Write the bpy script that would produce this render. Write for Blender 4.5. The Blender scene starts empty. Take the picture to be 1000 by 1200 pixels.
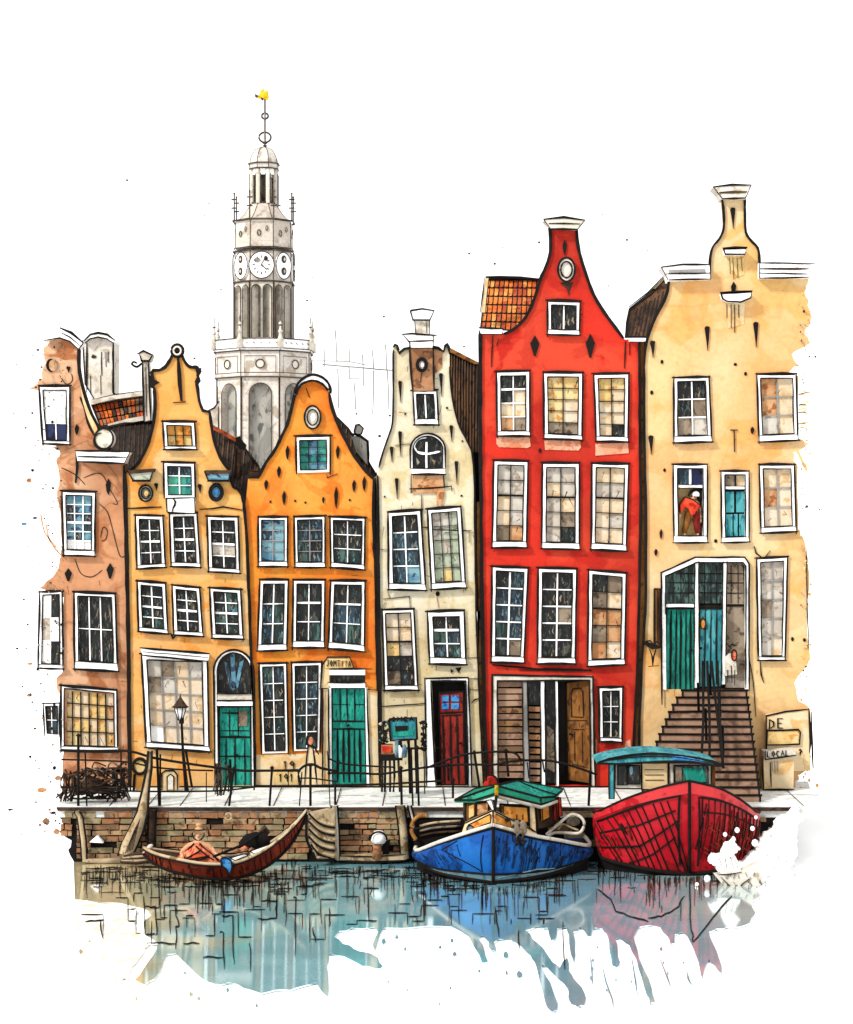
import bpy, bmesh, math, random
from mathutils import Vector
from mathutils.geometry import tessellate_polygon
random.seed(7)
R = math.radians
scene = bpy.context.scene
COL = scene.collection

# ------------------------------------------------------------------ camera, sky, sun, exposure
F = 2400.0; D0 = 60.0; HC = 9.57
cam = bpy.data.cameras.new('camera'); camo = bpy.data.objects.new('camera', cam); COL.objects.link(camo)
camo.location = (0, -D0, HC); camo.rotation_euler = (R(90), 0, 0)
cam.sensor_fit = 'VERTICAL'; cam.sensor_height = 36; cam.lens = 72; cam.clip_end = 5000; cam.clip_start = 1
scene.camera = camo
w = bpy.data.worlds.new('World'); scene.world = w; w.use_nodes = True
w.node_tree.nodes['Background'].inputs[0].default_value = (1, 1, 1, 1)
w.node_tree.nodes['Background'].inputs[1].default_value = 1.0
sl = bpy.data.lights.new('sun', 'SUN'); sl.energy = 3.0; sl.angle = R(7); sl.color = (1, .96, .9)
so = bpy.data.objects.new('sun', sl); COL.objects.link(so)
so.rotation_euler = Vector((-0.62, -0.52, 0.59)).to_track_quat('Z', 'Y').to_euler()
scene.view_settings.view_transform = 'Standard'; scene.view_settings.look = 'None'
scene.view_settings.exposure = 0.62; scene.view_settings.gamma = 1

# ------------------------------------------------------------------ coordinates
def P(px, py, y=0.0):
    d = D0 + y
    return Vector(((px - 500) * d / F, y, HC - (py - 600) * d / F))
def PZ(px, py, z=0.0):
    d = (HC - z) * F / (py - 600)
    return Vector(((px - 500) * d / F, d - D0, z))
def PX(m, y=0.0): return m * (D0 + y) / F            # pixels to metres at a depth

# ------------------------------------------------------------------ materials
GAIN = 0.54
def lin(c, g=None):
    g = GAIN if g is None else g
    return tuple((((v / 255) / 12.92 if v <= 10 else (((v / 255) + .055) / 1.055) ** 2.4)) * g for v in c) + (1,)
_m = {}
def wc(name, base, light=None, dark=None, scale=.35, grain=.06, speck=0.0, rough=.75, streak=0, edge=.25, gain=None, deep=None, dm=.75):
    """watercolour-like pigment: broad washes with pigment edges, paper grain, ink specks"""
    if name in _m: return _m[name]
    m = bpy.data.materials.new(name); m.use_nodes = True; _m[name] = m
    nt = m.node_tree; N = nt.nodes; L = nt.links
    b = N['Principled BSDF']; b.inputs['Roughness'].default_value = rough
    b.inputs['Specular IOR Level'].default_value = .15
    light = light or tuple(min(255, v + 14) for v in base); dark = dark or tuple(int(v * .84) for v in base)
    geo = N.new('ShaderNodeNewGeometry'); mp = N.new('ShaderNodeMapping'); L.new(geo.outputs['Position'], mp.inputs[0])
    if streak: mp.inputs['Scale'].default_value = (streak, 1, 1)
    def noise(sc, det=3, dist=0., off=0.):
        n = N.new('ShaderNodeTexNoise'); n.inputs['Scale'].default_value = sc; n.inputs['Detail'].default_value = det
        n.inputs['Distortion'].default_value = dist
        m2 = N.new('ShaderNodeMapping'); m2.inputs['Location'].default_value = (off, off * .7, off * 1.3); L.new(mp.outputs[0], m2.inputs[0])
        L.new(m2.outputs[0], n.inputs['Vector']); return n.outputs['Fac']
    def ramp(src, p0, p1, c0=(0, 0, 0, 1), c1=(1, 1, 1, 1)):
        r = N.new('ShaderNodeValToRGB'); r.color_ramp.elements[0].position = p0; r.color_ramp.elements[1].position = p1
        r.color_ramp.elements[0].color = c0; r.color_ramp.elements[1].color = c1; L.new(src, r.inputs[0]); return r.outputs[0]
    def mix(f, a, c, blend='MIX'):
        x = N.new('ShaderNodeMix'); x.data_type = 'RGBA'; x.blend_type = blend
        for s, v in ((0, f), (6, a), (7, c)):
            if hasattr(v, 'is_linked'): L.new(v, x.inputs[s])
            else: x.inputs[s].default_value = v
        return x.outputs[2]
    n1 = noise(scale, 4, .8, 3.1); n2 = noise(scale * 3.1, 4, .5, 11.)
    c = mix(ramp(n1, .46, .56), lin(base, gain), lin(light, gain))
    c = mix(ramp(n2, .56, .62), c, lin(dark, gain))
    if deep:      # broad soft stain of deeper pigment
        n3 = noise(scale * .8, 3, .4, 23.); x_ = ramp(n3, .44, .66, (0, 0, 0, 1), (dm, dm, dm, 1)); c = mix(x_, c, lin(deep, gain))
        n4 = noise(scale * 2.2, 4, 1.2, 41.); c = mix(ramp(n4, .57, .60, (0, 0, 0, 1), (.35, .35, .35, 1)), c, lin(deep, gain))
    if edge:      # darker pigment line where a wash dried
        e = N.new('ShaderNodeMath'); e.operation = 'SUBTRACT'; L.new(n1, e.inputs[0]); e.inputs[1].default_value = .46
        a = N.new('ShaderNodeMath'); a.operation = 'ABSOLUTE'; L.new(e.outputs[0], a.inputs[0])
        k = 1 - edge
        c = mix(ramp(a.outputs[0], .0, .012, (k, k, k, 1), (1, 1, 1, 1)), (0, 0, 0, 1), c) if False else mix(1.0, c, ramp(a.outputs[0], .0, .012, (k, k, k, 1), (1, 1, 1, 1)), 'MULTIPLY')
    if grain:
        g = noise(9, 5, 0, 5.); c = mix(1.0, c, ramp(g, .35, .65, (1 - grain * 1.6,) * 3 + (1,), (1 + grain * .2,) * 3 + (1,)), 'MULTIPLY')
    if speck:
        v = N.new('ShaderNodeTexVoronoi'); v.inputs['Scale'].default_value = 3.2; L.new(geo.outputs['Position'], v.inputs['Vector'])
        v.inputs['Randomness'].default_value = 1
        s = ramp(v.outputs['Distance'], speck, speck + .02, (.12, .1, .08, 1), (1, 1, 1, 1)); c = mix(1.0, c, s, 'MULTIPLY')
    L.new(c, b.inputs['Base Color'])
    bp = N.new('ShaderNodeBump'); bp.inputs['Strength'].default_value = .15; bp.inputs['Distance'].default_value = .03
    L.new(noise(14, 3, 0, 8), bp.inputs['Height']); L.new(bp.outputs[0], b.inputs['Normal'])
    return m
INK = wc('ink_black', (22, 17, 15), (30, 24, 20), (12, 10, 9), edge=0, grain=.1, rough=.9)
INKB = wc('ink_brown', (62, 44, 32), (84, 60, 42), (40, 28, 20), scale=2, edge=0)
GREYL = wc('ink_grey', (158, 156, 154), edge=0)
WHITE = wc('white_paint', (248, 247, 244), (255, 255, 255), (226, 226, 226), scale=1.2, grain=.03, edge=.06, gain=.86)
OFFW = wc('off_white_plaster', (226, 217, 200), (238, 230, 218), (196, 184, 164), scale=.8, grain=.08, edge=.15, gain=.62)
STONE = wc('tower_stone', (216, 204, 190), (234, 226, 216), (190, 176, 158), scale=.5, grain=.1, edge=.2, gain=.62)
STONED = wc('grey_stone', (150, 150, 142), (182, 180, 172), (98, 102, 100), scale=.7, grain=.1, streak=2.5)  # grey stone of the dormer, also a mark on the clock
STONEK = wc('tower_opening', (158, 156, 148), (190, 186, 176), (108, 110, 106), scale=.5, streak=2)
PANE = {
 'k': wc('pane_black', (26, 27, 28), (40, 42, 40), (84, 86, 78), scale=1.4, streak=3, edge=0, rough=.35),
 'b': wc('pane_blue', (34, 44, 52), (52, 74, 88), (112, 138, 146), scale=1.5, streak=3.5, edge=0, rough=.35),
 'e': wc('pane_seagreen', (36, 52, 50), (84, 116, 108), (22, 28, 28), scale=1.6, streak=3.5, edge=0, rough=.35),
 's': wc('pane_sky', (96, 152, 178), (140, 186, 198), (48, 72, 100), scale=1.5, streak=.6, edge=.3, rough=.35),
 't': wc('pane_teal', (46, 148, 132), (84, 182, 156), (36, 90, 120), scale=1.2, streak=1.5, edge=.3, rough=.35),
 'n': wc('pane_navy', (30, 40, 80), (44, 54, 92), (16, 18, 36), scale=1.2, edge=.2, rough=.35),
 'c': wc('pane_cream', (244, 216, 178), (248, 228, 200), (226, 190, 140), scale=1.0, edge=.15),
 'y': wc('pane_yellow', (246, 206, 132), (248, 222, 160), (220, 160, 90), scale=1.4, edge=.2),
 'g': wc('pane_grey', (212, 200, 184), (226, 218, 206), (176, 162, 144), scale=1.2, edge=.2),
 'o': wc('pane_ochre', (206, 146, 96), (222, 172, 124), (168, 104, 60), scale=1.4, edge=.25),
 'm': wc('pane_mud', (140, 122, 102), (168, 150, 128), (90, 76, 62), scale=1.4, edge=.25),
 'w': wc('pane_white', (238, 236, 232), edge=.05, gain=.84),
 'a': wc('pane_orange', (236, 150, 54), (246, 176, 84), (196, 110, 34), scale=1.6),
 'h': wc('pane_pale_green', (196, 206, 178), (214, 216, 196), (150, 160, 140), scale=1.2),
}
M_H1 = wc('wall_terracotta', (222, 158, 114), (238, 188, 148), (188, 118, 74), scale=.3, speck=.035, deep=(166, 100, 60), dm=0.8, edge=.35)
M_H2 = wc('wall_amber', (252, 194, 112), (252, 212, 150), (250, 172, 80), scale=.3, speck=.03, deep=(250, 156, 64), dm=0.4, edge=.12)
M_H3 = wc('wall_orange', (252, 154, 48), (252, 170, 70), (244, 134, 34), scale=.4, speck=.035, deep=(238, 104, 18), dm=0.8, edge=.14)
M_H4 = wc('wall_buff', (242, 228, 190), (247, 237, 210), (232, 212, 164), scale=.3, speck=.035, deep=(208, 178, 122), dm=0.6, edge=.12)
M_H5 = wc('wall_red', (228, 50, 30), (236, 74, 46), (206, 38, 22), scale=.3, speck=.03, deep=(176, 32, 18), dm=0.65, edge=.14)
M_H6 = wc('wall_straw', (251, 214, 154), (252, 222, 172), (246, 198, 124), scale=.22, speck=.025, deep=(248, 166, 84), dm=0.7, edge=.10)
CREAM = wc('cream_plaster', (250, 218, 164), (252, 228, 186), (242, 198, 134), scale=.5)
PEACH = wc('peach_plaster', (246, 170, 132), (250, 190, 158), (232, 140, 100), scale=.9)
TEAL = wc('teal_paint', (22, 150, 132), (44, 176, 156), (12, 112, 100), scale=1.2, streak=4, edge=.2)
TEAL2 = wc('blue_teal_paint', (58, 150, 160), (90, 180, 186), (34, 112, 130), scale=1.0, streak=3, edge=.2)
TEALK = wc('dark_teal_paint', (10, 92, 84), (16, 116, 102), (8, 60, 60), scale=1.2, streak=4, edge=.2)
TILE = [wc('roof_tile_orange', (226, 108, 34), (238, 138, 58), (180, 74, 26), scale=1.5), wc('roof_tile_rust', (186, 78, 36), (212, 104, 50), (140, 52, 28), scale=1.5), wc('roof_tile_amber', (238, 150, 64), (244, 176, 96), (206, 110, 40), scale=1.5)]
ROOFK = wc('slate_roof', (42, 34, 30), (64, 52, 44), (26, 20, 18), scale=1.2, streak=3, edge=0)
ROOFB = wc('brown_roof', (96, 66, 44), (120, 84, 56), (60, 40, 28), scale=1.2, streak=3, edge=0)
BODY = wc('rear_brick', (92, 66, 52), (110, 80, 62), (60, 44, 36), scale=1)
BRICK = [wc('brick_tan', (166, 136, 102), (196, 160, 120), (136, 100, 68), scale=1.5), wc('brick_brown', (132, 102, 76), (166, 122, 84), (96, 66, 44), scale=1.5), wc('brick_rust', (168, 116, 78), (190, 138, 98), (128, 84, 56), scale=1.5), wc('brick_olive', (150, 134, 98), (176, 160, 122), (110, 96, 66), scale=1.5)]
PAVE = wc('pavement_stone', (226, 230, 226), (240, 240, 236), (206, 212, 208), gain=.78, scale=.6, grain=.12, speck=.03, edge=.15)
WOOD = wc('pale_wood', (196, 172, 134), (216, 194, 158), (150, 122, 84), scale=1.4, streak=1, edge=.25)
WOODB = wc('brown_wood', (130, 80, 30), (156, 102, 44), (92, 54, 20), scale=1.2, streak=3)
WOODS = wc('stair_wood', (176, 138, 114), (194, 156, 130), (144, 110, 90), scale=.9, edge=.2)
OCHRE = wc('ochre_pipe', (166, 108, 48), (186, 130, 66), (124, 76, 32), scale=1.2)
MAROON = wc('dark_red_door', (140, 34, 26), (164, 48, 34), (92, 20, 16), scale=1.2, streak=4)
HULLR = wc('red_hull', (200, 14, 34), (218, 28, 44), (160, 8, 20), scale=.7, rough=.4, edge=.15)
HULLRB = wc('red_hull_strake', (222, 40, 52), (232, 62, 66), (190, 24, 34), scale=.7, rough=.4)
HULLB = wc('blue_hull', (10, 88, 176), (24, 112, 200), (6, 60, 128), scale=.6, rough=.4, edge=.2)
HULLS = wc('grey_blue_stripe', (110, 146, 160), (140, 172, 182), (74, 108, 124), scale=1.2)
HULLW = wc('mahogany_hull', (124, 40, 22), (150, 56, 30), (78, 22, 14), scale=1.0, streak=3)
GOLD = wc('gold', (246, 200, 20), (252, 220, 60), (210, 150, 10), scale=2)
BLUEC = wc('blue_cloth', (44, 132, 206), (80, 160, 222), (20, 90, 170), scale=3)
REDC = wc('red_cloth', (222, 52, 26), (238, 84, 48), (180, 30, 14), scale=2)
CORAL = wc('coral_cloth', (230, 92, 58), (242, 146, 104), (206, 52, 28), scale=2.6, edge=.4)
SKIN = wc('skin', (236, 176, 132), (244, 196, 156), (214, 146, 100), scale=3)
FENDER = wc('grey_brown_rubber', (128, 112, 94), (150, 134, 116), (96, 82, 68), scale=2)

def water_mat():
    m = bpy.data.materials.new('canal_water'); m.use_nodes = True; nt = m.node_tree; N = nt.nodes; L = nt.links
    b = N['Principled BSDF']; b.inputs['Roughness'].default_value = .3; b.inputs['IOR'].default_value = 1.33; b.inputs['Specular IOR Level'].default_value = .1
    g = N.new('ShaderNodeNewGeometry'); s = N.new('ShaderNodeSeparateXYZ'); L.new(g.outputs['Position'], s.inputs[0])
    n = N.new('ShaderNodeTexNoise'); n.inputs['Scale'].default_value = .22; n.inputs['Detail'].default_value = 4; n.inputs['Distortion'].default_value = .8
    L.new(g.outputs['Position'], n.inputs['Vector'])
    a = N.new('ShaderNodeMath'); a.operation = 'MULTIPLY_ADD'; L.new(n.outputs['Fac'], a.inputs[0]); a.inputs[1].default_value = 9.; L.new(s.outputs['X'], a.inputs[2])
    r = N.new('ShaderNodeValToRGB'); cr = r.color_ramp
    mr = N.new('ShaderNodeMapRange'); mr.inputs['From Min'].default_value = -5; mr.inputs['From Max'].default_value = 13; L.new(a.outputs[0], mr.inputs[0]); L.new(mr.outputs[0], r.inputs[0])
    cr.elements[0].position = 0; cr.elements[0].color = lin((216, 196, 150), .85); cr.elements[1].position = 1; cr.elements[1].color = lin((196, 212, 206), .85)
    for p, c in ((.18, (206, 200, 160)), (.3, (150, 204, 206)), (.55, (124, 186, 202)), (.76, (140, 180, 196))):
        e = cr.elements.new(p); e.color = lin(c, .85)
    n2 = N.new('ShaderNodeTexNoise'); n2.inputs['Scale'].default_value = .5; n2.inputs['Detail'].default_value = 5; L.new(g.outputs['Position'], n2.inputs['Vector'])
    r2 = N.new('ShaderNodeValToRGB'); r2.color_ramp.elements[0].position = .42; r2.color_ramp.elements[1].position = .6
    r2.color_ramp.elements[0].color = (.8, .84, .86, 1); L.new(n2.outputs['Fac'], r2.inputs[0])
    x = N.new('ShaderNodeMix'); x.data_type = 'RGBA'; x.blend_type = 'MULTIPLY'; x.inputs[0].default_value = 1
    L.new(r.outputs[0], x.inputs[6]); L.new(r2.outputs[0], x.inputs[7]); L.new(x.outputs[2], b.inputs['Base Color'])
    w_ = N.new('ShaderNodeTexNoise'); w_.inputs['Scale'].default_value = 1.6; w_.inputs['Detail'].default_value = 3
    mp = N.new('ShaderNodeMapping'); mp.inputs['Scale'].default_value = (1, 3, 1); L.new(g.outputs['Position'], mp.inputs[0]); L.new(mp.outputs[0], w_.inputs['Vector'])
    bp = N.new('ShaderNodeBump'); bp.inputs['Strength'].default_value = .25; bp.inputs['Distance'].default_value = .05
    L.new(w_.outputs['Fac'], bp.inputs['Height']); L.new(bp.outputs[0], b.inputs['Normal'])
    gl_ = N.new('ShaderNodeBsdfGlossy'); gl_.inputs['Roughness'].default_value = .07; gl_.inputs['Color'].default_value = (.9, .94, .96, 1); bp.inputs['Strength'].default_value = .12
    ms = N.new('ShaderNodeMixShader'); ms.inputs[0].default_value = .6; L.new(b.outputs[0], ms.inputs[1]); L.new(gl_.outputs[0], ms.inputs[2]); L.new(ms.outputs[0], N['Material Output'].inputs['Surface'])
    return m
WATER = water_mat()
def ground_mat():
    m = bpy.data.materials.new('white_ground'); m.use_nodes = True; nt = m.node_tree; N = nt.nodes; L = nt.links
    b = N['Principled BSDF']; b.inputs['Roughness'].default_value = 1; b.inputs['Specular IOR Level'].default_value = 0
    n = N.new('ShaderNodeTexNoise'); n.inputs['Scale'].default_value = 2; r = N.new('ShaderNodeValToRGB')
    r.color_ramp.elements[0].color = (.98, .98, .98, 1); r.color_ramp.elements[1].color = (1, 1, 1, 1)
    L.new(n.outputs['Fac'], r.inputs[0]); L.new(r.outputs[0], b.inputs['Base Color']); return m
GROUND = ground_mat()

# ------------------------------------------------------------------ mesh building
def catmull(pts, n=5, closed=False):
    if len(pts) < 3: return list(pts)
    out = []; N = len(pts)
    rng = N if closed else N - 1
    for i in range(rng):
        g = lambda k: pts[k % N] if closed else pts[max(0, min(N - 1, k))]
        p0, p1, p2, p3 = g(i - 1), g(i), g(i + 1), g(i + 2)
        for j in range(n):
            t = j / n
            out.append(tuple(.5 * (2 * b + (c - a) * t + (2 * a - 5 * b + 4 * c - d) * t * t + (3 * b - a - 3 * c + d) * t ** 3) for a, b, c, d in zip(p0, p1, p2, p3)))
    if not closed: out.append(tuple(pts[-1]))
    return out
def ragged(pts, amp=3, it=2, rnd=random.Random(3)):
    for k in range(it):
        o = []
        for a, b in zip(pts, pts[1:]):
            o.append(a); L = math.hypot(b[0] - a[0], b[1] - a[1]); s = min(amp, L * .35)
            o.append(((a[0] + b[0]) / 2 + rnd.uniform(-s, s), (a[1] + b[1]) / 2 + rnd.uniform(-s, s)))
        o.append(pts[-1]); pts = o; amp *= .6
    return pts
def circ(cx, cy, rx, ry=None, n=20, a0=0, a1=360):
    ry = ry or rx
    full = abs(a1 - a0) >= 360
    k = n if full else n + 1
    return [(cx + rx * math.cos(R(a0 + (a1 - a0) * i / n)), cy - ry * math.sin(R(a0 + (a1 - a0) * i / n))) for i in range(k)]

class MB:
    def __init__(s): s.v = []; s.f = []; s.m = []; s.sm = []; s.mats = []
    def mi(s, m):
        if m not in s.mats: s.mats.append(m)
        return s.mats.index(m)
    def add(s, vs, fs, m, smooth=False):
        o = len(s.v); s.v += [Vector(v) for v in vs]; k = s.mi(m)
        for f in fs: s.f.append([i + o for i in f]); s.m.append(k); s.sm.append(smooth)
    def prism3(s, front, off, m, sidem=None, holes=()):
        loops = [list(front)] + [list(h) for h in holes]
        flat = [v for l in loops for v in l]; n = len(flat); off = Vector(off)
        tri = tessellate_polygon([[Vector(v) for v in l] for l in loops])
        vs = [Vector(v) for v in flat] + [Vector(v) + off for v in flat]
        s.add(vs, [list(t) for t in tri] + [[i + n for i in reversed(t)] for t in tri], m)
        sf = []; b = 0
        for l in loops:
            for i in range(len(l)):
                j = (i + 1) % len(l); sf.append([b + i, b + j, n + b + j, n + b + i])
            b += len(l)
        s.add(vs, sf, sidem or m)
    def poly(s, px, y0, t, m, sidem=None, holes=()):         # pixel outline -> slab of thickness t behind plane y0
        s.prism3([P(x, y, y0) for x, y in px], (0, t, 0), m, sidem, [[P(x, y, y0) for x, y in h] for h in holes])
    def slant(s, px, yb, yt, t, m, sidem=None):              # slab whose plane leans back towards the top
        lo = max(p[1] for p in px); hi = min(p[1] for p in px)
        s.prism3([P(x, y, yb + (yt - yb) * (lo - y) / max(1e-6, lo - hi)) for x, y in px], (0, t, 0), m, sidem)
    def ribbon(s, pts, w, m, f3, off, taper=True, wob=.18):
        """ink line: a ribbon drawn in px space, mapped by f3(px,py), raised by off"""
        n = len(pts)
        if n < 2: return
        off = Vector(off); vs = []
        for i, p in enumerate(pts):
            a = pts[max(0, i - 1)]; b = pts[min(n - 1, i + 1)]
            dx, dy = b[0] - a[0], b[1] - a[1]; l = math.hypot(dx, dy) or 1
            ww = w * .5 * (1 + random.uniform(-wob, wob))
            if taper and (i == 0 or i == n - 1): ww *= .45
            nx, ny = -dy / l * ww, dx / l * ww
            q = [f3(p[0] + nx, p[1] + ny, *p[2:]), f3(p[0] - nx, p[1] - ny, *p[2:])]
            vs += [q[0], q[1], q[1] + off, q[0] + off]
        fs = []
        for i in range(n - 1):
            a = i * 4; b = a + 4
            for k in range(4): fs.append([a + k, a + (k + 1) % 4, b + (k + 1) % 4, b + k])
        fs += [[0, 1, 2, 3], [4 * n - 4, 4 * n - 3, 4 * n - 2, 4 * n - 1]]
        s.add(vs, fs, m)
    def ink(s, pts, y, w=2.0, m=None, t=.025, closed=False, sub=True, taper=True):
        """ink line lying on the front of plane y"""
        pts = list(pts)
        if closed: pts = pts + [pts[0]]
        if sub:
            o = []
            for a, b in zip(pts, pts[1:]):
                k = max(1, int(math.hypot(b[0] - a[0], b[1] - a[1]) / 14))
                for j in range(k):
                    q = (a[0] + (b[0] - a[0]) * j / k, a[1] + (b[1] - a[1]) * j / k)
                    if j: q = (q[0] + random.uniform(-.3, .3), q[1] + random.uniform(-.3, .3))
                    o.append(q)
            o.append(pts[-1]); pts = o
        s.ribbon(pts, w, m or INK, lambda x, yy: P(x, yy, y), (0, -t, 0), taper=taper and not closed)
    def tube(s, pts, r, m, seg=6, smooth=True):
        pts = [Vector(p) for p in pts]; n = len(pts); rs = r if isinstance(r, (list, tuple)) else [r] * n
        vs = []; up = Vector((0, 0, 1))
        for i, p in enumerate(pts):
            t = (pts[min(n - 1, i + 1)] - pts[max(0, i - 1)]).normalized()
            a = t.cross(up)
            if a.length < .05: a = t.cross(Vector((1, 0, 0)))
            a.normalize(); b = t.cross(a).normalized()
            for k in range(seg):
                an = 2 * math.pi * k / seg; vs.append(p + a * math.cos(an) * rs[i] + b * math.sin(an) * rs[i])
        fs = [[i * seg + k, i * seg + (k + 1) % seg, (i + 1) * seg + (k + 1) % seg, (i + 1) * seg + k] for i in range(n - 1) for k in range(seg)]
        s.add(vs, fs + [list(range(seg)), [(n - 1) * seg + k for k in range(seg)]], m, smooth)
    def lathe(s, c, prof, m, seg=16, sx=1, sy=1, smooth=True, rot=0):
        c = Vector(c); vs = []
        for r, z in prof:
            for k in range(seg):
                a = 2 * math.pi * k / seg + rot; vs.append(c + Vector((r * sx * math.cos(a), r * sy * math.sin(a), z)))
        n = len(prof)
        fs = [[i * seg + k, i * seg + (k + 1) % seg, (i + 1) * seg + (k + 1) % seg, (i + 1) * seg + k] for i in range(n - 1) for k in range(seg)]
        s.add(vs, fs + [list(range(seg))[::-1], [(n - 1) * seg + k for k in range(seg)]], m, smooth)
    def box(s, a, b, m):
        x0, y0, z0 = a; x1, y1, z1 = b
        vs = [(x, y, z) for x in (x0, x1) for y in (y0, y1) for z in (z0, z1)]
        s.add(vs, [[0, 1, 3, 2], [4, 6, 7, 5], [0, 4, 5, 1], [2, 3, 7, 6], [0, 2, 6, 4], [1, 5, 7, 3]], m)
    def build(s, name, parent=None, label=None, cat=None, kind=None, group=None):
        org = wl(parent) if parent else Vector((0, 0, 0))
        me = bpy.data.meshes.new(name); me.from_pydata([tuple(v - org) for v in s.v], [], s.f)
        for m in s.mats: me.materials.append(m)
        me.polygons.foreach_set('material_index', s.m); me.polygons.foreach_set('use_smooth', s.sm); me.update()
        o = bpy.data.objects.new(name, me); COL.objects.link(o)
        if parent: o.parent = parent
        props(o, label, cat, kind, group); return o
def wl(o):
    v = Vector((0, 0, 0))
    while o: v = v + o.location; o = o.parent
    return v
def props(o, label=None, cat=None, kind=None, group=None):
    if label: o['label'] = label
    if cat: o['category'] = cat
    if kind: o['kind'] = kind
    if group: o['group'] = group
def thing(name, loc, label, cat, group=None):
    o = bpy.data.objects.new(name, None); COL.objects.link(o); o.location = loc; o.empty_display_size = .3
    props(o, label, cat, None, group); return o
def rebase(o):
    """put a single-mesh thing's origin at its base"""
    me = o.data; xs = [v.co for v in me.vertices]
    c = Vector(((min(v.x for v in xs) + max(v.x for v in xs)) / 2, (min(v.y for v in xs) + max(v.y for v in xs)) / 2, min(v.z for v in xs)))
    for v in me.vertices: v.co -= c
    o.location = c; return o

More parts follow.
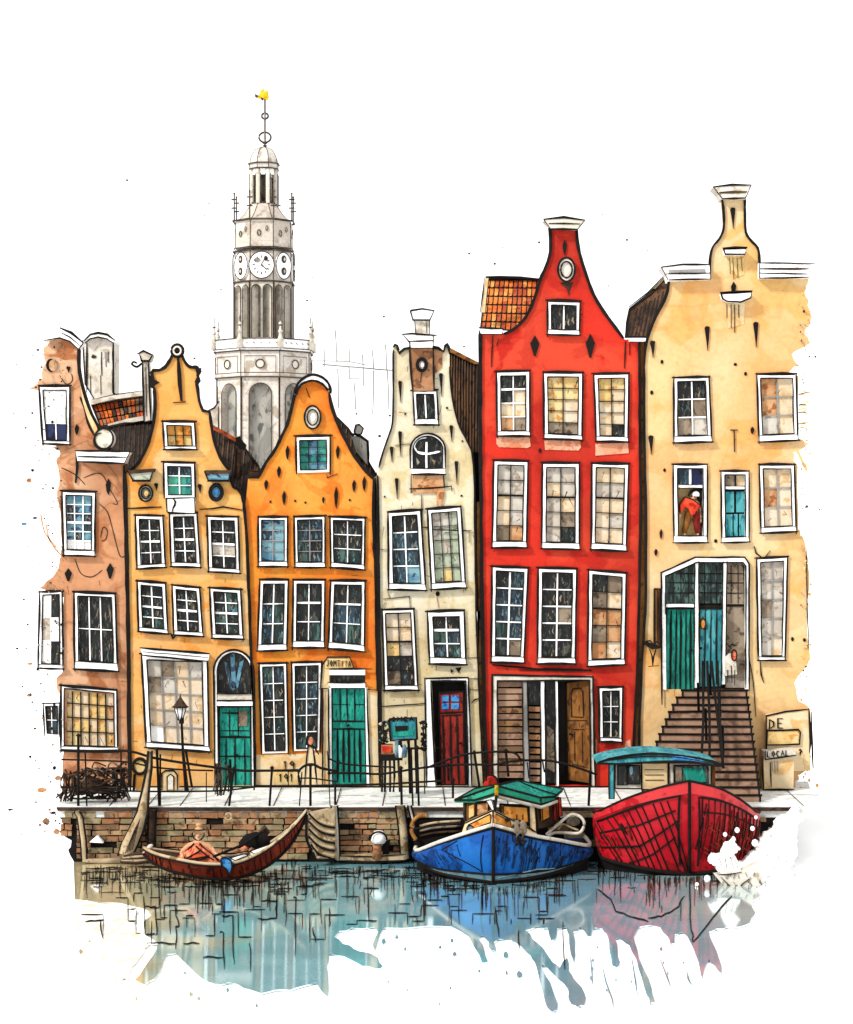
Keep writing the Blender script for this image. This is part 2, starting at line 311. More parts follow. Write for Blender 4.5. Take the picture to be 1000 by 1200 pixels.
# ------------------------------------------------------------------ windows
def bil(q, u, v):
    (a, b, c, d) = q   # TL TR BR BL
    t = (a[0] + (b[0] - a[0]) * u, a[1] + (b[1] - a[1]) * u); e = (d[0] + (c[0] - d[0]) * u, d[1] + (c[1] - d[1]) * u)
    return (t[0] + (e[0] - t[0]) * v, t[1] + (e[1] - t[1]) * v)
def window(parent, y0, q, nx, ny, cells, bars='w', sill=7, fw=4, rail=None, flush=False, bw=1.6, label=None, inkw=2.4, seed=0, frame_m=None, name='window'):
    FM = frame_m or WHITE; fw *= .82; sill *= .92; inkw *= 1.15
    W_ = math.hypot(q[1][0] - q[0][0], q[1][1] - q[0][1]); H_ = math.hypot(q[3][0] - q[0][0], q[3][1] - q[0][1])
    a = fw / W_; b = fw / H_; c = max(sill, fw) / H_
    inner = [bil(q, a, b), bil(q, 1 - a, b), bil(q, 1 - a, 1 - c), bil(q, a, 1 - c)]
    back = -.015 if flush else .12
    f = MB(); f.poly(q, y0 - .06, .06 + max(back, 0.0) + (.0 if not flush else .03), FM, None, [inner])
    f.ink(inner, y0 - .06, 1.5, closed=True)
    o = 1.2
    oq = [(q[0][0] - o, q[0][1] - o), (q[1][0] + o, q[1][1] - o), (q[2][0] + o, q[2][1] + o), (q[3][0] - o, q[3][1] + o)]
    rr = random.uniform
    f.ink([(oq[0][0] - rr(1, 3), oq[0][1] - rr(0, 1)), (oq[1][0] + rr(1, 3), oq[1][1] - rr(0, 1))], y0 - .045, inkw * 1.35, t=.03)
    f.ink([(oq[1][0], oq[1][1] - 2), (oq[2][0], oq[2][1] + rr(0, 3))], y0 - .04, inkw * .8, t=.03)
    f.ink([(oq[0][0], oq[0][1] - 2), (oq[3][0], oq[3][1] + rr(0, 3))], y0 - .042, inkw * .9, t=.03)
    fo = f.build(name, parent, label)
    if sill:
        s = MB(); sq = [bil(q, -.02, 1 - c + .01), bil(q, 1.02, 1 - c + .01), bil(q, 1.04, 1.0), bil(q, -.03, 1.0)]
        s.poly(sq, y0 - .15, .085, FM)
        s.ink([sq[0], sq[1]], y0 - .15, 1.3); s.ink([(sq[3][0] - 2, sq[3][1] + 1), (sq[2][0] + 2, sq[2][1] + 1)], y0 - .15, inkw * 1.2); s.ink([sq[1], sq[2]], y0 - .151, 1.6); s.ink([sq[0], sq[3]], y0 - .151, 1.6)
        s.build('sill', fo)
    p = MB()
    for j in range(ny):
        for i in range(nx):
            row = cells[min(j, len(cells) - 1)]; ch = row[min(i, len(row) - 1)]
            cq = [bil(inner, i / nx, j / ny), bil(inner, (i + 1) / nx, j / ny), bil(inner, (i + 1) / nx, (j + 1) / ny), bil(inner, i / nx, (j + 1) / ny)]
            if i == 0: cq[0] = (cq[0][0] - 1, cq[0][1]); cq[3] = (cq[3][0] - 1, cq[3][1])
            if i == nx - 1: cq[1] = (cq[1][0] + 1, cq[1][1]); cq[2] = (cq[2][0] + 1, cq[2][1])
            yy = y0 + (-.04 if flush else .07)
            p.add([P(x, y, yy) for x, y in cq], [[0, 1, 2, 3]], PANE[ch])
            # hand scribbles seen in the glass
            if ch in 'kbe' and not flush:
                cx0, cy0 = bil(cq, .5, .5)
                for k in range(3):
                    x = cx0 + rr(-.3, .3) * W_ / nx; y = cy0 + rr(-.3, .2) * H_ / ny; h = rr(.15, .45) * H_ / ny
                    p.ink([(x, y), (x + rr(-2, 2), y + h * .5), (x + rr(-1, 1), y + h)], yy - .002, rr(.7, 2.2), PANE[random.choice('mesb' if ch != 'k' else 'mmeb')], t=.006, sub=False)
            elif ch in 'cgyomh':
                cx0, cy0 = bil(cq, .5, .5)
                for k in range(1 if random.random() < .45 else 0):
                    x = cx0 + rr(-.3, .3) * W_ / nx; y = cy0 + rr(-.3, .3) * H_ / ny
                    p.ink([(x, y), (x + rr(-4, 4), y + rr(-4, 6)), (x + rr(-5, 5), y + rr(0, 9))], yy - .002, rr(.4, 1.), INKB, t=.005, sub=False)
    p.build('pane', fo)
    if nx > 1 or ny > 1:
        bw *= .72; g = MB(); BM = {'w': WHITE, 'k': INK, 'g': GREYL}[bars]; yb = y0 - .035 if flush else y0 + .045
        for i in range(1, nx):
            pts = [bil(inner, i / nx, 0), bil(inner, i / nx, .5), bil(inner, i / nx, 1)]
            g.ink(pts, yb + .004, bw, BM, t=.03, sub=False, taper=False)
        for j in range(1, ny):
            ww = bw * (2. if rail == j else .8)
            g.ink([bil(inner, 0, j / ny), bil(inner, .5, j / ny), bil(inner, 1, j / ny)], yb, ww, BM, t=.034, sub=False, taper=False)
            if rail == j and bars == 'w':
                g.ink([bil(inner, 0, j / ny + .02), bil(inner, 1, j / ny + .02)], yb, 1.3, INK, t=.03, sub=False)
        g.build('glazing_bar', fo)
    return fo
def inset(q, k=1.5):
    return [(q[0][0] + k, q[0][1] + k), (q[1][0] - k, q[1][1] + k), (q[2][0] - k, q[2][1] - k), (q[3][0] + k, q[3][1] - k)]
def Q(x0, y0, x1, y1, x2, y2, x3, y3): return [(x0, y0), (x1, y1), (x2, y2), (x3, y3)]

def anchor(mb, x, y, h, y0, wd=4.0, kind='oval'):
    """iron wall anchor"""
    if kind == 'oval': pts = [(x, y), (x + wd * .5, y + h * .3), (x + wd * .35, y + h * .7), (x, y + h), (x - wd * .35, y + h * .75), (x - wd * .5, y + h * .35)]
    elif kind == 'wedge': pts = [(x - wd * .5, y + 2), (x - 1, y), (x + wd * .5, y + 1), (x + wd * .35, y + h * .5), (x + .6, y + h), (x - wd * .2, y + h * .5)]
    else: pts = [(x, y), (x + wd * .6, y + h * .4), (x + 1, y + h), (x - 1, y + h), (x - wd * .6, y + h * .4)]
    mb.poly(pts, y0 - .05, .048, INK)
def dots(mb, pts, y0, r=1.6):
    for x, y in pts: mb.poly(circ(x, y, r * random.uniform(.8, 1.2), r * random.uniform(.9, 1.6), 7), y0 - .03, .028, INK)
def scratches(mb, x0, y0_, x1, y1, n, yp, L=12, m=None):
    for k in range(n):
        x = random.uniform(x0, x1); y = random.uniform(y0_, y1); l = random.uniform(3, L); a = random.choice([0, 90, 90, 80, 100, 5])
        mb.ink([(x, y), (x + l * math.cos(R(a)) * .9, y + l * math.sin(R(a)))], yp, random.uniform(.4, .9), m or INKB, t=.008, sub=False)

def body(parent, x0, x1, eave, apex, y0, depth=6.5, floor_py=922):
    m = MB(); ax, ay = apex
    m.prism3([P(x0, floor_py, 0), P(x0, eave, 0), P(ax, ay, 0), P(x1, eave, 0), P(x1, floor_py, 0)], (0, depth, 0), BODY, ROOFK)
    for v in m.v: v.y += y0 + .37
    m.build('rear_body', parent)

# ================================================================== SETTING
g = MB(); g.add([(-1500, -200, -.05), (1500, -200, -.05), (1500, 3000, -.05), (-1500, 3000, -.05)], [[0, 1, 2, 3]], GROUND)
g.build('ground', kind='structure')
WOUT = [(110, 1056), (140, 1058), (170, 1065), (177, 1073), (168, 1080), (171, 1096), (185, 1106), (179, 1120), (169, 1134), (158, 1148), (170, 1154), (181, 1147), (190, 1134), (197, 1118), (206, 1117), (220, 1131), (236, 1146), (252, 1153), (268, 1151), (286, 1158), (306, 1164), (322, 1160), (340, 1160), (356, 1155), (371, 1151), (376, 1160), (384, 1168), (385, 1150), (383, 1132), (386, 1117), (395, 1119), (410, 1124), (425, 1132), (440, 1135), (449, 1132), (443, 1122), (430, 1116), (415, 1112), (402, 1106), (392, 1098), (398, 1091), (412, 1087), (438, 1086), (443, 1092), (437, 1106), (440, 1114), (444, 1100), (450, 1087), (500, 1085), (530, 1086), (541, 1092), (550, 1098), (556, 1110), (565, 1128), (572, 1127), (568, 1114), (561, 1100), (566, 1096), (573, 1104), (576, 1114), (582, 1115), (579, 1104), (585, 1100), (600, 1102), (612, 1110), (622, 1120), (627, 1128), (631, 1142), (637, 1165), (641, 1180), (647, 1186), (653, 1184), (654, 1176), (648, 1160), (640, 1144), (635, 1130), (645, 1138), (655, 1148), (665, 1158), (666, 1168), (670, 1177), (677, 1180), (685, 1178), (687, 1170), (682, 1157), (672, 1146), (667, 1138), (665, 1122), (656, 1134), (648, 1128), (636, 1110), (624, 1100), (616, 1090), (630, 1085), (642, 1087), (646, 1102), (651, 1101), (653, 1088), (664, 1086), (667, 1096), (669, 1118), (673, 1130), (674, 1112), (672, 1092), (680, 1086), (688, 1096), (693, 1097), (697, 1087), (706, 1088), (711, 1094), (714, 1104), (716, 1120), (718, 1132), (723, 1134), (727, 1128), (724, 1112), (721, 1100), (727, 1100), (738, 1108), (746, 1124), (752, 1145), (758, 1166), (762, 1178), (768, 1174), (764, 1158), (754, 1134), (747, 1112), (743, 1098), (750, 1086), (762, 1084), (774, 1087), (783, 1098), (786, 1108), (791, 1105), (791, 1095), (799, 1092), (806, 1098), (813, 1112), (819, 1128), (823, 1148), (827, 1132), (831, 1124), (838, 1132), (846, 1141), (843, 1124), (835, 1104), (831, 1092), (840, 1088), (852, 1086), (866, 1086), (878, 1082), (886, 1070), (880, 1058), (893, 1050), (884, 1040), (898, 1032), (905, 1018)]
wt = MB(); outl = [(86, 1003), (88, 1054)] + ragged(WOUT, 1.6, 1) + [(905, 1003)]
wt.prism3([PZ(x, y) for x, y in outl], (0, 0, -.03), WATER)
for x, y, r in ((593, 1119, 4), (609, 1142, 4.5), (594, 1140, 2), (694, 1135, 2.5), (693, 1146, 2.2), (711, 1160, 1.6), (695, 1125, 2), (450, 1103, 3), (436, 1120, 2), (465, 1098, 2.5), (533, 1118, 3), (562, 1138, 2), (475, 1112, 2), (530, 1102, 2), (700, 1110, 1.5), (516, 1110, 2), (722, 1148, 1.5), (740, 1150, 1.3), (775, 1112, 2), (778, 1128, 1.5), (783, 1140, 1.3), (801, 1128, 1.5), (806, 1145, 1.6), (217, 1140, 2), (224, 1165, 3), (233, 1170, 3), (267, 1160, 2.5), (301, 1178, 2), (95, 1115, 3), (160, 1170, 2), (455, 1150, 1.5), (528, 1158, 1.5), (515, 1176, 1.5), (478, 1160, 1.5)):
    wt.prism3([PZ(a, b, .004) for a, b in ragged(circ(x, y, r * .8, r * random.uniform(.9, 1.5), 8) , .5, 1)], (0, 0, -.03), WATER)
for pts in ([(706, 1132), (710, 1150), (718, 1172), (719, 1180)], [(740, 1120), (745, 1150), (747, 1166)], [(773, 1122), (782, 1145), (786, 1156)], [(804, 1135), (808, 1150), (811, 1154)], [(692, 1122), (694, 1140), (695, 1156)]):
    wt.ribbon(pts, 2.0, WATER, lambda x, y: PZ(x, y, .006), (0, 0, -.03))
WPALE = wc('pale_wash', (250, 240, 218), (255, 252, 246), (238, 216, 176), gain=.75, scale=.9, edge=.2)
wt.prism3([PZ(a, b, -.004) for a, b in ragged([(90, 1057), (130, 1060), (163, 1068), (158, 1080), (164, 1096), (174, 1108), (160, 1128), (152, 1146), (142, 1150), (130, 1140), (119, 1124), (116, 1110), (104, 1102), (95, 1096), (90, 1090), (90, 1057)], 3, 2)], (0, 0, -.02), WPALE)
wt.build('water', kind='structure')

rl = MB(); rp = random.Random(21)
def wl_(pts, w_, m=INK): rl.ribbon(pts, w_, m, lambda x, y: PZ(x, y, .012), (0, 0, .006))
for k in range(230):      # dense hatch of ripples close to the quay, thinner further out
    x = rp.uniform(94, 640) if rp.random() < .8 else rp.uniform(640, 880); y = 1014 + abs(rp.gauss(0, 16)); h = rp.uniform(5, 26)
    if rp.random() < .6: wl_([(x, y), (x + rp.uniform(-1, 1), y + h * .5), (x + rp.uniform(-1, 1), y + h)], rp.uniform(.6, 1.2), rp.choice((INK, INKB)))
    else:
        l = rp.uniform(6, 30); wl_([(x, y), (x + l * .5, y + rp.uniform(-1, 1)), (x + l, y)], rp.uniform(.6, 1.1), rp.choice((INK, INKB)))
for k in range(300):
    x = rp.uniform(94, 560); y = rp.uniform(1012, 1022) if x < 170 or 350 < x < 480 else rp.uniform(1022, 1034); h = rp.uniform(4, 20) * (1 if rp.random() < .8 else 2)
    if rp.random() < .68: wl_([(x, y), (x + rp.uniform(-1, 1), y + h * .5), (x + rp.uniform(-.6, .6), y + h)], rp.uniform(.5, 1.1))
    else: l = rp.uniform(6, 24); wl_([(x, y + h * .5), (x + l * .5, y + h * .5 + rp.uniform(-1, 1)), (x + l, y + h * .5)], rp.uniform(.7, 1.3))
for cx_, hw_, yb_, dp in ((583, 100, 1038, 30), (795, 95, 1026, 17), (262, 85, 1031, 30)):  # hatch along each waterline, drawn in for the dark reflection under the boats
    for k in range(95):
        u = rp.uniform(-1, 1); x = cx_ + u * hw_; y = yb_ - dp * abs(u) ** 2.2 + rp.uniform(0, 3); h = rp.uniform(4, 16) + (rp.random() < .2) * 22
        if x < 880: wl_([(x, y), (x + rp.uniform(-1, 1), y + h * .5), (x + rp.uniform(-.5, .5), y + h)], rp.uniform(.6, 1.3), rp.choice((INK, INKB)))
for k in range(70):
    x = rp.uniform(110, 660); y = rp.uniform(1030, 1080); h = rp.uniform(10, 34); l = rp.uniform(8, 26) * rp.choice((-1, 1))
    if y + h > 1083 and x > 395: h = max(3, 1083 - y)
    pts = [(x, y), (x, y + h)]
    if rp.random() < .7: pts = [(x - l, y), (x, y), (x + rp.uniform(-1, 1), y + h)]
    if rp.random() < .4: pts += [(x + l * .7, y + h)]
    for a, b in zip(pts, pts[1:]): wl_([a, ((a[0] + b[0]) / 2 + rp.uniform(-.5, .5), (a[1] + b[1]) / 2), b], rp.uniform(.8, 1.6))
for pts in ([(170, 1062), (182, 1062), (184, 1095), (170, 1095), (168, 1050)], [(205, 1060), (210, 1085), (206, 1086), (206, 1112)], [(258, 1093), (262, 1093), (263, 1135)], [(215, 1106), (234, 1106)], [(238, 1122), (262, 1122)], [(260, 1073), (273, 1073), (275, 1130)], [(292, 1105), (294, 1138)], [(302, 1076), (324, 1076), (324, 1056), (306, 1056)], [(344, 1052), (347, 1052), (346, 1120)], [(386, 1064), (386, 1086)], [(367, 1086), (370, 1104)], [(172, 1105), (206, 1106)], [(100, 1080), (122, 1078)], [(118, 1078), (121, 1100)], [(580, 1062), (585, 1098)], [(608, 1090), (609, 1112)], [(660, 1080), (662, 1136)], [(808, 1030), (810, 1090), (812, 1104)], [(812, 1104), (835, 1076), (858, 1050)], [(700, 1042), (716, 1054), (722, 1068), (738, 1074), (760, 1080)], [(760, 1076), (775, 1074), (796, 1062), (802, 1050)]):  # last strokes outline the red boat's reflection, drawn in as ink
    wl_(ragged(pts, 1.5, 2), 1.5)
rl.build('ripple_reflection_lines', kind='stuff', label='black ink-like ripple lines over the canal water, with boat reflections drawn in')

QY = -4.0
pv = MB()
pv.prism3([P(x, 922, 0) if False else Vector((P(x, 922, 0).x, 1.2, 1.52)) for x in (72, 956)] + [P(956, 945, QY), P(66, 945, QY)], (0, 0, -.3), PAVE)
zt = P(0, 945, QY).z
for x0, x1 in zip([75, 128, 176, 213, 262, 322, 395, 450, 520, 598, 668, 730, 800, 860], [128, 176, 213, 262, 322, 395, 450, 520, 598, 668, 730, 800, 860, 940]):
    j = random.uniform(-3, 3); a = P(x1 + j, 944, QY + .1); b = P(x1 - (x1 - 500) * .05, 922, -.3)
    pv.tube([a + Vector((0, 0, .0)), b + Vector((0, 0, 0))], .014, INKB, 4)
for k in range(18):
    a = P(random.uniform(85, 900), random.uniform(926, 942), 0); d = HC - 1.52; yy = random.uniform(-3.7, -.4); x = random.uniform(-10, 10)
    l = random.uniform(.2, 1.4); pv.tube([(x, yy, 1.522), (x + l * .5, yy + .05, 1.522), (x + l, yy, 1.522)], .009, INKB, 4)
pv.tube([(P(72, 922, 0).x, -.16, 1.53), (P(900, 922, 0).x, -.16, 1.53)], .035, INK, 4)
pv.build('pavement', kind='structure')

# quay wall of individual bricks
qw = MB(); qx0 = ragged([(70, 946), (64, 955), (74, 962), (70, 975), (84, 985), (80, 996), (88, 1012)], 2, 1)
qr = ragged([(930, 946), (912, 962), (905, 980), (890, 1000), (884, 1012)], 3, 1)
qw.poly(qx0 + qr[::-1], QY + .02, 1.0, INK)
qw.poly([(66, 946.5), (938, 946.5), (934, 950.5), (68, 950.5)], QY - .1, .119, INKB)
rb = random.Random(5)
def bricks(x0, x1, y0_, y1, rows, lmin, lmax, left=None, right=None, dark=0.1):
    hh = (y1 - y0_) / rows
    for r in range(rows):
        x = x0 + rb.uniform(-8, 0); yy = y0_ + r * hh
        while x < x1:
            l = rb.uniform(lmin, lmax); a, b = max(x, x0), min(x + l - 1.3, x1)
            if b - a > 3 and rb.random() > dark:
                j = lambda: rb.uniform(-.7, .7)
                ql = [(a + j(), yy + .8 + j()), (b + j(), yy + .8 + j()), (b + j(), yy + hh - .6 + j()), (a + j(), yy + hh - .6 + j())]
                if not right or b < right(yy): qw.poly(ql, QY - rb.uniform(.03, .07), .06, rb.choice(BRICK))
            x += l
bricks(84, 358, 951, 959, 1, 8, 18, dark=.15); bricks(90, 362, 959, 1007, 7, 12, 34, dark=.05)
bricks(72, 84, 951, 980, 4, 8, 14, dark=.1)
bricks(395, 478, 951, 959, 1, 8, 16); bricks(398, 476, 959, 1004, 7, 10, 30, dark=.05)
bricks(848, 930, 951, 1006, 9, 12, 34, right=lambda y: 934 - (y - 945) * .8, dark=.2)
bricks(480, 700, 951, 958, 1, 12, 40, dark=.75); bricks(484, 700, 960, 1000, 5, 16, 40, dark=.86)  # few bricks: wall left black to paint in the dark behind the boats
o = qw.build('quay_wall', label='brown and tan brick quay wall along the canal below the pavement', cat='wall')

# ================================================================== HOUSES
def make_house(name, label, y0, outline, holes, mat, inks, root_px, extra=None, thick=.35):
    root = thing('house', Vector((P(root_px, 922, 0).x, y0, 1.52)), label, 'house', 'gabled houses along the canal')
    m = MB(); m.poly(outline, y0, thick, mat, None, holes)
    for pts, w_ in inks: m.ink(pts, y0 - .0, w_ * 1.2, t=.07, sub=True)
    if extra: extra(m)
    return root, m

# ---------- house 1, terracotta, broken-off left edge
y0 = 0.0
L1 = ragged([(75, 925), (75, 880), (72, 815), (66, 795), (74, 786), (75, 700), (46, 689), (62, 676), (70, 655), (73, 640), (71, 600), (68, 572), (70, 560), (66, 540), (70, 528), (58, 524), (82, 519), (82, 455), (48, 461), (34, 455), (44, 450), (50, 444), (54, 425), (51, 408), (62, 398)], 2.4, 2)
R1 = [(72, 397), (80, 399), (92, 409)] + catmull([(93, 410), (93, 430), (96, 448), (101, 466), (108, 486), (117, 503), (126, 520), (130, 530)], 3) + [(146, 531), (146, 545), (148, 640), (151, 760), (152, 880), (153, 925)]
h1w = [(Q(74, 577, 111, 578, 110, 651, 76, 650), 3, 6, ['sss', 'bss', 'bsb', 'ssb', 'sbs', 'www'], 'w', 7, 3), (Q(88, 695, 134, 697, 137, 786, 89, 783), 3, 2, ['kkk', 'kkk'], 'w', 10, 2), (Q(73, 806, 136, 811, 137, 878, 73, 878), 6, 4, ['cycyyc', 'yccyyo', 'cyycyc', 'yycccy'], 'k', 0, 0)]
root1, m = make_house('h1', 'terracotta house with peeling paint, leftmost and broken off at its left edge', y0, L1 + R1, [inset(h1w[0][0]), inset(h1w[1][0]), inset(Q(77, 808, 134, 812, 135, 876, 77, 876))], M_H1,
    [(R1[2:-6], 3.2), ([(146, 545), (148, 640), (151, 760), (152, 880), (153, 922)], 3.4), ([(90, 530), (91, 548), (89, 566)], 3)], 113)
m.ink(catmull([(94, 465), (99, 478), (103, 495), (110, 510)], 3), y0 - .01, 2.2)
m.poly(circ(60, 428, 6, 8, 12), y0 - .04, .038, INK); m.poly(circ(62.5, 428, 5, 7, 12), y0 - .06, .038, PANE['o'])
anchor(m, 80, 429, 8, y0, 5, 'wedge'); anchor(m, 90, 497, 13, y0, 5); anchor(m, 127, 561, 19, y0, 6); anchor(m, 80, 666, 15, y0, 7, 'd'); anchor(m, 129, 660, 18, y0, 7, 'd')
for pts in ([(70, 440), (78, 450), (85, 446), (84, 438)], [(98, 560), (118, 555), (130, 575), (138, 590), (132, 590)], [(116, 590), (126, 600), (132, 620), (140, 650), (146, 652)], [(88, 655), (95, 672), (108, 676), (120, 668)], [(72, 548), (88, 556), (100, 568)], [(118, 630), (121, 618), (126, 622), (124, 632), (119, 634)], [(110, 520), (120, 525)]):
    m.ink(catmull([(x + 0., y) for x, y in pts], 4), y0 - .002, 1.1, INKB, t=.012, sub=False)
scratches(m, 78, 660, 148, 900, 26, y0 - .003)
m.build('wall', root1)
body(root1, 80, 143, 560, (110, 520), y0)
t = MB(); t.poly(ragged([(52, 392), (58, 388), (70, 383)], 1.5, 1) + [(72, 384), (84, 390), (97, 402), (92, 409), (80, 399), (70, 396), (58, 398), (50, 400)], y0 - .2, .5, WHITE)
t.ink([(70, 384), (84, 390), (98, 402)], y0 - .2, 3); t.ink([(72, 390), (82, 395), (94, 405)], y0 - .2, 1.6); t.ink([(98, 402), (92, 410)], y0 - .2, 2.6); t.ink([(52, 399), (70, 396), (82, 400), (92, 409)], y0 - .2, 2)
t.build('gable_cap', root1)
t = MB(); t.poly([(89, 529), (152, 530), (149, 535), (146, 543), (91, 540)], y0 - .3, .6, WHITE); t.ink([(88, 528), (153, 529)], y0 - .3, 2.6); t.ink([(91, 535), (148, 536)], y0 - .3, 2.2); t.ink([(91, 541), (146, 543)], y0 - .3, 2.8); t.ink([(153, 529), (146, 543)], y0 - .3, 2)
t.build('cornice', root1)
t = MB(); t.poly([(x, y) for x, y in circ(122, 514, 11, 12, 20)], y0 - .12, .5, OFFW); t.ink(circ(122, 514, 11, 12, 20), y0 - .12, 2.2, closed=True, sub=False)
t.poly(catmull([(94, 450), (99, 468), (106, 486), (114, 502), (112, 508), (103, 490), (97, 470)], 3), y0 - .1, .1, CREAM); t.ink(circ(121, 517, 11, 10, 16, 100, 350), y0 - .122, 1.6, sub=False)
t.build('volute', root1)
for q, nx, ny, cells, b, s_, r_ in h1w[:2]: window(root1, y0, q, nx, ny, cells, b, s_, 4, r_)
window(root1, y0, Q(73, 804, 136, 810, 137, 880, 73, 879), 6, 4, ['cycyyc', 'yccyyo', 'cyycyc', 'yycccy'], 'k', 6, 3, None, bw=2.0, label='wide shop window with dark bars over tan panes')
window(root1, y0, Q(47, 454, 81, 454, 81, 520, 52, 519), 2, 3, ['ww', 'ww', 'nn'], 'w', 4, 4, None, flush=True, label='broken-off window with a white upper half')
window(root1, y0, Q(48, 695, 72, 694, 73, 783, 46, 782), 2, 3, ['wk', 'gw', 'wk'], 'w', 5, 3, None, flush=True, label='faded window half worn away at the wall edge', bw=1)
window(root1, y0, Q(52, 826, 69, 826, 69, 862, 54, 861), 2, 2, ['kk', 'kb'], 'w', 0, 2, None, flush=True, label='small faded dark window at the wall edge', bw=1)

# ---------- house 2, amber
y0 = -.06
Lb = [(153, 925), (151, 760), (149, 640), (148, 590), (147, 554)]
Lc = catmull([(155, 550), (163, 542), (172, 525), (178, 506), (181, 490), (182, 472), (181, 455)], 3)
Tp = [(177, 452), (176, 446), (180, 445), (178, 437), (180, 434)] + catmull([(187, 434), (194, 430), (200, 421), (203, 414)], 3) + [(208, 410)] + catmull([(213, 414), (217, 424), (223, 430), (231, 430)], 3) + [(235, 435), (232, 440), (234, 446), (231, 450)]
Rc = catmull([(232, 455), (234, 470), (238, 481)], 3) + [(246, 483)] + catmull([(247, 490), (250, 510), (256, 530), (264, 545), (270, 551)], 3)
Rb = [(271, 563)] + catmull([(274, 571), (281, 575), (285, 585), (287, 600)], 3) + [(290, 640), (293, 720), (295, 780), (298, 830), (299, 925)]
W2 = [(Q(160, 605, 190, 606, 193, 664, 162, 666), ['kk', 'kk', 'kk', 'kk']), (Q(200, 603, 230, 602, 234, 664, 202, 663), ['kk', 'kk', 'kk', 'kk']), (Q(244, 606, 278, 607, 280, 671, 246, 669), ['kk', 'kk', 'gg', 'kk']),
      (Q(162, 682, 193, 685, 196, 742, 164, 739), ['kk', 'kk', 'ek', 'ke']), (Q(203, 687, 233, 690, 237, 745, 205, 743), ['kk', 'kk', 'kk', 'kk']), (Q(247, 690, 281, 692, 284, 748, 250, 747), ['ke', 'ke', 'ek', 'ke'])]
attic2 = Q(193, 543, 227, 544, 228, 583, 194, 583); plaque2 = Q(192, 495, 227, 496, 229, 526, 194, 526)
shop2 = Q(167, 768, 242, 771, 244, 879, 173, 874)
arch2 = [(256, 925), (256, 800)] + circ(274, 786, 19, 20, 14, 180, 0)[0:] + [(294, 800), (295, 925)]
arch2 = [(256, 921), (255, 800)] + [(274 + 19.5 * math.cos(R(180 - 180 * i / 14)), 787 - 22 * math.sin(R(180 * i / 14))) for i in range(15)] + [(294, 800), (295, 921)]
root2, m = make_house('h2', 'amber bell-gabled house with a lamp post before its shop window', y0, Lb + Lc + Tp + Rc + Rb, [inset(w[0]) for w in W2] + [inset(attic2), inset(shop2), arch2, inset(plaque2)], M_H2,
    [(Lb[:1] + Lb[1:], 3.4), (Lb[-1:] + Lc + Tp + Rc, 3.0), (Rc[-1:] + Rb, 2.8)], 225)
m.ink([(209, 420), (211, 450), (213, 470)], y0 - .03, 5, t=.05); m.ink([(203, 472), (218, 471)], y0 - .03, 2.2)
m.lathe(P(207, 411, y0 - .05), [(0, 0)], INK, 3) if False else None
anchor(m, 183, 566, 9, y0, 5, 'wedge'); anchor(m, 234, 567, 11, y0, 5, 'wedge')
m.ink([(150, 596), (190, 594)], y0 - .02, 2.2); m.ink([(234, 597), (250, 596), (262, 594), (286, 598)], y0 - .02, 1.8)
m.poly([(175, 446), (180, 444), (187, 448), (182, 451), (178, 454)], y0 - .08, .1, INK); m.poly([(229, 432), (236, 431), (235, 438), (231, 440), (235, 446), (228, 448), (231, 441)], y0 - .08, .1, INK)
m.ink([(200, 742), (203, 748), (207, 744)], y0 - .02, 3)
scratches(m, 155, 600, 285, 900, 30, y0 - .003)
m.build('wall', root2)
body(root2, 156, 280, 600, (215, 500), y0)
t = MB(); c = P(208, 411, y0 - .05); pts = [c + Vector((.17 * math.cos(a), 0, .18 * math.sin(a))) for a in [i * math.pi / 8 for i in range(17)]]
t.tube(pts, .05, INK, 6); t.tube([p + (c - p) * .35 + Vector((0, -.02, 0)) for p in pts], .03, OFFW, 6); t.poly(circ(208, 411, 4, 4, 12), y0 - .04, .06, INK)
t.build('finial_ring', root2)
for (q, cl) in W2: window(root2, y0, q, 2, 4, cl, 'w', 5, 4, 2)
window(root2, y0, Q(193, 543, 227, 544, 228, 583, 194, 583), 2, 3, ['bb', 'tt', 'tt'], 'w', 0, 4, None, label='green attic window')
window(root2, y0, plaque2, 3, 2, ['aaa', 'yay'], 'k', 4, 4, None, label='orange shuttered attic hatch', bw=1.4)
t = MB(); t.poly([(195, 584), (228, 583), (228, 601), (196, 600)], y0 - .3, .29, WHITE); t.ink([(195, 584), (228, 583), (229, 602), (196, 600)], y0 - .3, 1.6, closed=True); t.ink(ragged([(203, 584), (205, 592), (202, 600)], 2, 1), y0 - .3, 2.2, sub=False)
t.build('hoist_box', root2)
for (a, cm) in (([(150, 552), (180, 550), (176, 563), (156, 563)], 'h'), ([(240, 552), (270, 552), (268, 563), (244, 563)], 's')):
    t = MB(); t.poly(a, y0 - .3, .29, PANE[cm]); t.poly([(a[0][0], a[0][1] - 1), (a[1][0] + 1, a[1][1] - 1), (a[1][0], a[1][1] + 3), (a[0][0] + 2, a[0][1] + 3.5)], y0 - .36, .42, INKB); t.ink(a, y0 - .3, 1.8, closed=True); t.ink([(a[3][0] - 1, a[3][1] + 1), (a[2][0] + 1, a[2][1] + 1)], y0 - .3, 3)
    t.build('shoulder_shelf', root2)
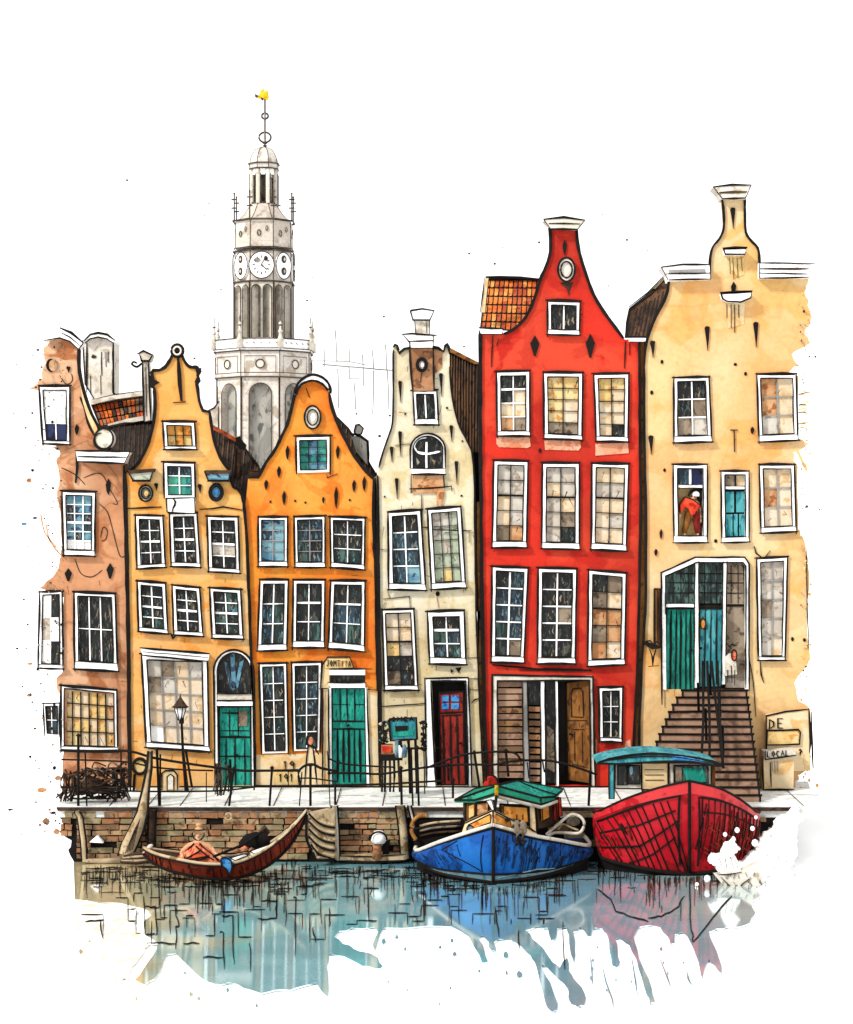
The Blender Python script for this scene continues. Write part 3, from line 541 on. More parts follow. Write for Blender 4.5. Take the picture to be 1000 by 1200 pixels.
def oculus(root, x, y, rx, ry, y0, ringm, innm, corem=None, w1=2.2, label=None):
    t = MB(); out = circ(x, y, rx, ry, 24); inn = circ(x, y, rx * .66, ry * .68, 24)
    t.poly(out, y0 - .1, .098, ringm, None, [inn]); t.ink(out, y0 - .1, w1, closed=True, sub=False); t.ink(inn, y0 - .1, w1 * .7, closed=True, sub=False)
    o = t.build('oculus', root, label)
    p = MB(); p.poly(circ(x, y, rx * .68, ry * .7, 24), y0 - .06, .055, innm)
    if corem: p.poly(circ(x + .5, y, rx * .3, ry * .36, 12), y0 - .08, .02, corem)
    p.build('pane', o)
oculus(root2, 171, 578, 8, 9.5, y0, PANE['h'], PANE['m'], PANE['y'], label='round window with grey-green ring')
oculus(root2, 253.5, 577, 8, 10, y0, PANE['n'], PANE['s'], BLUEC, label='round window with blue glass')
sw = window(root2, y0, Q(167, 768, 242, 771, 244, 880, 173, 875), 4, 5, ['gmcg', 'mgcc', 'cccc', 'cgcc', 'wccc'], 'g', 7, 6, None, bw=1.7, label='large many-paned shop window')
t = MB(); t.poly([(165, 760), (245, 767), (244, 774), (167, 767)], y0 - .22, .21, WHITE); t.ink([(164, 759), (246, 766)], y0 - .22, 3); t.ink([(167, 763.5), (244, 770.5)], y0 - .22, 1); t.ink([(167, 768), (244, 775)], y0 - .22, 2)
t.build('hood', sw)
# arched door
def leaf(parent, y0, q, mat, lines, handle=None, dark=None, hm=INK, name='door', frame=None, label=None):
    t = MB(); t.poly(q, y0 + .1, .08, mat)
    t.ink(q, y0 + .1, 2.4, closed=True)
    for pts, w_ in lines: t.ink([bil(q, u, v) for u, v in pts], y0 + .1, w_, dark or INK, t=.02)
    d = t.build(name, parent, label)
    if handle:
        hx, hy = bil(q, *handle); h = MB(); h.tube([P(hx, hy, y0 + .1), P(hx, hy, y0 + .03), P(hx - 2.5, hy + 1, y0 + .02)], .03, hm, 6); h.build('handle', d)
    return d
t = MB(); o_ = [(252, 923), (251, 800)] + [(274 + 23.5 * math.cos(R(180 - 180 * i / 14)), 787 - 25.5 * math.sin(R(180 * i / 14))) for i in range(15)] + [(298, 800), (299.5, 923)]
t.poly(o_, y0 - .07, .2, WHITE, None, [arch2]) if False else t.poly(o_ + arch2[::-1], y0 - .07, .2, WHITE)
t.ink(o_, y0 - .07, 2.4, sub=False); t.ink(arch2, y0 - .07, 1.6, sub=False)
t.poly([(255, 813), (295, 813), (295, 820), (255, 820)], y0 - .1, .25, OFFW); t.poly([(255, 822), (296, 822), (296, 827), (255, 827)], y0 - .12, .27, WHITE)
for yy in (813, 821, 828): t.ink([(254, yy), (297, yy)], y0 - .12, 2)
fr = t.build('door_frame', root2)
t = MB(); t.poly([(255, 815)] + [(274 + 19.5 * math.cos(R(180 - 180 * i / 14)), 787 - 22 * math.sin(R(180 * i / 14))) for i in range(15)] + [(295, 815)], y0 + .12, .05, PANE['k'])
for pts, mm in (([(262, 775), (267, 777), (273, 806), (270, 808)], 'b'), ([(286, 773), (281, 776), (275, 808), (279, 806)], 's'), ([(270, 766), (275, 765), (277, 808), (272, 808)], 's')): t.poly(pts, y0 + .1, .02, PANE[mm])
t.build('fanlight', fr)
dl = leaf(root2, y0, [(257, 828), (294, 828), (295, 922), (257, 922)], TEAL, [([(0, .38), (1, .38)], 3), ([(.33, .05), (.33, .36)], 1.5), ([(.6, 0), (.6, .38)], 2), ([(.5, .38), (.5, 1)], 2), ([(.8, .4), (.8, 1)], 1.5), ([(.22, .4), (.22, 1)], 1.5), ([(0, .62), (1, .62)], 2), ([(.05, .3), (.95, .3)], 1.3), ([(.1, .08), (.9, .08)], 2)], (.55, .6))
p = MB(); p.poly([(280, 833), (290, 833), (290, 851), (280, 851)], y0 + .07, .025, PANE['m']); p.build('door_pane', dl)

# ---------- house 3, orange
y0 = -.02
Lb = [(299, 925), (298, 830), (295, 780), (293, 720), (290, 640), (287, 600), (291, 560), (303, 559)]
Lc = catmull([(305, 556), (312, 542), (322, 528), (330, 512), (337, 497), (342, 478), (346, 462), (350, 454)], 3)
Tc = catmull([(350, 454), (358, 449), (367, 447), (377, 449), (385, 456)], 3)
Rc = catmull([(386, 460), (389, 476), (395, 493), (404, 513), (416, 535), (430, 553), (438, 561)], 3)
Rb = [(438, 600), (441, 700), (443, 800), (446, 925)]
W3 = [(Q(304, 607, 336, 607, 336, 663, 304, 663), ['ss', 'bs', 'ss', 'ss']), (Q(346, 607, 380, 606, 380, 664, 347, 664), ['bb', 'bb', 'ek', 'eb']), (Q(388, 607, 427, 608, 426, 667, 389, 664), ['kk', 'kk', 'ee'])]
W3b = [(Q(306, 681, 337, 681, 335, 761, 303, 762), ['kk', 'be', 'be']), (Q(345, 681, 380, 681, 379, 758, 344, 758), ['kk', 'kk', 'ke']), (Q(389, 682, 427, 682, 426, 763, 386, 759), ['kk', 'bb', 'be'])]
W3c = [(Q(305, 779, 335, 778, 337, 882, 308, 883), ['eb', 'bk', 'kk', 'ke', 'kk']), (Q(343, 778, 376, 777, 374, 879, 345, 880), ['kk', 'bb', 'eb', 'ek', 'ek'])]
attic3 = Q(348, 513, 386, 512, 386, 553, 349, 554)
dr3 = [(387, 787), (428, 787), (431, 921), (388, 921)]
root3, m = make_house('h3', 'bright orange house with a round-capped gable and a teal front door', y0, Lb + Lc + Tc + Rc + Rb, [inset(w[0]) for w in W3 + W3b + W3c] + [inset(attic3), dr3], M_H3,
    [(Lb[-2:] + Lc, 3.0), (Rc, 3.4), (Rc[-1:] + Rb, 3.2)], 370)
for x, y, h in ((337, 522, 17), (327, 546, 14), (312, 562, 12), (333, 575, 17), (396, 522, 16), (394, 570, 26), (415, 562, 15), (427, 558, 18)): anchor(m, x, y, h, y0, 4.6)
dots(m, [(317, 588), (346, 587), (358, 589), (379, 586), (410, 586)], y0, 1.4); anchor(m, 379, 582, 8, y0, 3)
m.ink([(383, 556), (383, 560), (396, 555)], y0 - .01, 1); m.ink([(359, 455), (363, 466)], y0 - .01, 1.5)
scratches(m, 300, 600, 440, 920, 26, y0 - .003)
# cream painted plinth
m.poly([(299, 923), (299, 884), (307, 884.5), (345, 884), (378, 882), (378, 923)], y0 - .02, .018, CREAM)
m.build('wall', root3)
body(root3, 300, 430, 610, (367, 500), y0)
t = MB(); o_ = catmull([(345, 462), (349, 450), (358, 442), (368, 439), (379, 443), (386, 451), (388, 461)], 4); i_ = catmull([(385, 458), (378, 450), (367, 446), (356, 449), (350, 455), (347, 463)], 4)
t.poly(o_ + i_, y0 - .18, .6, WHITE); t.ink(o_, y0 - .18, 3.2, sub=False); t.ink(i_, y0 - .18, 3, sub=False); t.poly(catmull([(352, 454), (360, 448), (368, 446.5), (378, 450), (383, 455), (376, 449), (367, 444.5), (358, 447)], 3), y0 - .2, .1, CREAM)
t.build('gable_cap', root3)
oculus(root3, 366.5, 489, 9.5, 13.5, y0, OFFW, OFFW, PANE['w'], label='oval window with cream ring')
window(root3, y0, attic3, 3, 4, ['tst', 'tst', 'ttt', 'tss'], 'k', 0, 4, None, bw=1.2, label='green attic window')
for q, cl in W3: window(root3, y0, q, 2, len(cl), cl, 'g' if len(cl) == 4 else 'w', 6, 3.2, None)
for q, cl in W3b: window(root3, y0, q, 2, 3, cl, 'w', 8, 4, 1 if q[0][0] > 340 else None)
for q, cl in W3c: window(root3, y0, q, 2, 5, cl, 'w', 0, 3.4, None, bw=1.3)
t = MB(); t.poly([(378, 923), (379, 806), (386, 806), (387, 923)], y0 - .08, .078, CREAM); t.poly([(431, 923), (430, 808), (443, 810), (445, 923)], y0 - .08, .078, CREAM)
t.poly([(376, 806), (378, 778), (384, 771), (410, 771), (414, 782), (386, 784), (386, 806)], y0 - .1, .098, CREAM)
t.poly([(386, 785), (428, 785), (428, 791), (386, 791)], y0 - .12, .2, WHITE); t.poly([(384, 800), (428, 800), (428, 806), (388, 806)], y0 - .12, .2, WHITE)
t.poly([(385, 806), (388, 806), (389, 921), (386, 921)], y0 - .1, .2, WHITE); t.poly([(428, 806), (431, 806), (433, 921), (430, 921)], y0 - .1, .2, WHITE)
for a in ([(376, 807), (378, 779), (384, 770), (410, 770), (415, 783)], [(379, 808), (378, 922)], [(386, 784), (437, 784)], [(431, 808), (444, 809)], [(443, 810), (445, 922)], [(384, 800), (430, 800)], [(430, 806), (434, 921)], [(385, 806), (386, 921)], [(374, 807), (384, 807)]): t.ink(a, y0 - .12, 1.8)
fr = t.build('door_frame', root3)
t = MB(); t.poly([(387, 790), (428, 790), (428, 801), (387, 801)], y0 + .1, .05, PANE['k']); t.build('transom_pane', fr)
leaf(root3, y0, [(389, 806), (428, 806), (430, 921), (389, 921)], TEAL, [([(0, .34), (1, .34)], 2.4), ([(0, .42), (1, .42)], 2.4), ([(.25, 0), (.25, .34)], 2), ([(.45, 0), (.47, .34)], 2.2), ([(.68, .02), (.68, .34)], 2), ([(0, .17), (.5, .17)], 1.2), ([(.7, .17), (1, .17)], 2)] + [([(u, .42), (u, .96)], random.uniform(1.6, 3)) for u in (.17, .34, .5, .66, .82)], (.5, .38))
# writing
GL = {'1': [[(.2, .2), (.5, 0), (.5, 1)]], '9': [[(.9, .35), (.5, .55), (.1, .3), (.5, 0), (.9, .25), (.8, 1)]], 'J': [[(.3, 0), (.9, 0)], [(.7, 0), (.7, .8), (.4, 1), (.1, .8)]], 'O': [[(.5, 0), (.1, .5), (.5, 1), (.9, .5), (.5, 0)]], 'R': [[(.1, 1), (.1, 0), (.8, .1), (.8, .4), (.1, .5), (.9, 1)]], 'T': [[(0, 0), (1, 0)], [(.5, 0), (.5, 1)]], 'I': [[(.5, 0), (.5, 1)]], 'M': [[(0, 1), (.1, 0), (.5, .6), (.9, 0), (1, 1)]], 'A': [[(0, 1), (.5, 0), (1, 1)], [(.2, .6), (.8, .6)]], 'D': [[(.1, 0), (.1, 1), (.8, .7), (.8, .3), (.1, 0)]], 'E': [[(.9, 0), (.1, 0), (.1, 1), (.9, 1)], [(.1, .5), (.7, .5)]], 'L': [[(.1, 0), (.1, 1), (.9, 1)]], 'C': [[(.9, .1), (.3, .1), (.1, .6), (.4, 1), (.9, .9)]], '?': [[(.1, .2), (.5, 0), (.9, .3), (.5, .6), (.5, 1)]], ' ': [], 'N': [[(.1, 1), (.1, 0), (.9, 1), (.9, 0)]]}
def write(mb, s, x, y, h, y0, w_=1.3, adv=None, m=INK, slope=0, t=.03):
    adv = adv or h * .72
    for k, ch in enumerate(s):
        for pl in GL[ch]: mb.ink([(x + k * adv + u * adv * .72, y + v * h + slope * k) for u, v in pl], y0, w_, m, t=t, sub=False)
t = MB(); t.poly([(381, 772), (411, 772), (413, 782), (381, 783)], y0 - .13, .029, PANE['y']); write(t, 'JOMTIIA', 382.5, 773.5, 7.2, y0 - .13, 1.1, 4.3, slope=.1)
t.build('name_board', root3)
t = MB(); t.poly([(321, 903), (349, 902), (349, 920), (321, 920)], y0 - .06, .038, PANE['y']); t.ink([(319, 903), (350, 901.5)], y0 - .06, 1.6)
write(t, '19', 331.5, 892, 9, y0 - .03, 1.6, 8); write(t, '191', 326.5, 907, 9, y0 - .06, 1.6, 6.5)
t.build('number_plate', root3)

# ---------- house 4, narrow buff
y0 = -.09
Lb = [(447, 925), (446, 800), (444, 700), (443, 600), (443, 558)]
Lc = catmull([(444, 548), (449, 530), (456, 510), (460, 496), (461, 470), (461, 430), (461, 410)], 3)
Tp = [(461, 407), (463, 404), (465.5, 405), (467, 410), (468, 414), (474, 409), (480, 408), (508, 407), (514, 408), (520, 412), (522, 405), (524, 403), (526, 407), (527, 415)]
Rc = catmull([(527, 430), (529, 455), (532, 475), (537, 495), (545, 512), (553, 528)], 3)
Rb = [(555, 545), (556, 560), (557, 640), (558, 720), (561, 800), (564, 860), (567, 925)]
s4 = Q(485, 459, 511, 459, 513, 497, 487, 497)
def archq(x0, x1, top, spring, bot, n=12):
    cx = (x0 + x1) / 2; r = (x1 - x0) / 2
    return [(x0, bot), (x0, spring)] + [(cx - r * math.cos(math.pi * i / n), spring - (spring - top) * math.sin(math.pi * i / n)) for i in range(1, n)] + [(x1, spring), (x1, bot)]
a4 = archq(484, 519, 511, 527, 552)
W4 = [Q(456, 602, 492, 599, 498, 691, 457, 690), Q(502, 598, 539, 595, 545, 688, 507, 690), Q(449, 716, 484, 715, 489, 808, 452, 808), Q(502, 718, 543, 717, 545, 778, 505, 777)]
d4 = [(506, 797), (545, 796), (549, 921), (512, 921)]
root4, m = make_house('h4', 'narrow buff house with a brick panel and dark red door', y0, Lb + Lc + Tp + Rc + Rb, [inset(q) for q in W4] + [inset(s4), a4, d4], M_H4,
    [(Lb, 3.0), (Lc, 1.8), (Tp, 2.8), (Rc + Rb, 1.8)], 505)
for x, y, h, k in ((469, 446, 26, 'wedge'), (517, 437, 28, 'wedge'), (469, 505, 30, 'wedge'), (459, 523, 19, 'wedge'), (529, 498, 20, 'wedge'), (535, 540, 28, 'wedge'), (465, 560, 25, 'wedge')): anchor(m, x, y, h, y0, 4.4, k)
dots(m, [(524, 478), (475, 485), (542, 517), (451, 582), (541, 581)], y0, 1.3)
m.ink([(480, 573), (505, 572), (529, 570)], y0 - .05, 2.4); m.ink([(529, 569), (530, 576)], y0 - .05, 2)
m.ink([(493, 618), (500, 618), (510, 621), (553, 622)], y0 - .03, 1.5); m.ink([(550, 622), (550, 636)], y0 - .03, 1.3); m.ink([(446, 644), (462, 645)], y0 - .03, 1.2)
m.ink([(494, 580), (495, 620), (498, 660), (499, 688)], y0 - .02, 1.4, INKB)
for a in ([(449, 702), (480, 699), (481, 714)], [(452, 705), (449, 712)], [(454, 691), (457, 702)], [(443, 828), (500, 824)], [(548, 771), (560, 770)], [(550, 795), (562, 795)], [(551, 808), (563, 808)], [(463, 402 + 120), (481, 520)]): m.ink(a, y0 - .02, 1.2)
m.poly(circ(513, 696, 2.6, 3, 8), y0 - .05, .048, INK); m.ink([(512, 699), (514, 712)], y0 - .01, 1.6, PANE['o'])
m.poly([(534, 783), (541, 782), (538, 789)], y0 - .04, .038, INK); m.poly([(528, 784), (532, 786), (529, 789)], y0 - .04, .038, INK)
m.ink([(553, 824), (556, 820), (563, 818)], y0 - .02, 1.4)
scratches(m, 450, 570, 555, 910, 60, y0 - .003); scratches(m, 465, 420, 525, 500, 10, y0 - .003)
m.build('wall', root4)
body(root4, 452, 548, 600, (500, 470), y0)
t = MB(); t.poly([(481, 407), (508, 407), (508, 458), (484, 458)], y0 - .1, .098, BRICK[2]); t.poly([(508.5, 409), (519, 412), (518, 430), (508.5, 440)], y0 - .03, .028, BRICK[2])
t.ink([(480, 405), (482, 440), (484, 460)], y0 - .1, 2.4); t.ink([(508, 405), (508.5, 440), (509, 458)], y0 - .1, 2.4); t.ink([(494, 437), (493, 448)], y0 - .1, 1.6)
t.build('brick_panel', root4); t = MB()
t.poly([(484, 557), (519, 557), (521, 580), (517, 594), (512, 592), (512, 578), (483, 578)], y0 - .06, .058, PANE['o']); t.ink([(482, 557), (482, 578)], y0 - .06, 2.5); t.ink([(520, 556), (521, 572)], y0 - .06, 3)
t.build('brick_panel', root4)
oculus(root4, 494.5, 427.5, 6.2, 8, y0 - .1, INK, OFFW, PANE['w'], label='small black-ringed round window')
t = MB(); t.poly([(475, 393), (510, 393), (509, 398), (507, 400), (507, 408), (481, 408), (480, 400), (478, 398)], y0 - .3, .8, WHITE); t.ink([(471, 392), (483, 391), (512, 393)], y0 - .3, 2.6); t.ink([(478, 400), (508, 399)], y0 - .3, 2.2); t.ink([(481, 408), (508, 408)], y0 - .3, 2.4); t.ink([(473, 393), (480, 401), (481, 408)], y0 - .3, 2); t.ink([(508, 393), (508, 408)], y0 - .3, 2.2)
t.poly([(486, 376), (504, 376), (504, 392), (487, 392)], y0 - .15, .5, OFFW); t.ink([(486, 376), (487, 392)], y0 - .15, 1.8); t.ink([(500, 378), (500, 390)], y0 - .15, 1.2); t.ink([(504, 376), (504, 392)], y0 - .15, 2.4)
t.poly([(482, 364), (508, 364), (504, 375), (484, 375)], y0 - .25, .7, WHITE); t.ink([(481, 364), (495, 362), (509, 364), (504, 375), (484, 375)], y0 - .25, 2, closed=True)
t.build('chimney', root4)
window(root4, y0, s4, 2, 1, ['kk'], 'w', 7, 3.6, None, bw=2)
t = MB(); o_ = archq(481, 522, 508, 527, 549); t.poly([(481, 549)] + o_[1:-1] + [(522, 549)] + [(519, 549)] + a4[1:-1][::-1] + [(484, 549)], y0 - .06, .18, WHITE); t.ink(o_, y0 - .06, 2.4, sub=False); t.ink(a4, y0 - .06, 1.4, sub=False)
fo = t.build('arched_window', root4, 'arched window with a spiral glazing bar')
s = MB(); s.poly([(482, 549), (521, 549), (522, 555), (483, 555)], y0 - .14, .13, WHITE); s.ink([(482, 556), (523, 556)], y0 - .14, 3); s.ink([(482, 549), (521, 549)], y0 - .14, 1.4); s.build('sill', fo)
s = MB(); s.poly(a4, y0 + .1, .05, PANE['k']); s.poly([(488, 536), (492, 542), (489, 545)], y0 + .09, .01, PANE['g']); s.poly([(506, 538), (511, 540), (509, 545)], y0 + .09, .01, PANE['m']); s.build('pane', fo)
s = MB(); s.ink([(500, 518), (500, 552)], y0 + .05, 2, WHITE, taper=False); s.ink(catmull([(486, 524), (490, 530), (500, 532), (516, 529)], 4), y0 + .045, 2, WHITE, sub=False); s.ink(catmull([(500, 531), (489, 529), (486, 522), (491, 515), (500, 513)], 4), y0 + .043, 1.4, WHITE, sub=False); s.build('glazing_bar', fo)
window(root4, y0, W4[0], 2, 4, ['kk', 'bb', 'bb', 'bs'], 'w', 8, 4.5, None, bw=2, label='window with dark blue panes')
window(root4, y0, W4[1], 3, 5, ['ggh', 'ghh', 'hgh', 'hhh', 'hyh'], 'k', 8, 4.5, None, bw=1.3, label='window with pale green panes')
window(root4, y0, W4[2], 2, 5, ['cc', 'cc', 'yg', 'kk', 'mk'], 'k', 6, 3.5, 2, bw=1.6, label='tall window with cream blind half drawn')
sw = window(root4, y0, W4[3], 2, 3, ['kk', 'eb', 'be'], 'w', 8, 6, 1, bw=2, label='small square window above the door')
t = MB(); t.poly([(500, 923), (498, 795), (549, 794), (553, 923), (549, 923), (546, 798), (505, 798), (511, 923)], y0 - .08, .15, WHITE); t.ink([(500, 921), (498, 795), (549, 794), (553, 921)], y0 - .08, 2.2); t.ink([(511, 921), (505, 798), (546, 798), (549, 921)], y0 - .08, 2.4)
t.poly([(506, 797), (545, 796), (549, 922), (512, 922)], y0 + .2, .05, INK)
t.build('door_frame', root4)
dl = leaf(root4, y0, [(514, 812), (543, 810), (546, 920), (517, 920)], MAROON, [([(0, .22), (1, .22)], 2.4), ([(.1, .25), (.9, .25)], 3), ([(.15, .25), (.15, 1)], 2.2), ([(.45, .25), (.42, 1)], 2.4), ([(.72, .25), (.72, 1)], 2.4)], (.85, .55), dark=INK)
p = MB(); 
for a in ((518, 815, 526, 822), (529, 815, 538, 822), (518, 824, 526, 831), (529, 824, 538, 831)): p.poly([(a[0], a[1]), (a[2], a[1]), (a[2], a[3]), (a[0], a[3])], y0 + .07, .025, BLUEC)
p.build('door_pane', dl)

# ---------- house 5, red
y0 = -.04
Lb = [(572, 925), (568, 850), (565, 700), (563, 500), (563, 393), (563, 386)]
Lc = [(588, 386), (590, 391)] + catmull([(592, 391), (602, 386), (613, 376), (621, 363), (628, 345), (633, 328), (640, 312), (645, 295), (645, 275), (644, 266)], 3)
Rc = catmull([(676, 266), (677, 285), (681, 303), (688, 325), (696, 346), (708, 366), (722, 385), (731, 397)], 3)
Rb = [(733, 398), (749, 398), (750, 500), (751, 600), (749, 700), (747, 790), (743, 860), (740, 925)]
W5 = [(Q(583, 437, 620, 436, 620, 510, 584, 510), 2, 4, ['kk', 'kc', 'cc', 'om'], 1), (Q(638, 438, 682, 438, 681, 515, 639, 513), 2, 5, ['yy', 'yy', 'yc', 'yc', 'mm'], None), (Q(697, 440, 736, 439, 735, 517, 700, 516), 2, 5, ['yy', 'yc', 'cc', 'cc', 'ck'], None),
      (Q(580, 541, 618, 542, 616, 641, 578, 641), 2, 5, ['gg', 'gg', 'cg', 'cg', 'mo'], 2), (Q(637, 544, 678, 544, 678, 643, 636, 642), 2, 5, ['gg', 'cg', 'gc', 'gm', 'gk'], 2), (Q(695, 544, 736, 545, 733, 645, 694, 643), 2, 5, ['cc', 'gg', 'cc', 'cg', 'cc'], 2),
      (Q(578, 665, 618, 667, 613, 776, 577, 775), 2, 5, ['kb', 'bb', 'bb', 'eb', 'km'], None), (Q(632, 667, 675, 668, 673, 777, 631, 777), 2, 5, ['kk', 'kk', 'km', 'kk', 'kk'], None), (Q(691, 669, 733, 673, 731, 778, 690, 780), 2, 5, ['km', 'mc', 'oo', 'mo', 'oc'], 2)]
attic5 = Q(643, 354, 679, 355, 678, 392, 643, 391); side5 = Q(703, 807, 729, 806, 728, 869, 704, 868)
por5 = [(580, 796), (693, 796), (693, 921), (580, 921)]
root5, m = make_house('h5', 'tall red bell-gabled house with pink panels under its top windows', y0, Lb + Lc + Rc + Rb, [inset(w[0]) for w in W5] + [inset(attic5), inset(side5), por5], M_H5,
    [(Lb, 3.6), (Lc[1:], 3.0), (Rc, 3.0), (Rb[1:], 2.6), (Lc[-1:] + [(661, 265)] + Rc[:1], 3)], 655)
anchor(m, 662, 281, 18, y0, 5); anchor(m, 627, 393, 24, y0, 9, 'd'); anchor(m, 692, 391, 28, y0, 9, 'd'); dots(m, [(633, 528)], y0, 2)
m.poly([(656, 331), (672, 331), (668, 340), (667, 347), (664, 338), (660, 335)], y0 - .02, .018, INKB)
for a in ([(578, 392), (576, 430)], [(585, 397), (582, 405)], [(733, 400), (732, 432)], [(738, 402), (738, 416)]): m.ink(a, y0 - .01, 1.5)
for a in ([(679, 362), (682, 363)], [(679, 368), (683, 369)], [(679, 376), (682, 375)]): m.ink(a, y0 - .03, 1.5)
m.ink([(577, 779), (610, 782), (630, 784), (693, 785)], y0 - .02, 2); m.ink([(608, 785), (660, 786), (694, 786)], y0 - .02, 1.6)
m.ink([(593, 783), (595, 785)], y0 - .01, 1.2)
m.poly([(574, 923), (574, 913), (582, 905), (690, 905), (738, 910), (737, 923), (693.5, 923), (693.5, 905), (579.5, 905), (579.5, 923)], y0 - .03, .028, BRICK[2]) if False else None
m.poly([(582, 512), (621, 512), (622, 523), (618, 525), (585, 524), (582, 520)], y0 - .03, .028, PEACH); m.poly([(638, 516), (680, 516), (681, 524), (678, 528), (639, 527)], y0 - .03, .028, PEACH); m.poly([(698, 520), (736, 519), (737, 531), (698, 534)], y0 - .03, .028, PEACH)
m.poly([(695, 790 + 65), (700, 870), (699, 900), (694, 902)], y0 - .02, .018, PEACH); m.poly([(733, 870), (739, 866), (740, 885), (732, 885)], y0 - .02, .018, PEACH)
m.build('wall', root5)
body(root5, 572, 742, 420, (661, 330), y0)
t = MB(); t.poly([(638, 257), (661, 255), (685, 258), (679, 264), (677, 269), (645, 268), (643, 263)], y0 - .25, .75, OFFW); t.ink([(637, 257), (661, 254.5), (686, 258)], y0 - .25, 3); t.ink([(643, 262), (680, 262.5)], y0 - .25, 1.8); t.ink([(644, 268.5), (677, 269)], y0 - .25, 3); t.ink([(637, 257), (645, 268)], y0 - .25, 2.2); t.ink([(686, 258), (677, 269)], y0 - .25, 2.2)
t.build('gable_cap', root5)
t = MB(); t.poly([(562, 385), (589, 386), (588, 391), (564, 391)], y0 - .2, .5, WHITE); t.ink([(561, 384), (590, 385)], y0 - .2, 2.6); t.ink([(563, 391.5), (589, 392)], y0 - .2, 2); t.build('eaves_gutter', root5); t = MB(); t.poly([(737, 396), (756, 396), (755, 400), (738, 400)], y0 - .2, .5, WHITE); t.ink([(736, 395), (757, 395)], y0 - .2, 2.4); t.ink([(737, 401), (756, 401)], y0 - .2, 2)
t.build('eaves_gutter', root5)
oculus(root5, 664, 316, 10, 14, y0, OFFW, OFFW, None, 2.6, label='oval window'); 
window(root5, y0, attic5, 2, 1, ['kk'], 'w', 6, 4, None, bw=2)
for q, nx, ny, cl, rl_ in W5:
    dk = q[0][1] > 660 and q[0][0] < 680
    window(root5, y0, q, nx, ny, cl, 'w' if (dk or q[0][1] < 440 and q[0][0] < 600) else 'k', 8 if q[0][1] > 500 else 6, 4.6, rl_, bw=2.4 if dk else 1.6)
window(root5, y0, side5, 2, 3, ['kk', 'kk', 'kk'], 'w', 5, 4, None, bw=1.2, label='small low window beside the porch')
# porch: louvred shop front, open brown door
t = MB()
t.poly([(578, 923), (578, 792), (694, 792), (697, 923), (693, 923), (691, 797), (583, 797), (584, 923)], y0 - .08, .3, OFFW); t.ink([(577, 921), (577, 791), (695, 793), (698, 921)], y0 - .08, 2.6); t.ink([(584, 921), (583, 798), (691, 797), (693, 921)], y0 - .08, 1.8)
t.poly([(612, 797), (618, 797), (621, 922), (614, 922)], y0 - .06, .3, GREYL); t.poly([(634, 797), (638, 797), (639, 922), (635, 922)], y0 - .06, .3, WHITE); t.poly([(651, 797), (653.5, 797), (655, 922), (652, 922)], y0 - .06, .3, WHITE)
for a in ([(612, 797), (614, 920)], [(618, 797), (621, 920)], [(633, 797), (634.5, 920)], [(638.5, 797), (639.5, 920)], [(650.5, 797), (651.5, 920)]): t.ink(a, y0 - .06, 1.3)
pf = t.build('porch_frame', root5)
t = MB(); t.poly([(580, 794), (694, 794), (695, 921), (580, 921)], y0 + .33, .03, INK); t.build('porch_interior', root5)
t = MB()
for k in range(15):
    ya = 799 + k * 7.6; sk = random.uniform(-.6, .6)
    t.poly([(584, ya), (613, ya + sk), (613.5, ya + 5.6 + sk), (584, ya + 6)], y0 + .1, .08, random.choice([WOODS, BRICK[1], WOODS]))
for k in range(11):
    ya = 828 + k * 8.2; t.poly([(620, ya), (633, ya + .5), (633, ya + 6), (620, ya + 5.6)], y0 + .1, .08, random.choice([WOODS, BRICK[1], BRICK[2]]))
t.build('louvre_shutter', root5)
t = MB(); t.poly([(619, 799), (633, 799), (633, 826), (620, 826)], y0 + .1, .05, PANE['k']); t.poly([(640, 799), (650, 799), (651, 918), (640, 918)], y0 + .12, .05, PANE['k']); t.poly([(641, 850), (649, 856), (650, 905), (641, 900)], y0 + .1, .02, PANE['m']); t.build('pane', pf)
t = MB(); dq = [(664, 800), (691, 797), (693, 918), (665, 914)]
t.prism3([P(*dq[0], y0 + .3), P(*dq[1], y0 + .02), P(*dq[2], y0 + .02), P(*dq[3], y0 + .3)], (0, .07, 0), WOODB)
def dink(pts, w_): t.ribbon([bil(dq, u, v) for u, v in pts], w_, INK, lambda x, yy: P(x, yy, y0 + .3 - .28 * max(0, min(1, (x - 664) / 28))), (0, -.02, 0))
dink([(.2, .1), (.3, .07), (.6, .07), (.7, .1), (.72, .3), (.7, .36), (.2, .35), (.2, .1)], 1.6); dink([(.05, .39), (.85, .39)], 1.8); dink([(.25, .48), (.75, .48)], 1.6); dink([(.32, .5), (.32, .8)], 1.4); dink([(.65, .5), (.65, .8)], 1.4); dink([(.2, .83), (.8, .85)], 1.8); dink([(0, 0), (1, 0), (1, 1), (0, 1), (0, 0)], 2.4)
dd = t.build('door', root5, 'brown panelled door standing open'); t = MB(); t.tube([P(668, 860, y0 + .28), P(668, 860, y0 + .2), P(671, 861, y0 + .18)], .03, INK, 6); t.build('handle', dd)

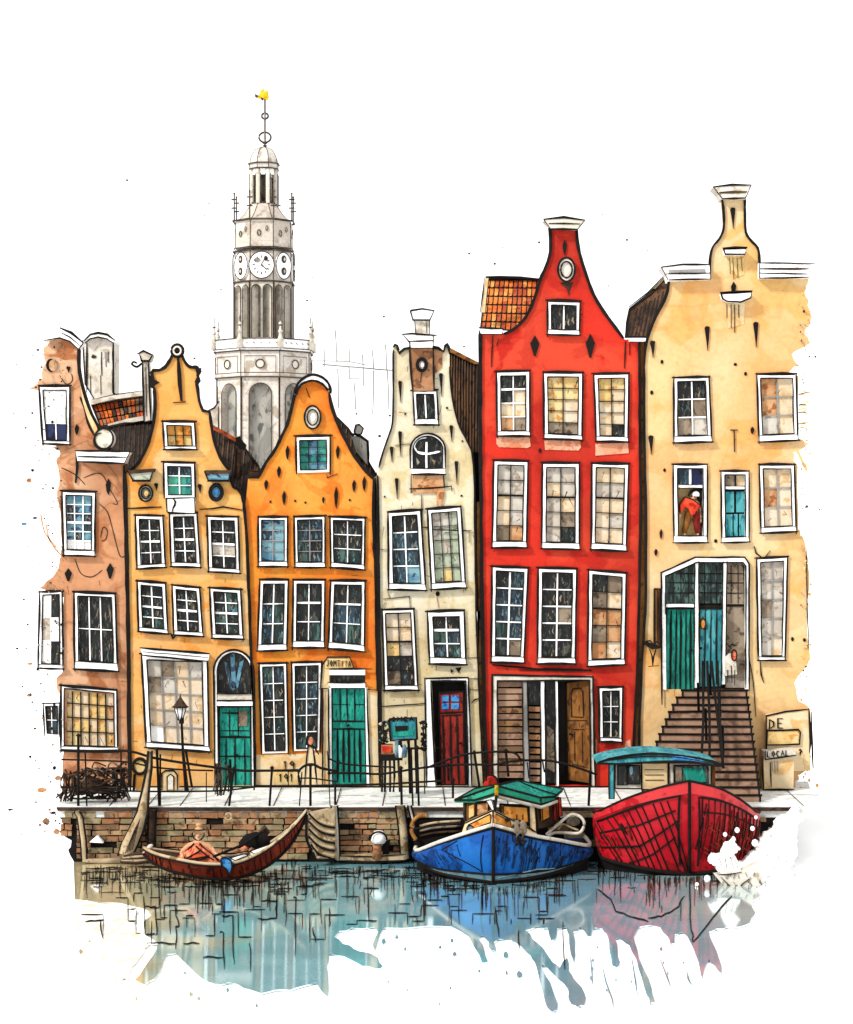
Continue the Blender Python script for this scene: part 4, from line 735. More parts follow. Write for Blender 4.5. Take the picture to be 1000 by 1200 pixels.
# ---------- house 6, straw yellow, broken-off right edge
y0 = -.12
Lb = [(749, 925), (749, 860), (752, 780), (757, 700), (757, 600), (755, 500), (755, 430)]
Lc = catmull([(756, 410), (760, 392), (768, 372), (777, 355), (782, 342), (784, 328)], 3)
Tp = [(832, 328)] + catmull([(832, 322), (832, 305), (835, 290), (843, 280), (848, 268), (848, 250), (846, 232)], 3)
Tr = catmull([(873, 232), (873, 250), (874, 272), (880, 282), (888, 291), (890, 305), (890, 325)], 3)
RR = ragged([(948, 326), (944, 340), (948, 352), (952, 372), (943, 390), (950, 402), (928, 415), (938, 428), (925, 436), (936, 441), (935, 515), (948, 520), (930, 530), (935, 546), (936, 620), (942, 632), (947, 660), (946, 720), (950, 772), (938, 790), (931, 800), (936, 822), (950, 832), (950, 900), (936, 908), (932, 923)], 2.5, 2, random.Random(8))
W6 = [(Q(791, 444, 830, 443, 833, 517, 791, 518), 2, 3, ['kk', 'km', 'mg'], 8), (Q(888, 440, 932, 440, 934, 515, 891, 517), 2, 3, ['oc', 'oc', 'gc'], 8), (Q(790, 545, 828, 545, 828, 636, 791, 636), 2, 1, [], 8), (Q(846, 553, 877, 553, 877, 635, 847, 636), 2, 1, [], 6), (Q(891, 546, 930, 546, 932, 622, 893, 624), 2, 3, ['cc', 'oc', 'cc'], 7), (Q(888, 656, 922, 654, 919, 773, 890, 773), 2, 5, ['gg', 'gg', 'mg', 'gg', 'gc'], 5)]
ent6 = [(779, 808), (778, 673), (816, 657), (872, 657), (875, 664), (875, 808)]
root6, m = make_house('h6', 'wide straw-yellow house with outdoor stairs, rightmost and broken off on the right', y0, Lb + Lc + Tp + Tr + RR, [inset(w[0]) for w in W6] + [ent6], M_H6,
    [(Lb, 2.4), (Lb[-1:] + Lc, 3), (Tp[1:], 2.2), (Tr, 2.2)], 850)
for x, y, h in ((859, 243, 25), (765, 399, 20), (829, 382, 29), (886, 377, 30), (763, 510, 23)): anchor(m, x, y, h, y0, 6, 'wedge')
anchor(m, 860, 330, 16, y0, 6); anchor(m, 882, 500, 9, y0, 4.5); anchor(m, 775, 620, 12, y0, 3.5); anchor(m, 769, 643, 9, y0, 4)
dots(m, [(776, 424), (862, 427), (874, 438), (764, 460), (779, 551), (839, 634), (929, 749), (943, 750)], y0, 1.8)
m.ink([(856, 504), (865, 504)], y0 - .03, 3); m.ink([(860.5, 504), (861, 530)], y0 - .03, 3.2, INKB)
m.poly([(853, 300), (872, 299), (872, 322), (858, 327), (855, 318)], y0 - .02, .018, PANE['y']); m.poly([(852, 356), (873, 354), (872, 380), (853, 385)], y0 - .02, .018, CREAM)
for x in (855, 859, 864, 869): m.ink([(x, 302), (x + 1, random.uniform(315, 328))], y0 - .02, 1, INKB, sub=False)
for x in (852, 857, 861, 866): m.ink([(x, 357), (x, random.uniform(370, 395))], y0 - .02, 1.6, INKB, sub=False)
m.ink([(891, 775), (892, 790), (895, 800)], y0 - .02, 1.8); m.ink([(884, 640), (886, 648), (895, 655), (903, 645)], y0 - .02, 1.5); m.ink([(951, 834), (952, 870), (953, 900)], y0 - .02, 2); m.ink([(945, 640), (946, 700), (948, 760)], y0 - .02, 1.2)
m.ink([(878, 770), (883, 800), (886, 840)], y0 - .01, 1, INKB)
scratches(m, 765, 640, 930, 820, 10, y0 - .003)
m.build('wall', root6)
body(root6, 765, 925, 420, (860, 340), y0)
t = MB(); t.poly([(836, 219), (858, 217), (880, 218), (875, 225), (874, 233), (846, 233), (843, 226)], y0 - .25, .75, OFFW); t.ink([(836, 219), (858, 216.5), (881, 217)], y0 - .25, 2.4); t.ink([(843, 226), (876, 225)], y0 - .25, 3, INKB); t.ink([(846, 233), (874, 232)], y0 - .25, 2.4); t.ink([(836, 219), (846, 232)], y0 - .25, 2); t.ink([(880, 218), (874, 232)], y0 - .25, 2)
t.build('gable_cap', root6)
t = MB(); t.poly([(775, 313), (832, 310), (833, 327), (784, 329), (782, 322)], y0 - .3, .8, WHITE); t.poly([(784, 316), (827, 315), (827, 320), (784, 321)], y0 - .32, .02, GREYL); t.ink([(775, 313), (800, 310), (832, 310)], y0 - .3, 2.4); t.ink([(775, 313), (783, 328)], y0 - .3, 2); t.ink([(781, 321), (832, 320)], y0 - .32, 2); t.ink([(784, 328), (833, 327)], y0 - .3, 2.4); t.ink([(832, 310), (833, 327)], y0 - .3, 1.8)
t.build('cornice', root6); t = MB()
t.poly([(890, 308)] + ragged([(952, 309), (946, 316), (949, 325)], 2, 2) + [(890, 326)], y0 - .3, .8, WHITE); t.ink([(890, 308), (955, 309)], y0 - .3, 1.8); t.ink([(891, 315), (948, 315)], y0 - .3, 2.6, INKB); t.ink([(890, 320), (946, 321)], y0 - .3, 1.6); t.ink([(890, 326), (948, 325)], y0 - .3, 2); t.ink([(890, 308), (890, 326)], y0 - .3, 1.8)
t.build('cornice', root6)
for a in ([(848, 292), (875, 291), (873, 298), (850, 298)], [(845, 344), (881, 342), (880, 349), (868, 354), (852, 353), (847, 350)]):
    t = MB(); t.poly(a, y0 - .35, .34, WHITE); t.ink(a, y0 - .35, 1.8, closed=True); t.ink([(a[0][0] - 1, a[0][1] - 1), (a[1][0] + 1, a[1][1] - 1)], y0 - .35, 3.4); t.build('stone_ledge', root6)
for i, (q, nx, ny, cl, sl_) in enumerate(W6):
    if cl: window(root6, y0, q, nx, ny, cl, 'w' if i == 0 else 'g', sl_, 4, None if i < 5 else 1, bw=2 if i < 5 else 1.4, inkw=2.2)
# window with figure
def framed(q, root, y0, sill=8, fw=4, label=None, tr=.24):
    t = MB(); W_ = q[1][0] - q[0][0]; H_ = q[3][1] - q[0][1]; inner = [bil(q, fw / W_, fw / H_), bil(q, 1 - fw / W_, fw / H_), bil(q, 1 - fw / W_, 1 - sill / H_), bil(q, fw / W_, 1 - sill / H_)]
    t.poly(q, y0 - .06, .18, WHITE, None, [inner]); t.ink(inner, y0 - .06, 1.5, closed=True)
    t.ink([(q[0][0] - 3, q[0][1] - 1), (q[1][0] + 2, q[1][1] - 1)], y0 - .05, 3.4); t.ink([(q[0][0] - 1, q[0][1]), (q[3][0] - 1, q[3][1])], y0 - .05, 2); t.ink([(q[1][0] + 1, q[1][1]), (q[2][0] + 1, q[2][1])], y0 - .05, 1.8)
    a, b = bil(inner, 0, tr), bil(inner, 1, tr); t.poly([a, b, (b[0], b[1] + 4), (a[0], a[1] + 4)], y0 - .03, .12, WHITE); t.ink([a, b], y0 - .03, 1.2); t.ink([(a[0], a[1] + 4), (b[0], b[1] + 4)], y0 - .03, 1.5)
    fo = t.build('window', root, label)
    s = MB(); sq = [bil(q, 0, 1 - sill / H_), bil(q, 1, 1 - sill / H_), bil(q, 1.03, 1), bil(q, -.02, 1)]; s.poly(sq, y0 - .15, .085, WHITE); s.ink([sq[0], sq[1]], y0 - .15, 1.4); s.ink([(sq[3][0] - 2, sq[3][1]), (sq[2][0] + 2, sq[2][1])], y0 - .15, 2.6); s.build('sill', fo)
    return fo, inner
fo, inn = framed(W6[2][0], root6, y0, label='open window with a red-coated figure in it')
p = MB(); p.poly([bil(inn, 0, 0), bil(inn, .48, 0), bil(inn, .48, .24), bil(inn, 0, .24)], y0 + .08, .03, PANE['b']); p.poly([bil(inn, .52, 0), bil(inn, 1, 0), bil(inn, 1, .24), bil(inn, .52, .24)], y0 + .08, .03, PANE['n']); p.build('pane', fo)
p = MB(); p.poly([bil(inn, .46, 0), bil(inn, .54, 0), bil(inn, .54, .24), bil(inn, .46, .24)], y0 + .02, .06, WHITE); p.build('glazing_bar', fo)
p = MB(); p.poly([(792, 570), (828, 570), (828, 630), (792, 630)], y0 + .33, .03, PANE['y']); p.poly([(812, 572), (827, 572), (827, 628), (818, 628), (822, 596)], y0 + .31, .02, BODY); p.build('room_wall', fo)
fo, inn = framed(W6[3][0], root6, y0, 6, 3.5, label='window closed by teal shutters', tr=.18)
p = MB(); p.poly([bil(inn, 0, 0), bil(inn, .5, 0), bil(inn, .5, .2), bil(inn, 0, .2)], y0 + .08, .03, PANE['m']); p.poly([bil(inn, .55, 0), bil(inn, 1, 0), bil(inn, 1, .2), bil(inn, .55, .2)], y0 + .08, .03, PANE['c']); p.poly([bil(inn, .48, 0), bil(inn, .56, 0), bil(inn, .56, .2), bil(inn, .48, .2)], y0 + .04, .06, INK); p.build('pane', fo)
p = MB()
for u0, u1, v0, v1 in ((.03, .44, .27, .6), (.56, .97, .27, .6), (.03, .36, .63, .98), (.43, .62, .63, .98), (.7, .97, .63, .98)): p.poly([bil(inn, u0, v0), bil(inn, u1, v0), bil(inn, u1, v1), bil(inn, u0, v1)], y0 + .05, .05, TEAL2)
p.poly([bil(inn, 0, .22), bil(inn, 1, .22), bil(inn, 1, 1), bil(inn, 0, 1)], y0 + .1, .03, INK); p.build('shutter', fo)
# entrance
t = MB(); ring = [(776, 808), (775, 671), (815, 654), (873, 654), (878, 661), (878, 810), (874, 810), (874, 663), (871, 659), (817, 659), (780, 675), (781, 808)]
t.poly(ring, y0 - .07, .2, WHITE); t.ink([(776, 826), (775, 671), (815, 653), (873, 653), (878, 661), (878, 810)], y0 - .07, 2); t.ink([(780, 720), (780, 675), (817, 659), (871, 659), (874, 663), (874, 806)], y0 - .07, 1.6)
t.poly([(815, 657), (818.5, 657), (819, 806), (814, 806)], y0 - .05, .2, WHITE); t.poly([(848, 657), (852, 657), (850, 802), (846, 802)], y0 - .05, .2, WHITE); t.poly([(780, 708), (815, 708), (815, 712), (780, 712)], y0 - .04, .2, WHITE)
for a in ([(814.5, 657), (813.5, 806)], [(819, 657), (819.5, 806)], [(847.5, 657), (845.5, 802)], [(852, 657), (850.5, 802)], [(780, 707), (815, 707)], [(780, 712), (815, 712)]): t.ink(a, y0 - .05, 1.4)
ef = t.build('entrance_frame', root6)
t = MB(); t.poly([(781, 676), (815, 661), (815, 708), (781, 708)], y0 + .1, .03, PANE['e']); t.poly([(819, 660), (848, 660), (847, 707), (819, 707)], y0 + .1, .03, PANE['e']); t.poly([(852, 660), (871, 660), (872, 708), (852, 708)], y0 + .1, .03, PANE['m'])
for x in (789, 798, 807, 826, 833, 840, 857, 865): t.ink([(x, 662 + max(0, (812 - x) * .42)), (x, 707)], y0 + .1, 1.3, sub=False)
for yy in (672, 683, 695): t.ink([(782 if yy > 676 else 792, yy), (871, yy)], y0 + .1, 1.2)
t.build('transom_pane', ef)
leaf(root6, y0, [(781, 713), (814, 713), (814, 808), (779, 828)], TEAL, [([(u, .02), (u, .97)], random.uniform(1.5, 2.6)) for u in (.18, .36, .52, .7, .86)], (.9, .5), label='teal plank door, left leaf')
leaf(root6, y0, [(820, 713), (847, 713), (846, 805), (819, 806)], TEAL2, [([(u, .02), (u, .97)], random.uniform(1.2, 2.)) for u in (.25, .5, .75)] + [([(0, -.03), (1, -.03)], 5)], (.1, .5), label='blue-teal plank door, right leaf')
t = MB(); t.poly([(852, 711), (872, 711), (874, 806), (850, 806)], y0 + .12, .05, PANE['m']); t.ink([(852, 710), (872, 710)], y0 + .1, 2.4)
t.poly([(852, 795), (872, 795), (873, 806), (851, 806)], y0 + .1, .02, PANE['g']); t.build('side_panel', root6)
t = MB(); t.poly(circ(824, 731, 3.2, 6, 12), y0 - .0, .09, PANE['a']); t.ink(circ(824, 731, 3.2, 6, 12), y0, 1.3, closed=True, sub=False); t.ink([(824, 722), (824, 726)], y0, 2); t.build('door_lantern', root6)

# ================================================================== ROOFS BEHIND THE GABLES (parts of their houses)
def slanty(pts, yb, yt):
    lo = max(p[1] for p in pts); hi = min(p[1] for p in pts)
    return lambda x, y: yb + (yt - yb) * (lo - y) / max(1e-6, lo - hi)
def roof(parent, pts, yb, yt, mat, stripes=0, smat=None, lean=0, outline=2.6, label=None, sw_=1.6):
    t = MB(); f = slanty(pts, yb, yt); t.slant(pts, yb, yt, .25, mat)
    f3 = lambda x, y: P(x, y, f(x, y))
    x0, x1 = min(p[0] for p in pts), max(p[0] for p in pts); y0_, y1_ = min(p[1] for p in pts), max(p[1] for p in pts)
    def span(xx):
        ys = []
        for a, b in zip(pts, pts[1:] + pts[:1]):
            if (a[0] - xx) * (b[0] - xx) < 0: ys.append(a[1] + (b[1] - a[1]) * (xx - a[0]) / (b[0] - a[0]))
        return (min(ys), max(ys)) if len(ys) >= 2 else None
    for k in range(stripes):
        xx = x0 + (x1 - x0) * (k + .5) / stripes; s = span(xx)
        if not s: continue
        a, b = s; pl = [(xx + lean * (b - yy) / max(1, y1_ - y0_) + random.uniform(-.4, .4), yy) for yy in (a + 1, a * .66 + b * .34, a * .34 + b * .66, b - 1)]
        t.ribbon(pl, sw_, smat or ROOFB, f3, (0, -.05, 0))
    if outline: t.ribbon(pts + [pts[0]], outline, INK, f3, (0, -.07, 0), taper=False)
    return t.build('roof', parent, label)
# house 1/2 gap
def tiled(parent, quad, yb, yt, nu, nv, label=None, mats=None):
    t = MB(); t.slant(quad, yb + .06, yt + .06, .2, INK); f = slanty(quad, yb, yt)
    for j in range(nv):
        for i in range(nu):
            e = .11; j_ = lambda: random.uniform(-.05, .05)
            c = [bil(quad, (i + e + j_()) / nu, (j + e) / nv), bil(quad, (i + 1 - e + j_()) / nu, (j + e + .05) / nv), bil(quad, (i + .95 - e) / nu, (j + 1 - e) / nv), bil(quad, (i + e) / nu, (j + 1 - e * .5) / nv)]
            mx = bil(c, .5, 1.08); c = [c[0], c[1], c[2], mx, c[3]]
            t.prism3([P(x, y, f(x, y) - .02) for x, y in c], (0, .09, 0), random.choice(mats or TILE))
    t.ribbon(quad + [quad[0]], 2.4, INK, lambda x, y: P(x, y, f(x, y) - .04), (0, -.05, 0), taper=False)
    return t.build('tiled_roof', parent, label)
tiled(root1, [(108, 474), (168, 464), (169, 490), (118, 500)], 5.2, 6.4, 12, 3, mats=[TILE[1], BRICK[1], TILE[0], INKB], label= 'orange-brown pantile roof between the gables')
t = MB(); t.ribbon([(108, 472), (135, 466), (170, 461)], 5, OFFW, lambda x, y: P(x, y, 6.0), (0, -.3, 0), taper=False); t.ribbon([(108, 469), (135, 463), (170, 458)], 1.6, INK, lambda x, y: P(x, y, 5.9), (0, -.2, 0)); t.build('ridge_tiles', root1); t = MB(); t.ribbon([(128, 500), (150, 494), (182, 488)], 5, OFFW, lambda x, y: P(x, y, 4.9), (0, -.2, 0), taper=False); t.ribbon([(126, 503), (150, 497), (182, 491)], 1.6, INK, lambda x, y: P(x, y, 4.75), (0, -.2, 0)); t.build('ridge_tiles', root1)
roof(root1, [(112, 504), (150, 495), (186, 489), (190, 540), (168, 560), (150, 600), (140, 560), (118, 540)], .6, 5, ROOFK, 14, INKB, 6)
t = MB(); o_ = [(97, 400), (104, 395), (114, 391), (124, 393), (134, 399), (133, 460), (137, 466), (143, 470), (133, 474), (120, 473), (108, 468), (100, 450)]
t.poly(o_, 6.8, 1.2, OFFW); t.ink([(133, 400), (133, 460), (138, 466), (143, 470)], 6.8, 2.4); t.ink([(102, 402), (102, 460)], 6.8, 2); t.ink([(97, 398), (100, 450), (112, 470)], 6.8, 1.4)
t.poly([(98, 401), (97, 398), (106, 392), (115, 390), (126, 392), (135, 398), (133, 401), (124, 396), (115, 394), (106, 396)], 6.6, 1.5, WHITE); t.ink([(98, 400), (106, 392), (115, 390), (126, 392), (135, 399)], 6.6, 2.6); t.ink([(99, 403), (106, 397), (115, 395), (125, 397), (133, 402)], 6.6, 1.8)
for x, a, b in ((119, 412, 440), (124, 413, 430), (127, 412, 425), (109, 415, 420), (106, 440, 462), (118, 440, 462)): t.ink([(x, a), (x + .5, b)], 6.8, 1.4, INKB)
t.poly(circ(125, 418, 2, 5, 10), 6.77, .03, GREYL); t.poly(circ(110, 418, 3, 2, 10), 6.77, .03, INKB)
t.build('chimney', root1, 'broad round-topped off-white chimney')
t = MB(); t.poly([(167, 422), (174, 422), (177, 492), (169, 494)], 3.2, .5, OFFW); t.ink([(167, 422), (169, 494)], 3.2, 2.2); t.ink([(174, 422), (177, 492)], 3.2, 2.2); t.ink([(171, 430), (172, 488)], 3.2, .9)
t.poly([(162, 414), (168, 411), (178, 415), (175, 423), (166, 423)], 3.1, .7, OFFW); t.ink([(161, 415), (168, 411), (179, 416), (175, 423), (166, 423), (164, 416)], 3.1, 2.4); t.ink(catmull([(167, 425), (161, 430), (155, 427), (157, 424), (161, 426)], 3), 3.1, 2.4)
t.poly([(175, 440), (182, 440), (181, 452), (176, 450)], 3.0, .3, INK); t.build('chimney_pipe', root1, 'thin off-white chimney pipe with a hooked top')
# behind house 2, right side
roof(root2, [(240, 492), (250, 500), (266, 508), (282, 519), (303, 546), (306, 560), (296, 600), (288, 640), (284, 590), (268, 560), (248, 530)], .5, 4.5, ROOFK, 12, ROOFB, 14)
t = MB(); t.ribbon([(247, 500), (262, 507), (281, 518)], 4, TILE[1], lambda x, y: P(x, y, 3.6), (0, -.15, 0), taper=False)
t.poly([(276, 530), (280, 520), (283, 524), (281, 545), (279, 600), (276, 600)], 2.6, .3, INKB); t.ink([(277, 524), (276, 560), (275, 600)], 2.6, 1.6); t.poly([(276, 513), (281, 511), (284, 517), (288, 521), (287, 526), (281, 526), (277, 522)], 2.5, .4, INK)
t.build('chimney_pipe', root2, 'small black chimney pot and pipe')
t = MB(); t.poly([(291, 550), (306, 552), (305, 559), (290, 558)], .5, .3, INKB); t.ink([(290, 551), (307, 553)], .5, 1.6); t.build('roof_edge', root2)
# behind house 3
roof(root3, [(386, 484), (396, 490), (408, 502), (420, 520), (434, 545), (441, 556), (441, 640), (436, 575), (420, 545), (404, 520)], .4, 3.5, ROOFK, 10, ROOFB, 10)
roof(root3, [(349, 450), (345, 462), (341, 476), (338, 492), (345, 484), (352, 470)], .4, .9, INK, 0, outline=0, label='black roof edge left of the round cap')
t = MB(); t.poly([(412, 512), (421, 510), (431, 518), (431, 545), (418, 530)], 2.2, .8, STONED); t.ink([(410, 508), (421, 510), (431, 517), (432, 548)], 2.2, 3.4); t.poly([(415, 506), (417, 498), (421, 497), (426, 502), (424, 508), (419, 511)], 2.2, .5, GREYL); t.ink([(415, 506), (417, 498), (421, 497), (426, 502), (424, 508), (419, 511)], 2.2, 1.6, closed=True); t.build('dormer', root3, 'small grey dormer with a vent on the dark roof')
# between 3 and 4: narrow grey-brown strip
t = MB(); t.poly([(438, 560), (443, 556), (445, 700), (447, 923), (441, 923), (441, 700)], .1, .2, WOOD); t.ink([(440, 560), (441, 700), (444, 923)], .08, 2); t.build('downpipe', root3)
# behind house 4: large dark roof
roof(root4, [(524, 408), (534, 414), (550, 424), (566, 430), (568, 700), (556, 640), (550, 560), (548, 530), (530, 480)], .4, 4, ROOFK, 14, ROOFB, 3)
t = MB(); t.ribbon([(524, 409), (545, 420), (566, 430)], 4, OCHRE, lambda x, y: P(x, y, 4), (0, -.3, 0), taper=False); t.build('ridge_tiles', root4)
t = MB(); t.poly([(553, 530), (566, 530), (571, 923), (566, 923), (557, 640)], .5, .2, INK); t.build('gap_wall', root4)
t = MB()
for a in ([(558, 589), (560, 587), (564, 588), (566, 600), (566, 650), (565, 718), (560, 716), (558, 650)], [(561, 725), (566, 725), (567, 800), (570, 880), (572, 922), (566, 922), (563, 840), (560, 780)]): t.poly(a, .02, .2, OCHRE); t.ink(a, .02, 2.2, closed=True)
t.build('downpipe', root4, 'ochre downpipe in the dark gap')
# behind house 5: pantile slope on the left
tiled(root5, [(570, 327), (640, 327), (640, 388), (563, 386)], .6, 3.6, 13, 6, 'orange pantile roof slope beside the red gable')
t = MB(); t.poly([(569, 326), (573, 326), (569, 366), (564, 366)], .5, .2, CREAM); t.ink([(568, 325), (563, 366)], .5, 1.8); t.ink([(573, 326), (569, 366)], .5, 1.4); t.build('verge_board', root5); t = MB(); t.ribbon([(569, 325), (585, 325), (610, 326), (636, 328)], 3, INK, lambda x, y: P(x, y, 3.5), (0, -.15, 0)); t.build('ridge_line', root5)
t = MB(); t.poly([(749, 400), (756, 400), (757, 700), (752, 860), (748, 925), (741, 925), (745, 860), (749, 700)], .05, .25, ROOFB if False else OCHRE); t.ink([(756, 400), (757, 520), (757, 700), (751, 840), (748, 922)], .03, 2.6); t.ink([(750, 400), (751, 600), (748, 760), (742, 900), (741, 922)], .03, 2.2); t.build('downpipe', root5, 'ochre-brown strip beside the red wall')
# behind house 6: brown ribbed roof on the left
roof(root6, [(738, 362), (762, 344), (783, 322), (790, 335), (780, 370), (768, 395), (733, 395), (735, 378)], .6, 3.8, ROOFB, 13, ROOFK, 16)
t = MB(); t.ribbon([(738, 362), (760, 345), (783, 321)], 2.6, CREAM, lambda x, y: P(x, y, 3.2), (0, -.2, 0), taper=False); t.ribbon([(737, 360), (759, 343), (782, 319)], 1.6, INK, lambda x, y: P(x, y, 3.1), (0, -.2, 0)); t.build('verge_board', root6)

TINK = wc('tower_line', (74, 64, 56), (92, 82, 72), (54, 46, 40), edge=0)
# ================================================================== CHURCH TOWER
TY = 40.0; tcx = P(309.5, 600, TY).x
zt = lambda py: P(0, py, TY).z
sc_ = (D0 + TY) / F
tower = thing('church_tower', Vector((tcx, TY, 0)), 'pale stone church tower with a clock, lantern dome and gold weathervane', 'church tower')
def octo(mb, r0, r1, z0, z1, m, edge=1.6, ef=None):
    """octagonal storey; r in px (half width), z in px rows"""
    R0, R1 = r0 * sc_ / .924, r1 * sc_ / .924; vs = []
    for rr, zz in ((R0, zt(z0)), (R1, zt(z1))):
        for k in range(8):
            a = R(22.5 + 45 * k); vs.append((tcx + rr * math.cos(a), TY + rr * math.sin(a), zz))
    mb.add(vs, [[k, (k + 1) % 8, 8 + (k + 1) % 8, 8 + k] for k in range(8)] + [list(range(8))[::-1], list(range(8, 16))], m)
    if edge:
        for k in range(8):
            a = R(22.5 + 45 * k); mb.tube([(tcx + R0 * math.cos(a), TY + R0 * math.sin(a), zt(z0)), (tcx + R1 * math.cos(a), TY + R1 * math.sin(a), zt(z1))], edge * sc_ * .36, INKB if edge < 1.5 else TINK, 5)
def ring8(mb, r, z, w_, m=None):
    RR = r * sc_ / .924; mb.tube([(tcx + RR * math.cos(R(22.5 + 45 * k)), TY + RR * math.sin(R(22.5 + 45 * k)), zt(z)) for k in range(9)], w_ * sc_ * .38, m or TINK, 6)
def face_pt(k, r, u, pz):      # point on octagon face k: u in metres along the face
    a = R(45 * k); ap = r * sc_; n = Vector((math.cos(a), math.sin(a), 0)); t = Vector((-math.sin(a), math.cos(a), 0))
    return Vector((tcx, TY, 0)) + n * ap + t * u + Vector((0, 0, zt(pz)))
def fpoly(mb, k, r, pts, m, out=.03, thick=.06, holes=()):
    a = R(45 * k); n = Vector((math.cos(a), math.sin(a), 0))
    mb.prism3([face_pt(k, r, u, pz) + n * out for u, pz in pts], -n * thick, m, None, [[face_pt(k, r, u, pz) + n * out for u, pz in h] for h in holes])
def fline(mb, k, r, pts, w_, m=TINK, out=.05):
    a = R(45 * k); n = Vector((math.cos(a), math.sin(a), 0)); mb.tube([face_pt(k, r, u, pz) + n * out for u, pz in pts], w_ * sc_ * .38, m, 4, False)
hw = lambda r: r * sc_ * .4142      # half face width in metres
def arcade(mb, r, top, bot, arches, mat, z0, z1, inner, lw=1.2, t_=.5):
    """octagon shell with arched openings on each face over a darker core"""
    core = MB()
    for k in range(8):
        h = hw(r) / .924 * .924; W_ = hw(r); holes = []
        for (u0, u1) in arches:
            a_, b_ = -W_ + 2 * W_ * u0, -W_ + 2 * W_ * u1; cx = (a_ + b_) / 2; rr = (b_ - a_) / 2
            holes.append([(a_, bot)] + [(cx - rr * math.cos(math.pi * i / 10), top + rr / sc_ - rr / sc_ * math.sin(math.pi * i / 10)) for i in range(11)] + [(b_, bot)])
        fpoly(mb, k, r, [(-W_, z0), (W_, z0), (W_, z1), (-W_, z1)], mat, 0, t_, holes)
        if k in (4, 5, 6, 7):
            for hh in holes: fline(mb, k, r, hh, lw)
        for W2_ in (-W_, W_): fline(mb, k, r, [(W2_, z0), (W2_, z1)], lw, INKB)
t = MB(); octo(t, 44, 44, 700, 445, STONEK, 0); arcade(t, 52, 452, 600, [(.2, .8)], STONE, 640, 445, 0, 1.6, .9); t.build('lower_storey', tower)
t = MB(); t.poly([(257, 470), (252, 478), (240, 483), (236, 489), (244, 491), (248, 520), (252, 700), (262, 700), (262, 470)], TY - 1, 2, STONE); t.ink([(257, 470), (251, 478), (241, 483), (236, 488), (244, 491), (247, 520), (251, 560)], TY - 1, 1.8); t.ink([(256, 476), (257, 520)], TY - 1, 1.1); t.build('buttress', tower)
t = MB(); octo(t, 54, 54, 445, 414, STONE, 1.4); ring8(t, 55, 445, 2.4); ring8(t, 54, 440, 1.2, INKB); ring8(t, 56, 415, 2.4)
for k in range(8):
    W_ = hw(54); fline(t, k, 54, [(-W_ * .8, 440), (-W_ * .8, 421), (W_ * .8, 421), (W_ * .8, 440)], 1, INKB)
    fpoly(t, k, 54, [(x * sc_, 430 + y) for x, y in circ(0, 0, 5, 5, 14)], OFFW, .06, .1); fline(t, k, 54, [(x * sc_, 430 + y) for x, y in circ(0, 0, 5, 5, 14) + [(5, 0)]], 2, TINK, .08)
t.build('frieze', tower)
t = MB(); octo(t, 56, 56, 414, 401, WHITE, 1.2); ring8(t, 57, 412, 1.6); ring8(t, 57, 401, 2)
for k in range(8):
    for u in (-.7, -.35, 0, .4, .75): fline(t, k, 56, [(hw(56) * u, 405), (hw(56) * u + .1, 407)], 1.2, INKB, .04)
bal = t.build('balustrade', tower)
for k in range(8):
    a = R(22.5 + 45 * k); RR = 56 * sc_ / .924; b = Vector((tcx + RR * math.cos(a), TY + RR * math.sin(a), 0)); t = MB()
    t.lathe(b + Vector((0, 0, zt(412))), [(.16, 0), (.16, .35), (.2, .38), (.1, .5), (.06, .7), (.12, .78), (.05, .9), (.03, 1.1), (.09, 1.16), (.02, 1.26), (0, 1.55)], OFFW, 8)
    for pz in (402, 394, 386): t.lathe(b + Vector((0, 0, zt(pz))), [(0, -.05), (.11, 0), (0, .05)], TINK, 8)
    t.tube([b + Vector((0, 0, zt(396))), b + Vector((0, 0, zt(375)))], .022, TINK, 5)
    t.build('finial', tower)
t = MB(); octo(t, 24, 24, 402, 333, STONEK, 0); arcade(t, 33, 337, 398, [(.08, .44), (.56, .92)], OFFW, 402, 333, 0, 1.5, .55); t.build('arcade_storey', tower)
t = MB(); octo(t, 32.5, 32.5, 333, 297, STONE, 1.6); ring8(t, 34.5, 333, 3); ring8(t, 34.5, 297, 2.8); ring8(t, 34, 293, 1.4, INKB)
t.build('clock_storey', tower)
for k in range(8):
    t = MB(); big = 1 if k == 6 else .8
    o_ = circ(0, 0, 14.5 if k == 6 else 11.5, 15.5, 28)
    fpoly(t, k, 32.5, [(x * sc_, 314.5 + y) for x, y in o_], WHITE, .12, .12); fline(t, k, 32.5, [(x * sc_, 314.5 + y) for x, y in o_ + o_[:1]], 1.8, TINK, .12)
    if k == 6:
        for i in range(12):
            a = 30 * i; fline(t, k, 32.5, [(7.5 * math.cos(R(a)) * sc_, 314.5 + 8 * math.sin(R(a))), (10.5 * math.cos(R(a)) * sc_, 314.5 + 11 * math.sin(R(a)))], 1.5, INKB, .14)
        fpoly(t, k, 32.5, [(x * sc_, 309 + y) for x, y in circ(-5, 0, 4, 3, 10)], STONED, .15, .03); fpoly(t, k, 32.5, [(x * sc_, 307 + y) for x, y in circ(5, 0, 2.4, 3, 10)], INKB, .15, .03)
        fline(t, k, 32.5, [(0, 314.5), (6 * sc_, 320)], 1.8, TINK, .17); fline(t, k, 32.5, [(-1 * sc_, 316), (5 * sc_, 305)], 1.5, TINK, .17)
    else:
        for yy in (307, 321): fpoly(t, k, 32.5, [(x * sc_, yy + y) for x, y in circ(0, 0, 3.6, 4.6, 12)], TINK, .15, .03); fpoly(t, k, 32.5, [(x * sc_, yy + y) for x, y in circ(.4, 0, 1.3, 2, 8)], STONE, .17, .03)
    t.build('clock' if k == 6 else 'round_panel', tower)
